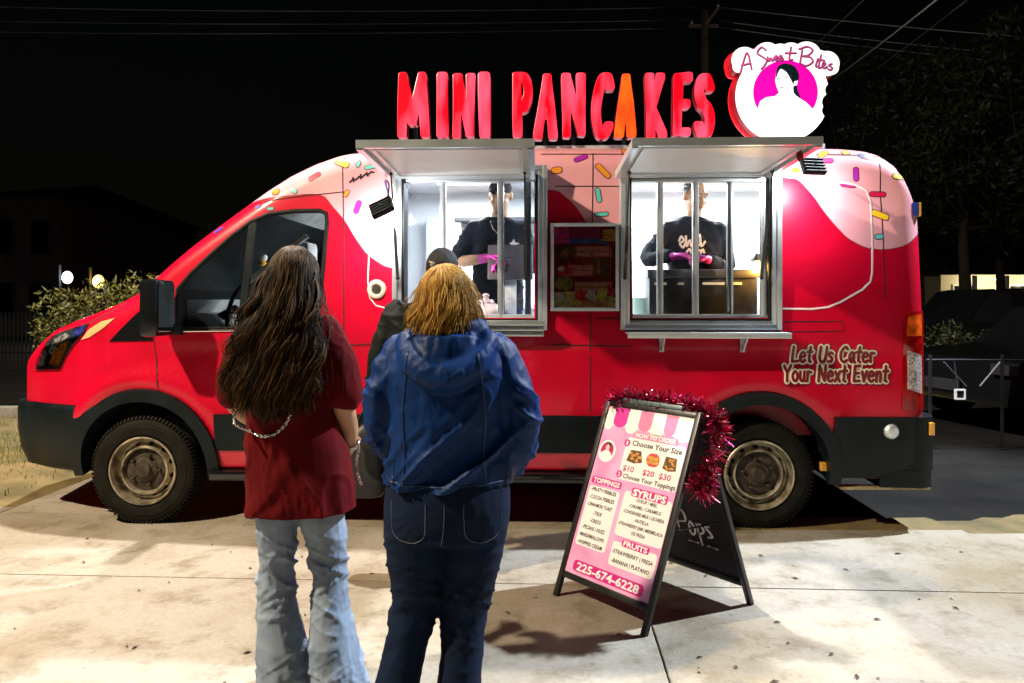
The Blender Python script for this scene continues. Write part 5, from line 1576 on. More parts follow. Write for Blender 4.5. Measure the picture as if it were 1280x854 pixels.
def hand(b, wrist, d, palm_n, side, curl=.6, k=1.0, spread=.12):
    """palm, four fingers of unequal length and a thumb; d points along the hand, side points to the thumb"""
    d = V(d).normalized(); pn = V(palm_n); pn = (pn - d * pn.dot(d)).normalized(); sd = d.cross(pn) if d.cross(pn).dot(V(side)) > 0 else pn.cross(d)
    w = V(wrist)
    for t in (-.026, -.009, .009, .026):
        b.chain([w + sd * t * .6 * k, w + (d * .045 + sd * t) * k, w + (d * .09 + sd * t * 1.05) * k], [.014 * k, .0145 * k, .012 * k], n=2, seg=12)
    for i, (t, L_) in enumerate(((.029, .072), (.010, .080), (-.010, .075), (-.029, .058))):
        p0 = w + (d * .088 + sd * t) * k; pts = [p0]; ang = curl * .35; dirn = d
        for sgm, fr in enumerate((.45, .32, .23)):
            ang += curl * (.35 + .25 * sgm)
            dirn = (d * math.cos(ang) + pn * math.sin(ang) + sd * (spread * t / .03) * .5).normalized()
            pts.append(pts[-1] + dirn * L_ * fr * k)
        b.chain(pts, [.0095 * k, .0088 * k, .008 * k, .0068 * k], n=3, seg=10)
    t0 = w + (d * .025 + sd * .03) * k
    b.chain([t0, t0 + (d * .03 + sd * .028 + pn * .012 * curl) * k, t0 + (d * .058 + sd * .036 + pn * .03 * curl) * k, t0 + (d * .08 + sd * .034 + pn * .045 * curl) * k], [.0135 * k, .011 * k, .010 * k, .008 * k], n=3, seg=10)

def head(b, c, yaw=0.0, pitch=0.0, k=1.0):
    """c = centre of the skull; face looks along -y before yaw"""
    T = Matrix.Translation(V(c)) @ Matrix.Rotation(yaw, 4, 'Z') @ Matrix.Rotation(pitch, 4, 'X') @ Matrix.Scale(k, 4)
    def E(p, r, rot=None):
        m0 = len(b.v); b.ell((0, 0, 0), r, 18, 12)
        for i in range(m0, len(b.v)): b.v[i] = T @ (b.v[i] + V(p))
    E((0, .012, .02), (.074, .092, .094)); E((0, -.02, -.035), (.062, .072, .078)); E((0, -.045, -.085), (.036, .038, .030)); E((0, -.03, -.07), (.052, .05, .04))
    E((0, -.092, -.022), (.012, .018, .022)); E((0, -.100, -.036), (.015, .013, .011)); E((0, -.084, .008), (.009, .012, .03))
    E((.03, -.078, .022), (.026, .014, .010)); E((-.03, -.078, .022), (.026, .014, .010)); E((.036, -.066, -.03), (.022, .02, .018)); E((-.036, -.066, -.03), (.022, .02, .018))
    E((0, -.088, -.060), (.021, .012, .007)); E((0, -.086, -.070), (.018, .012, .007))
    for s in (-1, 1): E((s * .076, .012, -.008), (.010, .020, .031)); E((s * .078, .016, .01), (.008, .017, .016))
    return T
def face_bits(T, parent, brow, lip=(.35, .10, .09)):
    """eyes, brows, lips as small pieces on a head"""
    if 'eye_white' not in M:
        M['eye_white'] = mat('eye_white', (.75, .73, .70), .2); M['iris'] = mat('dark_iris', (.03, .018, .01), .15)
    mb_w = []
    for s in (-1, 1):
        mb = MB(); mb.ell(T @ V((s * .030, -.080, .004)), (.0115, .009, .008), 12, 8); e = mb.build('eye', M['eye_white'], parent, smooth=60)
        mb = MB(); mb.ell(T @ V((s * .030, -.0875, .003)), (.005, .003, .0055), 10, 6); mb.build('iris', M['iris'], e, smooth=60)
        mb = MB(); mb.tube([T @ V((s * .014, -.092, .024)), T @ V((s * .03, -.091, .030)), T @ V((s * .048, -.080, .024))], [.0035, .004, .0025], 8); mb.build('eyebrow', brow, parent, smooth=60)
    lm1 = mat('lips', lip, .4); mb = MB(); mb.tube([T @ V((-.022, -.089, -.063)), T @ V((-.008, -.099, -.061)), T @ V((.008, -.099, -.061)), T @ V((.022, -.089, -.063))], [.002, .005, .005, .002], 8); mb.build('lips', lm1, parent, smooth=60)

M['skin'] = mat('skin_light_brown', (.44, .235, .13), .5, var=.15, vscale=14)
M['skin2'] = mat('skin_fair', (.50, .29, .19), .5, var=.15, vscale=14)
M['denim_light'] = mat('light_denim', (.26, .32, .41), .85, spec=.12, var=.22, vscale=9, bump=.4, bscale=420, vcol=(.17, .22, .30))
M['denim_dark'] = mat('dark_denim', (.005, .012, .034), .85, spec=.12, var=.35, vscale=8, bump=.4, bscale=420)
M['maroon'] = mat('maroon_cotton', (.095, .0015, .003), .85, spec=.12, var=.2, vscale=10, bump=.2, bscale=300)
M['jacket_blue'] = mat('blue_softshell', (.002, .022, .105), .5, spec=.12, var=.25, vscale=9, bump=.15, bscale=260)
M['jacket_black'] = mat('black_green_jacket', (.006, .008, .008), .65, spec=.12, var=.3, vscale=9)
M['cloth_black'] = mat('black_cotton', (.010, .012, .018), .8, spec=.12, var=.2)
M['shoe'] = mat('dark_shoe', (.03, .028, .026), .6)
M['stitch'] = mat('stitching', (.10, .11, .14), .8)
M['hair_brown'] = island_mat('brown_hair', [(.006, .003, .0015), (.012, .006, .0025), (.022, .010, .003), (.006, .003, .0015), (.16, .075, .016), (.004, .002, .0015)], .55, spec=.15)
M['hair_blonde'] = island_mat('blonde_hair', [(.10, .045, .010), (.46, .24, .04), (.22, .10, .018), (.62, .40, .10), (.30, .14, .022), (.07, .03, .008)], .6, spec=.12)
M['hair_black'] = island_mat('black_hair', [(.006, .005, .005), (.012, .010, .009), (.02, .016, .014)], .4)

def strand(mb, pts, r0, r1, seg=5, n=5):
    P_ = [V(tuple(p)) for p in catmull(pts, n)]; k = len(P_)
    mb.tube(P_, [r0 + (r1 - r0) * (i / (k - 1)) ** 2 for i in range(k)], seg, caps=True)

# ---------------------------------------------------------------- woman in the maroon shirt
def woman_maroon():
    r = empty('person', (-.80, 2.80, 0))
    tag(r, 'woman with long wavy brown hair in maroon t-shirt and flared light jeans, back turned', 'person')
    b = Blob()
    hd = head(b, (-.03, .03, 1.565), yaw=math.pi, pitch=R(0), k=1.0)
    b.chain([(-.035, .03, 1.50), (-.04, .0, 1.40)], [.052, .06])
    b.rings([(-.04, .0, 1.42, .07, .06), (-.04, -.005, 1.37, .15, .085), (-.04, -.01, 1.25, .15, .10), (-.03, 0, 1.08, .125, .095), (-.01, 0, .95, .15, .105), (0, 0, .85, .165, .115), (.0, 0, .78, .15, .11)])
    # arms bent in front
    b.chain([(.115, -.005, 1.345), (.15, -.02, 1.22), (.165, -.02, 1.09)], [.050, .044, .040]); b.chain([(.165, -.02, 1.09), (.170, .05, .99), (.158, .135, .905)], [.041, .038, .026])
    b.chain([(-.195, -.005, 1.345), (-.235, -.01, 1.22), (-.245, .0, 1.09)], [.050, .044, .040]); b.chain([(-.245, .0, 1.09), (-.22, .10, 1.02), (-.13, .20, 1.00)], [.041, .036, .026])
    hand(b, (.158, .14, .90), (-.35, .85, -.25), (-.9, -.3, 0), (0, .2, 1), .9)
    hand(b, (-.125, .205, 1.0), (.8, .55, .0), (0, .2, -1), (0, 1, .2), .9)
    # legs inside the jeans
    b.chain([(-.085, 0, .80), (-.09, .01, .46), (-.055, -.01, .09)], [.075, .05, .035]); b.chain([(.075, 0, .80), (.105, .02, .46), (.13, .0, .09)], [.078, .05, .035])
    for x, yy in ((-.055, .0), (.14, .0)): b.chain([(x, yy - .02, .06), (x, yy + .08, .04), (x, yy + .15, .03)], [.035, .035, .025])
    b.skin('body', M['skin'], r, .008, 4)
    # t-shirt
    s = Blob()
    s.rings([(-.045, 0, 1.44, .06, .055), (-.04, 0, 1.41, .115, .085), (-.04, -.005, 1.36, .165, .105), (-.04, -.012, 1.25, .168, .118), (-.035, -.008, 1.10, .158, .115), (-.022, 0, .96, .178, .122), (-.008, 0, .82, .196, .132), (-.002, 0, .70, .204, .138), (-.002, 0, .675, .202, .136)], pw=2.4)
    s.chain([(.09, 0, 1.36), (.145, -.018, 1.24), (.172, -.022, 1.13)], [.068, .072, .068]); s.chain([(-.17, 0, 1.36), (-.228, -.01, 1.24), (-.25, -.005, 1.13)], [.068, .072, .068])
    def d(co):
        lo = np.clip((1.15 - co[:, 2]) / .4, 0, 1)
        return folds(co, .010, 5, 2.4, (.9, 0), 3) * lo + folds(co, .006, 9, 7, (-.8, .2), 11) * (.4 + .6 * lo) + folds(co, .0025, 26, 9, (.5, 0), 5)
    sh = s.skin('t_shirt', M['maroon'], r, .009, 4, d, cut=[((-.02, 0, .683), (.06, 0, -1))])
    md = sh.modifiers.new('t', 'SOLIDIFY'); md.thickness = .004
    # jeans
    j = Blob()
    j.rings([(-.01, 0, .90, .155, .115), (-.005, 0, .82, .172, .125), (0, 0, .74, .172, .12)])
    j.rings([(-.085, 0, .78, .085, .095), (-.09, 0, .66, .080, .088), (-.092, .005, .52, .071, .076), (-.092, .008, .42, .069, .072), (-.085, .0, .30, .078, .085), (-.065, -.01, .16, .094, .115), (-.045, -.015, .05, .106, .135), (-.042, -.015, .018, .107, .137)])
    j.rings([(.075, 0, .78, .092, .098), (.080, 0, .66, .086, .09), (.100, .01, .52, .074, .078), (.108, .012, .42, .069, .072), (.112, .005, .30, .076, .085), (.128, -.005, .16, .094, .112), (.146, -.01, .05, .110, .135), (.148, -.01, .018, .112, .137)])
    def dj(co):
        z = co[:, 2]
        kn = np.exp(-((z - .44) / .13) ** 2) + .7 * np.exp(-((z - .09) / .08) ** 2) + .35
        return folds(co, .0065, 5, 13, (.5, .3), 2) * kn + folds(co, .0035, 9, 26, (-.6, .2), 9) * kn + folds(co, .0018, 18, 60, (.3, .1), 14) * kn + folds(co, .002, 30, 8, (0, 0), 4)
    jn = j.skin('jeans', M['denim_light'], r, .008, 3, dj, cut=[((0, 0, .016), (0, 0, -1))])
    for x in (-.055, .15):
        sb = Blob(); sb.chain([(x, -.05, .035), (x, .06, .04), (x + .005, .19, .03)], [.04, .044, .034], .9, (0, 0, 1)); sb.skin('shoe', M['shoe'], r, .008, 3)
    # long hair: scalp cap, inner body and strands
    rnd = random.Random(11)
    HCt = V((-.03, .015, 1.590)); HR = V((.084, .100, .090))
    hb = Blob()
    hb.ell(HCt, tuple(HR))
    hb.rings([(-.035, -.01, 1.60, .075, .08), (-.038, -.03, 1.50, .092, .072), (-.048, -.052, 1.38, .110, .056), (-.062, -.08, 1.26, .132, .046), (-.07, -.10, 1.16, .128, .04), (-.075, -.112, 1.09, .09, .032), (-.075, -.115, 1.05, .05, .022)])
    hb.skin('hair', mat('dark_hair_mass', (.007, .004, .002), .8, var=.4, vscale=40, spec=.1), r, .008, 2, lambda co: folds(co, .008, 34, 3.5, (.3, 0), 1))
    mb = MB()
    def on_skull(d, k=1.03): return HCt + V((d.x * HR.x, d.y * HR.y, d.z * HR.z)) * k
    for gk in range(95):
        a = -1.9 + 3.8 * (gk + rnd.random()) / 95
        gph, gfr, gamp = rnd.uniform(0, 6.3), rnd.uniform(11, 17), rnd.uniform(.010, .024)
        gfall = rnd.uniform(.80, 1.0) if rnd.random() < .8 else rnd.uniform(.6, .85)
        gx = rnd.uniform(-.03, .03)
        for k in range(20):
            aa = a + rnd.gauss(0, .07); px_ = math.sin(aa)
            y0 = rnd.uniform(-.55, .75); d0 = V((rnd.uniform(-.12, .12), y0, 1)).normalized(); d1 = V((math.sin(aa), -math.cos(aa), .10 + rnd.uniform(-.1, .1))).normalized()
            kk = rnd.uniform(1.0, 1.06)
            pts = [on_skull(d0, kk)]
            for q in (.35, .7): pts.append(on_skull(d0.lerp(d1, q).normalized(), kk + .02))
            p1 = on_skull(d1, kk + .03); pts.append(p1)
            fall = min(1.03, gfall + rnd.uniform(-.05, .03))
            xe = -.068 + (.150 * px_ + gx + rnd.gauss(0, .008)) * (1.0 - .25 * (fall > .9)); ye = -.135 - .012 * math.cos(aa) + rnd.uniform(-.018, .012)
            zl = 1.60 - .575 * fall + .04 * abs(px_)
            for q in np.linspace(.1, 1, 13):
                w = gamp * min(1, q * 1.6); ph = gph + rnd.gauss(0, .05)
                pts.append(V((p1.x + (xe - p1.x) * min(1, q * 1.15) ** .8 + w * math.sin(gfr * q + ph), p1.y * (1 - q) + ye * q - .025 * math.sin(q * 3.1) + w * .7 * math.cos(gfr * q + ph), p1.z + (zl - p1.z) * q)))
            strand(mb, pts, rnd.uniform(.0010, .0021), .0006, 4, 2)
    for k in range(90):
        aa = rnd.uniform(-1.9, 1.9); d1 = V((math.sin(aa), -math.cos(aa), rnd.uniform(.0, .6))).normalized(); p1 = on_skull(d1, 1.06); q1 = p1 + V((d1.x * .03, d1.y * .02, -.12)); q2 = V((-.06 + .19 * math.sin(aa) + rnd.gauss(0, .03), -.12 + rnd.gauss(0, .03), rnd.uniform(1.05, 1.4)))
        strand(mb, [p1, q1, q1.lerp(q2, .5) + V((rnd.gauss(0, .02), rnd.gauss(0, .015), 0)), q2], .0008, .0004, 4, 4)
    tag(mb.build('hair_strands', M['hair_brown'], r, smooth=180, fix=False), kind='stuff')
    # chain strap over the back, bracelet and hanging chain
    M['silver'] = mat('silver', (.75, .75, .76), .22, 1.0)
    bvh = BVHTree.FromPolygons([q.co for q in sh.data.vertices], [tuple(p.vertices) for p in sh.data.polygons])
    def onback(x, z):
        h = bvh.ray_cast(V((x, -1, z)), V((0, 1, 0))); return (h[0] + V((0, -.006, 0))) if h[0] else V((x, -.14, z))
    def links_(path, n, name, rl_=.008):
        mb = MB(); P_ = [V(tuple(p)) for p in catmull(path, 12)]
        L_ = [0.0]
        for a, b_ in zip(P_[:-1], P_[1:]): L_.append(L_[-1] + (b_ - a).length)
        for i in range(n):
            t = L_[-1] * (i + .5) / n; k = max(0, min(len(P_) - 2, int(np.searchsorted(L_, t)) - 1))
            c = P_[k].lerp(P_[k + 1], (t - L_[k]) / max(1e-6, L_[k + 1] - L_[k])); dd = (P_[k + 1] - P_[k]).normalized()
            x_, y_, _ = frame(dd, V((0, -1, 0)))
            s_ = x_ if i % 2 else y_
            mb.tube([c + dd * rl_ * math.cos(t2) + s_ * rl_ * .55 * math.sin(t2) for t2 in np.linspace(0, 6.283, 9)[:-1]], rl_ * .2, 5, closed=True)
        return mb.build(name, M['silver'], r, smooth=60, fix=False)
    links_([onback(x, z) for x, z in ((-.21, 1.10), (-.20, 1.04), (-.16, 1.00), (-.11, .985), (-.06, .995), (-.02, 1.03), (.0, 1.07))], 42, 'bag_chain')
    links_([(.185, .10, .95), (.20, .09, .90), (.19, .10, .85), (.195, .09, .80), (.21, .085, .76)], 22, 'hanging_chain', .009)
    mb = MB(); x_, y_, d_ = frame(V((-.012, .085, -.085)))
    for kk, rr_ in ((0, .036), (.014, .035)): mb.tube([V((.162, .115, .925)) + d_ * kk + (x_ * math.cos(a) + y_ * math.sin(a)) * rr_ for a in np.linspace(0, 6.283, 25)[:-1]], .0045, 6, closed=True)
    mb.build('bracelet', M['silver'], r, smooth=60)
    # hem seam of the shirt
    return r
woman_maroon()

# ---------------------------------------------------------------- woman in the blue jacket
def woman_blue():
    r = empty('person', (-.21, 2.46, 0))
    tag(r, 'woman with blonde shoulder length hair in blue hooded jacket and dark flared jeans', 'person')
    b = Blob()
    head(b, (-.01, .03, 1.485), yaw=math.pi, k=1.0)
    b.chain([(-.01, .03, 1.42), (0, .0, 1.33)], [.055, .065])
    b.rings([(0, 0, 1.35, .08, .07), (0, -.005, 1.30, .17, .10), (0, 0, 1.15, .18, .13), (0, 0, 1.0, .18, .14), (0, 0, .85, .20, .15), (0, 0, .78, .18, .14)])
    b.chain([(.165, 0, 1.29), (.228, -.01, 1.10)], [.055, .045]); b.chain([(.228, -.01, 1.10), (.22, .06, .98), (.20, .14, .90)], [.044, .038, .028])
    b.chain([(-.165, 0, 1.29), (-.215, -.01, 1.10)], [.055, .045]); b.chain([(-.215, -.01, 1.10), (-.20, .08, .98), (-.17, .16, .93)], [.044, .038, .028])
    hand(b, (.20, .145, .895), (-.25, .55, -.75), (-1, -.2, 0), (0, 1, .3), .8); hand(b, (-.165, .165, .925), (.5, .7, -.4), (.6, -.6, 0), (0, .5, 1), .8)
    b.chain([(-.10, 0, .80), (-.12, .0, .46), (-.16, -.01, .09)], [.09, .06, .04]); b.chain([(.085, 0, .80), (.05, .0, .46), (.02, -.01, .09)], [.09, .06, .04])
    for x in (-.18, .01): b.chain([(x, -.03, .05), (x, .08, .04), (x, .16, .03)], [.035, .037, .027])
    b.skin('body', M['skin2'], r, .008, 4)
    s = Blob()
    s.rings([(0, .0, 1.385, .075, .07), (0, 0, 1.36, .12, .095), (0, -.005, 1.32, .185, .118), (0, -.01, 1.24, .205, .138), (-.005, -.005, 1.10, .205, .15), (-.003, 0, 1.0, .208, .155), (0, 0, .93, .220, .165), (.0, 0, .895, .222, .165), (0, 0, .87, .216, .16)], pw=2.3)
    s.chain([(.155, 0, 1.30), (.212, -.012, 1.18), (.238, -.015, 1.07), (.232, .04, .97), (.212, .11, .905)], [.072, .074, .068, .060, .050])
    s.chain([(-.155, 0, 1.30), (-.205, -.012, 1.18), (-.222, -.012, 1.07), (-.212, .05, .98), (-.18, .13, .93)], [.072, .072, .064, .056, .048])
    # collar and the hood lying on the back
    s.chain([(-.10, .03, 1.37), (-.085, -.045, 1.385), (0, -.075, 1.385), (.085, -.045, 1.385), (.10, .03, 1.37)], [.035, .042, .044, .042, .035])
    s.chain([(-.125, -.06, 1.345), (-.10, -.12, 1.29), (-.03, -.16, 1.245), (.04, -.158, 1.25), (.10, -.12, 1.29), (.125, -.06, 1.345)], [.042, .046, .048, .048, .046, .042])
    s.rings([(0, -.105, 1.37, .09, .045), (0, -.125, 1.31, .10, .045), (0, -.14, 1.26, .075, .035)])
    def d(co):
        x, z = co[:, 0], co[:, 2]
        lo = np.clip((1.22 - z) / .3, .16, 1)
        arm = np.clip((np.abs(x) - .2) / .03, 0, 1)
        return folds(co, .020, 3.2, 7.5, (-.9, .0), 21) * lo * (1 - arm * .6) + folds(co, .008, 6, 14, (-.8, .2), 5) * lo + folds(co, .010, 5, 13, (.8, .3), 8) * arm + folds(co, .0025, 30, 12, (.3, 0), 2)
    jk = s.skin('jacket', M['jacket_blue'], r, .008, 3, d, cut=[((0, 0, .876), (0, 0, -1))])
    bvh = BVHTree.FromPolygons([q.co for q in jk.data.vertices], [tuple(p.vertices) for p in jk.data.polygons])
    def onb(bv, x, z, o=.002):
        h = bv.ray_cast(V((x, -1, z)), V((0, 1, 0))); return (h[0] + V((0, -o, 0))) if h[0] else None
    def seam(bv, pl, name, m, rad=.0022, o=.001):
        pts = [q for q in (onb(bv, *p, o) for p in [tuple(t) for t in catmull(pl, 8)]) if q]
        mb = MB(); mb.tube(pts, rad, 5); return mb.build(name, m, r, smooth=60)
    M['jacket_seam'] = mat('jacket_seam', (.006, .03, .10), .6)
    seam(bvh, [(.105, 1.32), (.115, 1.24), (.125, 1.12), (.122, 1.0), (.128, .90)], 'back_seam', M['jacket_seam'], .003)
    seam(bvh, [(-.115, 1.32), (-.125, 1.24), (-.135, 1.12), (-.13, 1.0), (-.132, .90)], 'back_seam', M['jacket_seam'], .003)
    seam(bvh, [(-.20, .902), (-.1, .898), (0, .896), (.1, .898), (.2, .902)], 'hem_seam', M['jacket_seam'], .0025)
    seam(bvh, [(-.17, .97), (-.172, .93), (-.171, .905)], 'pocket_seam', M['jacket_seam'], .0025)
    j = Blob()
    j.rings([(-.0, -.005, .93, .190, .14), (-.002, -.01, .86, .205, .155), (-.005, -.012, .78, .208, .155), (-.005, -.008, .70, .20, .145)])
    j.rings([(-.105, 0, .76, .105, .135), (-.105, 0, .66, .107, .115), (-.108, .0, .54, .090, .10), (-.114, .005, .46, .081, .09), (-.140, .0, .34, .073, .09), (-.172, -.01, .20, .077, .105), (-.192, -.015, .06, .090, .13), (-.194, -.015, .018, .091, .132)])
    j.rings([(.085, 0, .76, .105, .135), (.075, 0, .66, .108, .115), (.062, .0, .54, .092, .10), (.054, .005, .46, .083, .09), (.046, .0, .34, .072, .09), (.034, -.01, .20, .075, .105), (.028, -.015, .06, .090, .13), (.027, -.015, .018, .091, .132)])
    def dj(co):
        z = co[:, 2]; kn = np.exp(-((z - .48) / .12) ** 2) + .6 * np.exp(-((z - .70) / .07) ** 2) + .3
        return folds(co, .0048, 4.5, 13, (.4, .3), 2) * kn + folds(co, .003, 9, 26, (-.5, .2), 9) * kn + folds(co, .0016, 18, 60, (.3, .1), 14) * kn
    jn = j.skin('jeans', M['denim_dark'], r, .008, 3, dj, cut=[((0, 0, .016), (0, 0, -1))])
    bj = BVHTree.FromPolygons([q.co for q in jn.data.vertices], [tuple(p.vertices) for p in jn.data.polygons])
    for sx in (-1, 1):
        cx = .118 * sx
        seam(bj, [(cx - .058, .842), (cx - .058, .80), (cx - .05, .735), (cx + .0, .712), (cx + .05, .735), (cx + .058, .80), (cx + .058, .842)], 'pocket_stitch', M['stitch'], .0012, .0004)
    seam(bj, [(.0, .845), (-.002, .78), (-.012, .70)], 'back_stitch', M['stitch'], .0011, .0003)
    for x in (-.185, .02):
        sb = Blob(); sb.chain([(x, -.05, .035), (x, .06, .04), (x + .005, .19, .03)], [.04, .044, .034], .9, (0, 0, 1)); sb.skin('shoe', M['shoe'], r, .008, 3)
    # blonde hair
    rnd = random.Random(21)
    HCt = V((-.01, .015, 1.505)); HR = V((.085, .101, .09))
    hb = Blob(); hb.ell(HCt, tuple(HR)); hb.rings([(-.01, 0, 1.53, .080, .083), (-.01, -.02, 1.46, .096, .085), (-.012, -.03, 1.40, .100, .078), (-.014, -.035, 1.385, .085, .066)])
    hb.skin('hair', mat('blonde_hair_mass', (.20, .10, .02), .8, var=.5, vscale=50, spec=.1), r, .008, 2, lambda co: folds(co, .006, 40, 4, (.2, 0), 1))
    mb = MB()
    def on_skull(d, k=1.03): return HCt + V((d.x * HR.x, d.y * HR.y, d.z * HR.z)) * k
    for gk in range(90):
        a = -2.3 + 4.6 * (gk + rnd.random()) / 90
        gph, gfr, gamp = rnd.uniform(0, 6.3), rnd.uniform(5, 10), rnd.uniform(.004, .014); gz = rnd.uniform(-.03, .055); gx = rnd.uniform(-.016, .022)
        for k in range(18):
            aa = a + rnd.gauss(0, .06); px_ = math.sin(aa)
            d0 = V((-.18 + rnd.uniform(-.08, .08), rnd.uniform(-.5, .8), 1)).normalized(); d1 = V((math.sin(aa), -math.cos(aa), .05 + rnd.uniform(-.1, .1))).normalized(); kk = rnd.uniform(1.0, 1.06)
            pts = [on_skull(d0, kk)]
            for q in (.35, .7): pts.append(on_skull(d0.lerp(d1, q).normalized(), kk + .02))
            p1 = on_skull(d1, kk + .04); pts.append(p1)
            zl = 1.365 + gz + rnd.gauss(0, .006) - .014 * (px_ < -.3)
            xe = -.012 + px_ * (.112 + gx + rnd.gauss(0, .004)); ye = -.01 - .112 * math.cos(aa) + rnd.gauss(0, .006)
            for q in np.linspace(.2, 1, 7):
                ph = gph + rnd.gauss(0, .05)
                pts.append(V((p1.x + (xe - p1.x) * q + gamp * math.sin(gfr * q + ph) * q, p1.y + (ye - p1.y) * q - .012 * math.sin(q * 3.1) + gamp * math.cos(gfr * q + ph) * q, p1.z + (zl - p1.z) * q)))
            strand(mb, pts, rnd.uniform(.0010, .0020), .0006, 4, 2)
    for k in range(70):
        aa = rnd.uniform(-2.2, 2.2); d1 = V((math.sin(aa), -math.cos(aa), rnd.uniform(.1, .9))).normalized(); p1 = on_skull(d1, 1.06); q2 = V((-.012 + .135 * math.sin(aa) + rnd.gauss(0, .015), -.125 * math.cos(aa) + rnd.gauss(0, .015), rnd.uniform(1.37, 1.48)))
        strand(mb, [p1, p1 + V((d1.x * .03, d1.y * .03, -.04)), q2], .0008, .0004, 4, 5)
    tag(mb.build('hair_strands', M['hair_blonde'], r, smooth=180, fix=False), kind='stuff')
    return r
woman_blue()

# ---------------------------------------------------------------- man in black at the counter
def man_black():
    r = empty('person', (-.40, 4.02, 0))
    tag(r, 'man in black jacket and dark cap wearing glasses, standing at the serving window', 'person')
    b = Blob()
    T = head(b, (.03, .02, 1.64), yaw=math.pi - R(38), k=1.03)     # looks along +y and a little to his left
    b.chain([(.02, .02, 1.56), (-.02, .0, 1.45)], [.058, .07])
    b.rings([(-.03, 0, 1.46, .08, .07), (-.04, 0, 1.40, .20, .11), (-.04, 0, 1.2, .20, .13), (-.03, 0, 1.0, .18, .13), (-.02, 0, .9, .18, .13)])
    b.chain([(-.25, 0, 1.38), (-.31, -.01, 1.18)], [.058, .048]); b.chain([(-.31, -.01, 1.18), (-.33, .02, 1.05), (-.35, .06, .90)], [.046, .04, .03])
    b.chain([(.17, 0, 1.38), (.23, 0, 1.18)], [.058, .048]); b.chain([(.23, 0, 1.18), (.20, .12, 1.1), (.12, .22, 1.12)], [.046, .04, .03])
    hand(b, (-.352, .065, .895), (-.05, .15, -1), (1, .2, 0), (0, 1, 0), .9); hand(b, (.115, .225, 1.12), (-.7, .6, .2), (0, 0, -1), (0, 1, .3), .6)
    b.chain([(-.11, 0, .92), (-.13, .01, .5), (-.20, -.02, .09)], [.09, .06, .042]); b.chain([(.08, 0, .92), (.08, .01, .5), (.03, -.12, .09)], [.09, .06, .042])
    for x, yy in ((-.21, -.04), (.03, -.14)): b.chain([(x, yy - .05, .045), (x, yy + .05, .045), (x + .01, yy + .15, .03)], [.035, .037, .027])
    b.skin('body', M['skin2'], r, .008, 4)
    face_bits(T, r, M['cloth_black'])
    s = Blob()
    s.rings([(-.02, 0, 1.50, .075, .07), (-.03, 0, 1.47, .13, .09), (-.04, 0, 1.42, .23, .12), (-.045, 0, 1.30, .245, .145), (-.04, 0, 1.1, .235, .15), (-.03, 0, .92, .24, .155), (-.03, 0, .80, .235, .15)], pw=2.3)
    s.chain([(-.23, 0, 1.40), (-.305, -.01, 1.2), (-.335, .02, 1.05), (-.35, .05, .95)], [.078, .075, .066, .056]); s.chain([(.16, 0, 1.40), (.235, 0, 1.2), (.21, .10, 1.11), (.15, .19, 1.12)], [.078, .072, .064, .054])
    s.skin('jacket', M['jacket_black'], r, .009, 3, lambda co: folds(co, .010, 4, 9, (.6, 0), 3) + folds(co, .004, 10, 18, (.2, 0), 7), cut=[((0, 0, .803), (0, 0, -1))])
    j = Blob()
    j.rings([(-.02, 0, .98, .18, .13), (-.02, 0, .85, .19, .14), (-.02, 0, .76, .185, .135)])
    j.rings([(-.115, 0, .80, .095, .115), (-.12, 0, .6, .085, .095), (-.135, .0, .48, .078, .085), (-.18, -.01, .25, .075, .085), (-.20, -.03, .07, .078, .09)]); j.rings([(.075, 0, .80, .095, .115), (.08, 0, .6, .085, .095), (.08, -.01, .48, .078, .085), (.05, -.08, .25, .075, .085), (.03, -.13, .07, .078, .09)])
    j.skin('trousers', M['cloth_black'], r, .009, 3, lambda co: folds(co, .007, 5, 16, (.2, .3), 2), cut=[((0, 0, .066), (0, 0, -1))])
    M['sandal'] = mat('tan_shoe', (.34, .20, .07), .6)
    for x, yy in ((-.215, -.04), (.03, -.14)):
        sb = Blob(); sb.chain([(x, yy - .07, .035), (x, yy + .04, .042), (x + .01, yy + .17, .03)], [.042, .046, .034], .85, (0, 0, 1)); sb.skin('shoe', M['sandal'], r, .008, 3)
    # close cropped hair under a dark knit cap
    cb = Blob(); cb.ell(T @ V((0, .016, .035)), (.086, .092, .088))
    cb.skin('cap', mat('black_knit', (.008, .008, .009), .75, bump=.5, bscale=180), r, .007, 3, lambda co: folds(co, .003, 30, 8, (0, 0), 3), cut=[((0, 0, 1.645), (0, 0, -1))])
    hb = Blob(); hb.ell(T @ V((0, .030, .008)), (.080, .082, .085)); hb.skin('hair', M['hair_black'], r, .007, 2, lambda co: .004 * vnoise(co * 160), cut=[((0, 0, 1.585), (0, 0, -1))])
    mb = MB()
    for sx in (-1, 1):
        mb.tube([T @ V((sx * .031 + .022 * math.cos(a), -.099, .003 + .017 * math.sin(a))) for a in np.linspace(0, 6.283, 19)[:-1]], .0022, 6, closed=True)
        mb.tube([T @ V((sx * .053, -.098, .008)), T @ V((sx * .078, -.05, .010)), T @ V((sx * .082, .01, .008))], .0022, 6)
    mb.tube([T @ V((-.009, -.100, .006)), T @ V((.009, -.100, .006))], .002, 6); mb.build('glasses', M['black_gloss'], r, smooth=60)
    return r
man_black()
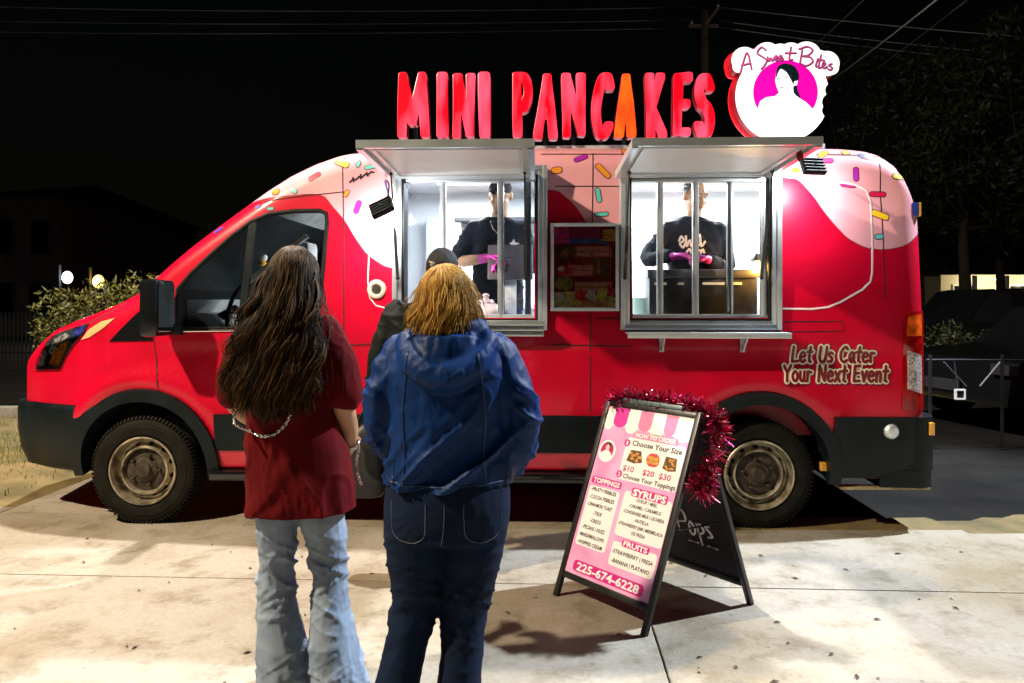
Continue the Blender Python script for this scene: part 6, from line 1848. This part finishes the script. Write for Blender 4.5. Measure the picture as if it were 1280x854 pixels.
# the black bag he carries
bg = empty('shoulder_bag', (-.80, 4.06, 0)); tag(bg, 'black soft bag hanging from the hand of the man in black', 'bag')
bb = Blob(); bb.rings([(0, 0, .80, .03, .03), (.0, 0, .74, .08, .05), (-.02, 0, .60, .12, .07), (-.02, 0, .46, .13, .075), (-.02, 0, .40, .11, .06)], pw=2.6)
bb.skin('pouch', mat('bag_nylon', (.012, .012, .014), .5), bg, .009, 3, lambda co: folds(co, .008, 6, 6, (.5, 0), 3))
mb = MB(); mb.tube(catmull([(-.05, 0, .78), (-.02, .0, .86), (.03, .03, .885), (.05, .03, .86), (.04, 0, .76)], 6), .008, 6); mb.build('strap', M['cloth_black'], bg, smooth=60)

# ---------------------------------------------------------------- staff inside the truck
FLZ = KZ0 - .0
def staff(px, label, pose, yaw, cap, logo):
    X = (px - CX) * 5.33 / F
    r = empty('person', (X, 5.33, FLZ)); tag(r, label, 'person')
    b = Blob()
    T = head(b, (pose['hx'], -.03, 1.645), yaw=yaw, pitch=R(pose.get('pitch', 12)), k=1.03)
    hx = pose['hx']
    b.chain([(hx, .0, 1.57), (hx * .5, .02, 1.45)], [.055, .066])
    b.rings([(hx * .4, .02, 1.47, .08, .07), (0, .02, 1.41, .18, .10), (0, .015, 1.22, .17, .12), (0, .01, 1.0, .15, .11), (0, .01, .88, .16, .12)])
    for sh, el, wr, hd_, pn, sd in pose['arms']:
        b.chain([sh, el], [.055, .046]); b.chain([el, (V(el) + V(wr)) / 2, wr], [.045, .04, .028])
    for x in (-.09, .09): b.chain([(x, .01, .9), (x, .01, .48), (x, .03, .09)], [.085, .06, .042]); b.chain([(x, .05, .05), (x, -.05, .045), (x, -.14, .035)], [.036, .038, .028])
    b.skin('body', M['skin'], r, .007, 4)
    face_bits(T, r, M['cloth_black'])
    s = Blob()
    s.rings([(hx * .5, .01, 1.50, .07, .07), (hx * .3, .015, 1.48, .12, .085), (0, .02, 1.43, .20, .112), (0, .015, 1.30, .205, .132), (0, .01, 1.1, .185, .13), (0, .01, .92, .19, .135), (0, .01, .82, .19, .13)], pw=2.3)
    for (sh, el, wr, hd_, pn, sd), full in zip(pose['arms'], pose['sleeve']):
        if full: s.chain([V((sh[0] * .9, sh[1], sh[2] + .01)), el, V(el).lerp(V(wr), .85)], [.072, .062, .048])
        else: s.chain([V((sh[0] * .9, sh[1], sh[2] + .01)), V(sh).lerp(V(el), .55), V(sh).lerp(V(el), .9)], [.074, .074, .070])
    sh_ = s.skin('shirt', M['cloth_black'], r, .008, 3, lambda co: folds(co, .009, 4, 10, (.6, 0), 3) + folds(co, .004, 9, 16, (-.4, 0), 8), cut=[((0, 0, .823), (0, 0, -1))])
    j = Blob(); j.rings([(0, .01, .95, .16, .12), (0, .01, .82, .175, .13)])
    for x in (-.092, .092): j.rings([(x, .01, .84, .09, .105), (x, .01, .48, .072, .08), (x, .02, .07, .07, .08)])
    j.skin('trousers', M['cloth_black'], r, .01, 3)
    g = Blob()
    for sh, el, wr, hd_, pn, sd in pose['arms']:
        w2 = V(wr); g.chain([V(el).lerp(w2, .80), w2], [.034, .031]); hand(g, w2, hd_, pn, sd, .9, 1.06)
    M.setdefault('glove', mat('magenta_glove', (.55, .03, .34), .35)); g.skin('gloves', M['glove'], r, .005, 2)
    hb = Blob(); hb.ell(T @ V((0, .024, .030)), (.081, .088, .088))
    if cap:
        hb.skin('hair', M['hair_black'], r, .007, 3, None, cut=[((0, 0, 1.63), (0, 0, -1))])
        cb = Blob(); cb.ell(T @ V((0, .014, .048)), (.085, .096, .080)); pts = [T @ V((0, -.07, .05)), T @ V((0, -.15, .035))]; cb.chain(pts, [.06, .05], .18, (T.to_3x3() @ V((0, .15, 1))))
        cb.skin('cap', M['cloth_black'], r, .007, 3, None, cut=[((0, 0, 1.655), (0, 0, -1))])
    else:
        hb.skin('hair', M['hair_black'], r, .006, 2, lambda co: .006 * vnoise(co * 120), keep=lambda c: (c - (T @ V((0, -.085, -.005)))).length > .085 and c.z > 1.62)
    bvh = BVHTree.FromPolygons([q.co for q in sh_.data.vertices], [tuple(p.vertices) for p in sh_.data.polygons])
    def onf(x, z, o):
        h = bvh.ray_cast(V((x, -1, z)), V((0, 1, 0))); return (h[0] + V((0, -o, 0))) if h[0] else V((x, -.13, z))
    if logo == 'text':
        ln = [[(-.09, .02), (-.075, .05), (-.06, .02), (-.085, .0), (-.065, -.03), (-.05, .0)], [(-.045, .05), (-.04, -.02), (-.02, .02), (-.01, -.02)], [(.0, .03), (.01, -.02), (.03, .02), (.02, -.02), (.05, -.01)], [(.05, .06), (.06, -.02), (.085, .01)], [(-.04, -.06), (-.02, -.04), (-.01, -.07), (.01, -.045), (.02, -.07), (.05, -.05)], [(.055, -.075), (.07, -.045), (.08, -.07)]]
        v2, f2 = fill2d(contour(strokes_sdf([catmull(q, 4) for q in ln], .0075), -.12, .12, -.1, .1, 120))
        link('shirt_print', mesh_of('shirt_print', [onf(-.035 + p.x, 1.30 + p.y, .004) for p in v2], f2, M['white']), r)
    else:
        v2 = [(0, .032), (.012, .008), (.045, .0), (.016, -.012), (.02, -.022), (0, -.014), (-.02, -.022), (-.016, -.012), (-.03, .0), (-.012, .008)]
        link('shirt_print', mesh_of('shirt_print', [onf(.115 + a, 1.30 + c, .004) for a, c in v2], [tuple(range(len(v2)))], M['white']), r)
        mb = MB(); mb.tube([onf(x, z, .004) for x, z in ((-.05, 1.46), (-.03, 1.40), (0, 1.37), (.03, 1.40), (.05, 1.46))], .003, 6); mb.build('necklace', M['white'], r, smooth=60)
    return r
staff(622, 'staff member in black polo with star print and pink gloves at the register', dict(hx=.02, pitch=14, sleeve=(0, 0), arms=[
    ((-.19, .01, 1.39), (-.29, -.02, 1.17), (-.07, -.20, 1.19), (.9, -.35, .0), (0, -.3, -1), (0, -1, .4)), ((.19, .01, 1.39), (.235, .0, 1.13), (.07, -.19, 1.14), (-.8, -.5, .05), (0, -.3, -1), (0, -1, .4))]), R(-12), True, 'star')
staff(867, 'staff member in long sleeved black shirt with white script print behind the griddle', dict(hx=.0, pitch=16, sleeve=(1, 1), arms=[
    ((-.19, .01, 1.39), (-.34, -.04, 1.20), (-.20, -.20, 1.20), (.95, -.2, .05), (0, -.3, -1), (0, -1, .4)), ((.19, .01, 1.39), (.235, .02, 1.13), (.05, -.19, 1.18), (-.85, -.4, .1), (0, -.3, -1), (0, -1, .4))]), R(24), False, 'text')
# ================================================================== THINGS ON THE COUNTERS
def vroot(name, u, y, z, label, cat, rz=0.0):
    o = empty(name, vw(u, y, z), -VA + rz); tag(o, label, cat); return o
CT = 1.236
# register tablet on its stand, back of the screen to the street
u, z = vpix(638, 328, .30)
t = vroot('tablet_register', u, .30, CT, 'tilted grey tablet register on a stand in front of the polo shirted staff member', 'register')
T = Matrix.Translation((0, 0, z - CT)) @ Matrix.Rotation(R(-14), 4, 'X')
mb = MB(); mb.box(-.155, .155, -.012, .012, -.125, .125, bev=.008, mat=T); sc_ = mb.build('screen_case', mat('tablet_case', (.075, .06, .07), .35, var=.15), t, smooth=40)
mb = MB(); mb.box(-.03, .03, -.018, -.0125, .03, .075, bev=.002, mat=T); mb.build('case_badge', mat('tablet_badge', (.09, .06, .075), .4), sc_)
mb = MB(); mb.bar((0, .02, 0), (0, .03, z - CT - .05), .08, .03); mb.box(-.1, .1, -.04, .12, .0, .012, bev=.004); mb.build('stand', M['white_panel'], t)
# card reader with keypad
u, z = vpix(638, 382, .23)
t = vroot('card_reader', u, .235, CT, 'small black card reader with light keys beside the tablet register', 'card reader')
h_ = .13
T = Matrix.Translation((0, 0, h_ / 2)) @ Matrix.Rotation(R(-20), 4, 'X')
mb = MB(); mb.box(-.042, .042, -.012, .012, -.065, .065, bev=.006, mat=T); kb_ = mb.build('case', M['black_gloss'], t, smooth=40)
for i in range(3):
    for j in range(4):
        mb = MB(); mb.box(-.031 + i * .022, -.014 + i * .022, -.0155, -.0125, -.05 + j * .026, -.036 + j * .026, mat=T)
        mb.build('key', [M['white'], M['white'], M['amber']][(i * 2 + j * 3) % 3 if j == 1 else 0], t)
mb = MB(); mb.box(-.04, .04, -.02, .05, .0, .012); mb.build('base', M['black_gloss'], t)
# round tip jar / candy floss jar in pale pink
u, z = vpix(607, 372, .22)
t = vroot('lidded_jar', u, .25, CT, 'pale pink round lidded jar on the counter next to the blonde customer', 'jar')
M['pale_pink'] = mat('pale_pink_plastic', (.80, .62, .64), .25, coat=.5)
mb = MB(); mb.lathe([(.0, .0), (.08, .0), (.088, .02), (.075, .075), (.06, .09)], 28); mb.build('foot', mat('pink_foot', (.70, .25, .30), .3), t, smooth=40)
mb = MB(); mb.lathe([(.06, .091), (.10, .11), (.118, .15), (.11, .19), (.085, .215), (.05, .225)], 32); mb.build('bowl', M['pale_pink'], t, smooth=50)
mb = MB(); mb.lathe([(.06, .226), (.05, .245), (.022, .25), (.018, .262), (.026, .275), (.015, .288), (0, .29)], 24); mb.build('lid', M['pale_pink'], t, smooth=50)
# framed picture sign at the left pane
u, z = vpix(513, 370, .22)
t = vroot('counter_sign', u + .02, .25, CT, 'small white framed photo sign at the end of the serving counter', 'sign')
mb = MB(); mb.box(-.075, .075, -.008, .008, .0, .20, bev=.003, mat=Matrix.Rotation(R(-8), 4, 'X')); mb.build('frame', M['white'], t)
mb = MB(); mb.box(-.058, .058, -.0105, -.0085, .02, .18, mat=Matrix.Rotation(R(-8), 4, 'X')); mb.build('picture', mat('photo_print', (.25, .05, .03), .35, var=.9, vscale=22, vcol=(.02, .01, .01)), t)
# griddle / warmer in the right window
u0, z1 = vpix(811, 337, .26); u1, z0 = vpix(946, 394, .26)
t = vroot('pancake_griddle', (u0 + u1) / 2, .24, CT, 'long black griddle with steel rim in the second serving window', 'griddle')
W_ = (u1 - u0) / 2; zt_ = vpix(870, 337, .26)[1] - CT
M['dark_steel'] = mat('dark_steel', (.03, .032, .036), .35, .6, var=.4, vscale=12)
mb = MB(); mb.box(-W_, W_, .0, .22, .05, zt_ - .06, bev=.008); gb = mb.build('housing', M['dark_steel'], t, smooth=30)
mb = MB(); mb.box(-W_ - .012, W_ + .012, -.014, .24, zt_ - .058, zt_, bev=.006); mb.build('rim', mat('rim_steel', (.10, .10, .11), .3, .8, var=.3, vscale=10), gb, smooth=30)
for x in (-W_ * .8, W_ * .8):
    for y in (.03, .19): mb = MB(); mb.tube([(x, y, 0), (x, y, .055)], .015, 10); mb.build('foot', M['black'], t, smooth=40)
for i, (x, w) in enumerate(((-W_ * .86, .02), (-W_ * .74, .02), (-W_ * .42, .02), (W_ * .12, .05), (W_ * .30, .03), (W_ * .62, .03))):
    mb = MB(); mb.box(x - w, x + w, -.012, -.001, zt_ - .105, zt_ - .088, bev=.002); mb.build('knob_plate', M['white'], gb)
mb = MB(); mb.box(-W_ * .1, W_ * .98, -.016, -.002, .055, .10, bev=.003); mb.build('drip_tray', M['alu_soft'], t)
# added amber lamp in place of an orange reflection at the end of the griddle
u, z = vpix(948, 336, .24)
t = vroot('heat_lamp', u, .25, CT, 'glowing amber heat lamp at the end of the black griddle', 'lamp')
hz = z - CT
mb = MB(); mb.tube([(.05, .05, 0), (.05, .05, hz + .12), (.02, .03, hz + .14), (0, 0, hz + .10)], .008, 8); mb.lathe([(.05, 0), (.05, .012), (0, .012)], 20, mat=Matrix.Translation((.05, .05, 0))); mb.build('stand', M['alu_soft'], t, smooth=40)
mb = MB(); mb.lathe([(.02, .10), (.03, .085), (.055, .05)], 20, mat=Matrix.Translation((0, 0, hz)), caps=False); mb.build('shade', M['dark_steel'], t, smooth=40)
mb = MB(); mb.ell((0, 0, hz + .03), (.03, .03, .038), 14, 10); mb.build('bulb', mat('amber_bulb', (1, .6, .2), .3, emit=(1, .45, .08), es=14), t, smooth=60)
ld = bpy.data.lights.new('amber_light', 'POINT'); ld.energy = 24; ld.color = (1, .45, .08); ld.shadow_soft_size = .03
lo = bpy.data.objects.new('amber_light', ld); COL.objects.link(lo); lo.parent = t; lo.location = (0, -.05, hz + .0)
# white carton and squeeze bottle
u, z = vpix(815, 384, .16)
t = vroot('label_printer', u, .36, CT, 'white boxy label printer at the left end of the griddle', 'printer')
mb = MB(); mb.box(-.075, .075, -.05, .07, .02, .14, bev=.008); mb.build('case', M['white'], t, smooth=30); mb = MB(); mb.box(-.08, .08, -.055, .075, .0, .019); mb.build('base', M['black'], t)
u, z = vpix(803, 345, .5)
t = vroot('mixing_jug', u, .60, CT, 'pale mint mixing jug behind the griddle edge', 'jug')
t.location.z = 1.236
mb = MB(); mb.lathe([(0, 0), (.07, 0), (.085, .25), (.09, .26), (.08, .26), (.066, .012), (0, .012)], 24); mb.build('vessel', mat('mint_plastic', (.55, .75, .68), .3), t, smooth=40)
mb = MB(); mb.tube(catmull([(-.08, 0, .22), (-.13, 0, .2), (-.125, 0, .1), (-.076, 0, .06)], 5), .01, 8); mb.build('handle', M['white'], t, smooth=50)

# ================================================================== A-FRAME BOARD
F0, F1 = Vector((.22, 3.70, 0)), Vector((.581, 3.256, 0)); OFFB = Vector((.58, .34, 0))
TOPZ = .955
ab = empty('a_frame_sign', (F0 + F1) / 2 + OFFB / 2); tag(ab, 'black a-frame sidewalk sign with pink menu poster and chalkboard back', 'sign')
org = ab.location.copy()
M['frame_black'] = mat('black_frame_wood', (.010, .010, .011), .4, var=.4, vscale=10)
M['teal_edge'] = mat('teal_grey_edge', (.06, .10, .10), .4)
def plane_of(f0, f1, off):
    a, b = f0 - org, f1 - org
    ux = (b - a); W = ux.length; ux.normalize()
    topc = off / 2 + Vector((0, 0, TOPZ)); uz = topc; L_ = uz.length; uz = uz.normalized()
    n = ux.cross(uz).normalized()
    return a, ux, uz, n, W, L_
a0, ux, uz, nn, BW, BL = plane_of(F0, F1, OFFB)
if nn.y > 0: nn = -nn
a1, vx, vz, vn, _, _ = plane_of(F0 + OFFB, F1 + OFFB, -OFFB)
if vn.y < 0: vn = -vn
def fmat(o, x, y, z):
    m_ = Matrix((x, y, z)).transposed().to_4x4(); m_.translation = o; return m_
FM = fmat(a0, ux, uz, nn); BM = fmat(a1, vx, vz, vn)        # local: x across, y up the slope, z outward
for Mx in (FM, BM):
    for x in (0, BW):
        mb = MB(); mb.box(x - .014, x + .014, .0, BL, -.014, .012, bev=.004, mat=Mx); mb.build('leg', M['frame_black'], ab, smooth=30)
    for y0, y1 in ((.10, .13), (BL - .028, BL - .002)):
        mb = MB(); mb.box(.0145, BW - .0145, y0, y1, -.012, .010, bev=.003, mat=Mx); mb.build('rail', M['frame_black'], ab, smooth=30)
PX0, PX1, PY0, PY1 = .0145, BW - .0145, .1305, BL - .0285
mb = MB(); mb.box(PX0, PX1, PY0, PY1, -.006, .002, mat=FM)
PWd, PHt = PX1 - PX0, PY1 - PY0
M['poster_pink'] = mat('poster_pink', (.78, .36, .60), .4, var=.25, vscale=7, vcol=(.68, .28, .55))
poster = mb.build('poster', M['poster_pink'], ab)
mb = MB(); mb.box(PX0, PX1, PY0, PY1, -.004, .004, mat=BM); chalk = mb.build('chalkboard', mat('chalkboard', (.006, .004, .012), .55, var=.5, vscale=6), ab)
mb = MB(); mb.box(.10, BW - .10, BL - .001, BL + .022, -.012, .010, bev=.005, mat=FM); mb.build('carry_handle', M['teal_edge'], ab, smooth=30)
for x in (.06, BW - .06): mb = MB(); mb.box(x - .02, x + .02, BL - .03, BL + .004, -.032, -.0145, mat=FM); mb.build('hinge', M['galv'], ab)
mb = MB()
for x in (0.018, BW - .018):
    mb = MB(); mb.bar(FM @ Vector((x, BL * .45, -.02)), BM @ Vector((x, BL * .45, -.02)), .012, .004); mb.build('spreader_strap', M['black'], ab)
# --- print on the poster; positions are fractions of its width and height
def PP(s, q, lay_): return FM @ Vector((PX0 + s * PWd, PY0 + q * PHt, .0021 + .00035 * lay_))
def ppoly(pts, m, lay_=1, name='print_block', parent=poster):
    return link(name, mesh_of(name, [PP(a, b, lay_) for a, b in pts], [tuple(range(len(pts)))], m), parent)
ASP = PHt / PWd
def prr(x0, x1, y0, y1, r, m, lay_=1, name='print_panel', parent=poster):
    return ppoly([(a, b / ASP) for a, b in rrect(x0, x1, y0 * ASP, y1 * ASP, r)], m, lay_, name, parent)
def ptext(tx, s, q, w, h, m, lay_=3, bold=.03, name='lettering', parent=poster, shear=0.0):
    v2, f2 = text2d(tx, h * PHt, bold, shear, width=w * PWd)
    return link(name, mesh_of(name, [PP(s + p.x / PWd, q + p.y / PHt, lay_) for p in v2], f2, m), parent)
I_w = mat('ink_white', (.84, .82, .82), .5); I_m = mat('ink_magenta', (.60, .012, .22), .4); I_k = mat('ink_black', (.012, .01, .012), .5); I_p = mat('ink_pink', (.76, .22, .42), .4)
I_deep = mat('ink_deep_pink', (.66, .03, .32), .4); I_red = mat('ink_rose', (.48, .01, .12), .4); I_br = mat('ink_brown', (.14, .05, .012), .5, var=.6, vscale=60); I_or = mat('ink_amber', (.66, .32, .04), .5, var=.5, vscale=60); I_skin = mat('ink_skin', (.70, .52, .42), .5)
# awning stripes at the top
prr(0, 1, .885, .9995, .02, I_w, 1)
for x0, x1, m_ in ((.10, .265, I_deep), (.405, .555, I_p), (.70, .83, I_p)):
    n = 10; ppoly([(x0, .998), (x0, .915)] + [((x0 + x1) / 2 - (x1 - x0) / 2 * math.cos(math.pi * k / n), .915 - .036 * math.sin(math.pi * k / n)) for k in range(1, n)] + [(x1, .915), (x1, .998)], m_, 2, 'print_stripe')
for x0, x1 in ((0, .10), (.265, .405), (.555, .70), (.83, 1.0)):
    n = 8; ppoly([(x0, .90), (x0, .8855)] + [((x0 + x1) / 2 - (x1 - x0) / 2 * math.cos(math.pi * k / n), .8855 - .03 * math.sin(math.pi * k / n)) for k in range(1, n)] + [(x1, .8855), (x1, .90)], I_w, 2, 'print_stripe')
# order panel
prr(.325, .985, .588, .835, .03, I_w, 1)
pl = prr(.385, .89, .835, .875, .018, I_p, 2); ptext('HOW TO ORDER', .637, .855, .46, .036, I_w, 3, .035, parent=pl)
def badge(s, q, tx):
    n = 20; o = ppoly([(s + .034 * math.cos(6.283 * k / n), q + .034 / ASP * math.sin(6.283 * k / n)) for k in range(n)], I_m, 2, 'print_badge'); ptext(tx, s, q, .020 if tx == '1' else .028, .032, I_w, 3, .02, parent=o)
badge(.335, .80, '1'); badge(.335, .616, '2')
ptext('Choose Your Size', .675, .807, .56, .042, I_k, 3, .022); ptext('Choose Your Toppings', .68, .612, .59, .036, I_k, 3, .022)
for s, tx in ((.425, '$10'), (.658, '$20'), (.84, '$30')): ptext(tx, s, .657, .13, .046, I_red, 3, .015)
rnd = random.Random(3)
fb1 = ppoly([(.375, .70), (.40, .765), (.52, .768), (.56, .705), (.47, .692)], I_br, 2, 'print_food')
for k in range(9): ppoly(blob2(.41 + rnd.random() * .12, .705 + rnd.random() * .052, .022, .008, 8, .3, k), I_or, 3, 'print_food_piece', fb1)
fb2 = ppoly(blob2(.67, .732, .075, .040, 16, .1, 3), mat('ink_tray', (.60, .05, .06), .5), 2, 'print_food')
for k in range(8): ppoly(blob2(.625 + .03 * (k % 4), .72 + .022 * (k // 4), .020, .011, 8, .25, k + 20), I_or, 3, 'print_food_piece', fb2)
fb3 = ppoly([(.79, .70), (.80, .768), (.92, .766), (.935, .698), (.86, .69)], I_br, 2, 'print_food')
for k in range(12): ppoly(blob2(.81 + rnd.random() * .10, .702 + rnd.random() * .056, .016, .006, 8, .3, k + 40), I_or, 3, 'print_food_piece', fb3)
# round portrait emblem
def disc(s, q, r, m_, l, nm, par=poster, n=28): return ppoly([(s + r * math.cos(6.283 * k / n), q + r / ASP * math.sin(6.283 * k / n)) for k in range(n)], m_, l, nm, par)
em = disc(.118, .73, .105, I_w, 1, 'emblem'); disc(.118, .735, .078, I_red, 2, 'emblem_disc', em)
ppoly([(.05, .70), (.06, .72), (.10, .735), (.135, .735), (.175, .72), (.185, .70), (.16, .672), (.118, .665), (.075, .672)], I_w, 3, 'emblem_bust', em); ppoly(blob2(.12, .752, .026, .021, 12, .0, 1), I_skin, 4, 'emblem_face', em); ppoly([(.092, .755), (.10, .778), (.125, .785), (.148, .772), (.15, .745), (.142, .735), (.14, .76), (.115, .772)], I_k, 5, 'emblem_hair', em)
# lists
def panel(x0, x1, y0, y1): return prr(x0, x1, y0, y1, .03, I_w, 1)
panel(.03, .405, .165, .515); tl_ = prr(.03, .40, .53, .572, .018, I_m, 2); ptext('TOPPINGS', .215, .551, .33, .040, I_w, 3, .035, parent=tl_)
TP = ['-FRUITY PEBBLES', '-COCOA PEBBLES', '-CINNAMON TOAST', '-TRIX', '-OREOS', '-PECANS / NUEZ', '-MARSHMALLOWS', '-WHIPPED CREAM']
for i, tx in enumerate(TP): ptext(tx, .21, .497 - i * .0445, {3: .11, 4: .13}.get(i, .31 if i != 5 else .28), .030, I_k, 3, .022)
panel(.455, .985, .285, .535); tl_ = prr(.53, .93, .513, .562, .018, I_m, 2); ptext('SYRUPS', .73, .537, .37, .052, I_w, 3, .04, parent=tl_)
for i, (tx, w) in enumerate((('-SYRUP / MIEL', .24), ('-CARAMEL / CARAMELO', .36), ('-CONDENSED MILK / LECHERA', .46), ('-NUTELLA', .16), ('-STRAWBERRY JAM / MERMELADA', .50), ('DE FRESA', .15))): ptext(tx, .72, .497 - i * .0355, w, .026, I_k, 3, .022)
panel(.47, .97, .12, .252); tl_ = prr(.57, .875, .235, .275, .018, I_m, 2); ptext('FRUITS', .722, .255, .27, .040, I_w, 3, .035, parent=tl_)
ptext('-STRAWBERRY | FRESA', .715, .20, .46, .030, I_k, 3, .022); ptext('-BANANA | PLATANO', .715, .15, .42, .030, I_k, 3, .022)
tl_ = prr(.085, .915, .018, .082, .035, I_m, 2); ptext('225-674-6228', .50, .050, .74, .062, I_w, 3, .03, parent=tl_)
# chalk writing on the inner side of the back board, read from the street
M['chalk'] = mat('chalk', (.85, .82, .90), .9, var=.3, vscale=80)
def CB(s, q): return BM @ Vector((PX0 + s * PWd, PY0 + q * PHt, -.0048))
ck = [[(.30, .66), (.30, .50), (.36, .46), (.42, .52), (.44, .64)], [(.36, .66), (.37, .53)], [(.46, .62), (.50, .68), (.52, .60), (.56, .67), (.60, .62)], [(.30, .25), (.32, .42), (.42, .42), (.43, .35), (.33, .33)], [(.47, .33), (.46, .27), (.50, .25), (.54, .30), (.50, .35), (.47, .33)], [(.58, .35), (.59, .18)], [(.58, .33), (.63, .35), (.66, .30), (.60, .27)], [(.76, .35), (.70, .34), (.75, .30), (.76, .27), (.70, .26)], [(.40, .19), (.54, .19)], [(.66, .19), (.80, .185)], [(.86, .66), (.875, .56)]]
for q in ck:
    q2 = catmull(q, 5) if len(q) > 2 else [np.array(p) for p in q]
    pts = [CB((p[0] - .3) * .80 + .43, (p[1] - .18) * .85 + .16) for p in q2]
    mb = MB(); mb.tube(pts, .0058, 5); mb.build('chalk_stroke', M['chalk'], chalk, smooth=60)

# ================================================================== TINSEL GARLAND
rnd = random.Random(8)
path = [(.02, 1.0, .02), (.10, 1.035, .02), (.22, 1.045, .0), (.34, 1.04, -.01), (.46, 1.045, -.02), (.56, 1.03, -.03), (.62, .98, -.05), (.64, .90, -.06), (.645, .83, -.05), (.64, .76, -.04), (.63, .70, -.03), (.62, .665, -.03)]
P_ = [FM @ Vector((x * (BW / .57), y * BL / 1.007, z - .03)) for x, y, z in path]
P_ = [Vector(tuple(q)) for q in catmull(P_, 12)]
tg_root = empty('tinsel_garland', org); tag(tg_root, 'shiny red and pink tinsel garland draped over the a-frame sign', 'garland')
M['tinsel'] = island_mat('red_foil', [(.45, .004, .04), (.70, .01, .08), (.80, .06, .28), (.25, .002, .02), (.9, .35, .45)], .16, .9)
mb = MB(); mb.tube(P_, .006, 6); mb.build('cord', M['darkred_print'], tg_root, smooth=60)
mb = MB()
nP = len(P_)
for k in range(2600):
    i = rnd.randrange(nP - 1); tt = i / nP
    if .58 < tt < .80 and rnd.random() < .62: continue
    c = P_[i].lerp(P_[i + 1], rnd.random())
    d = Vector((rnd.gauss(0, 1), rnd.gauss(0, 1), rnd.gauss(0, 1))); ax = (P_[i + 1] - P_[i]).normalized()
    d = (d - ax * d.dot(ax) * .55).normalized()
    l = rnd.uniform(.03, .085) * (1.0 if tt < .9 else 1.2); w = rnd.uniform(.0014, .0036)
    s_ = d.cross(Vector((rnd.gauss(0, 1), rnd.gauss(0, 1), rnd.gauss(0, 1)))).normalized() * w
    bnd = Vector((rnd.uniform(-.012, .012), rnd.uniform(-.012, .012), -.012 * rnd.random()))
    m1 = c + d * l * .55 + bnd * .4; m2 = c + d * l + bnd
    mb.add([c - s_, c + s_, m1 + s_, m1 - s_, m2 + s_ * .7, m2 - s_ * .7], [(0, 1, 2, 3), (3, 2, 4, 5)])
tag(mb.build('tinsel_strips', M['tinsel'], tg_root, fix=False), kind='stuff')
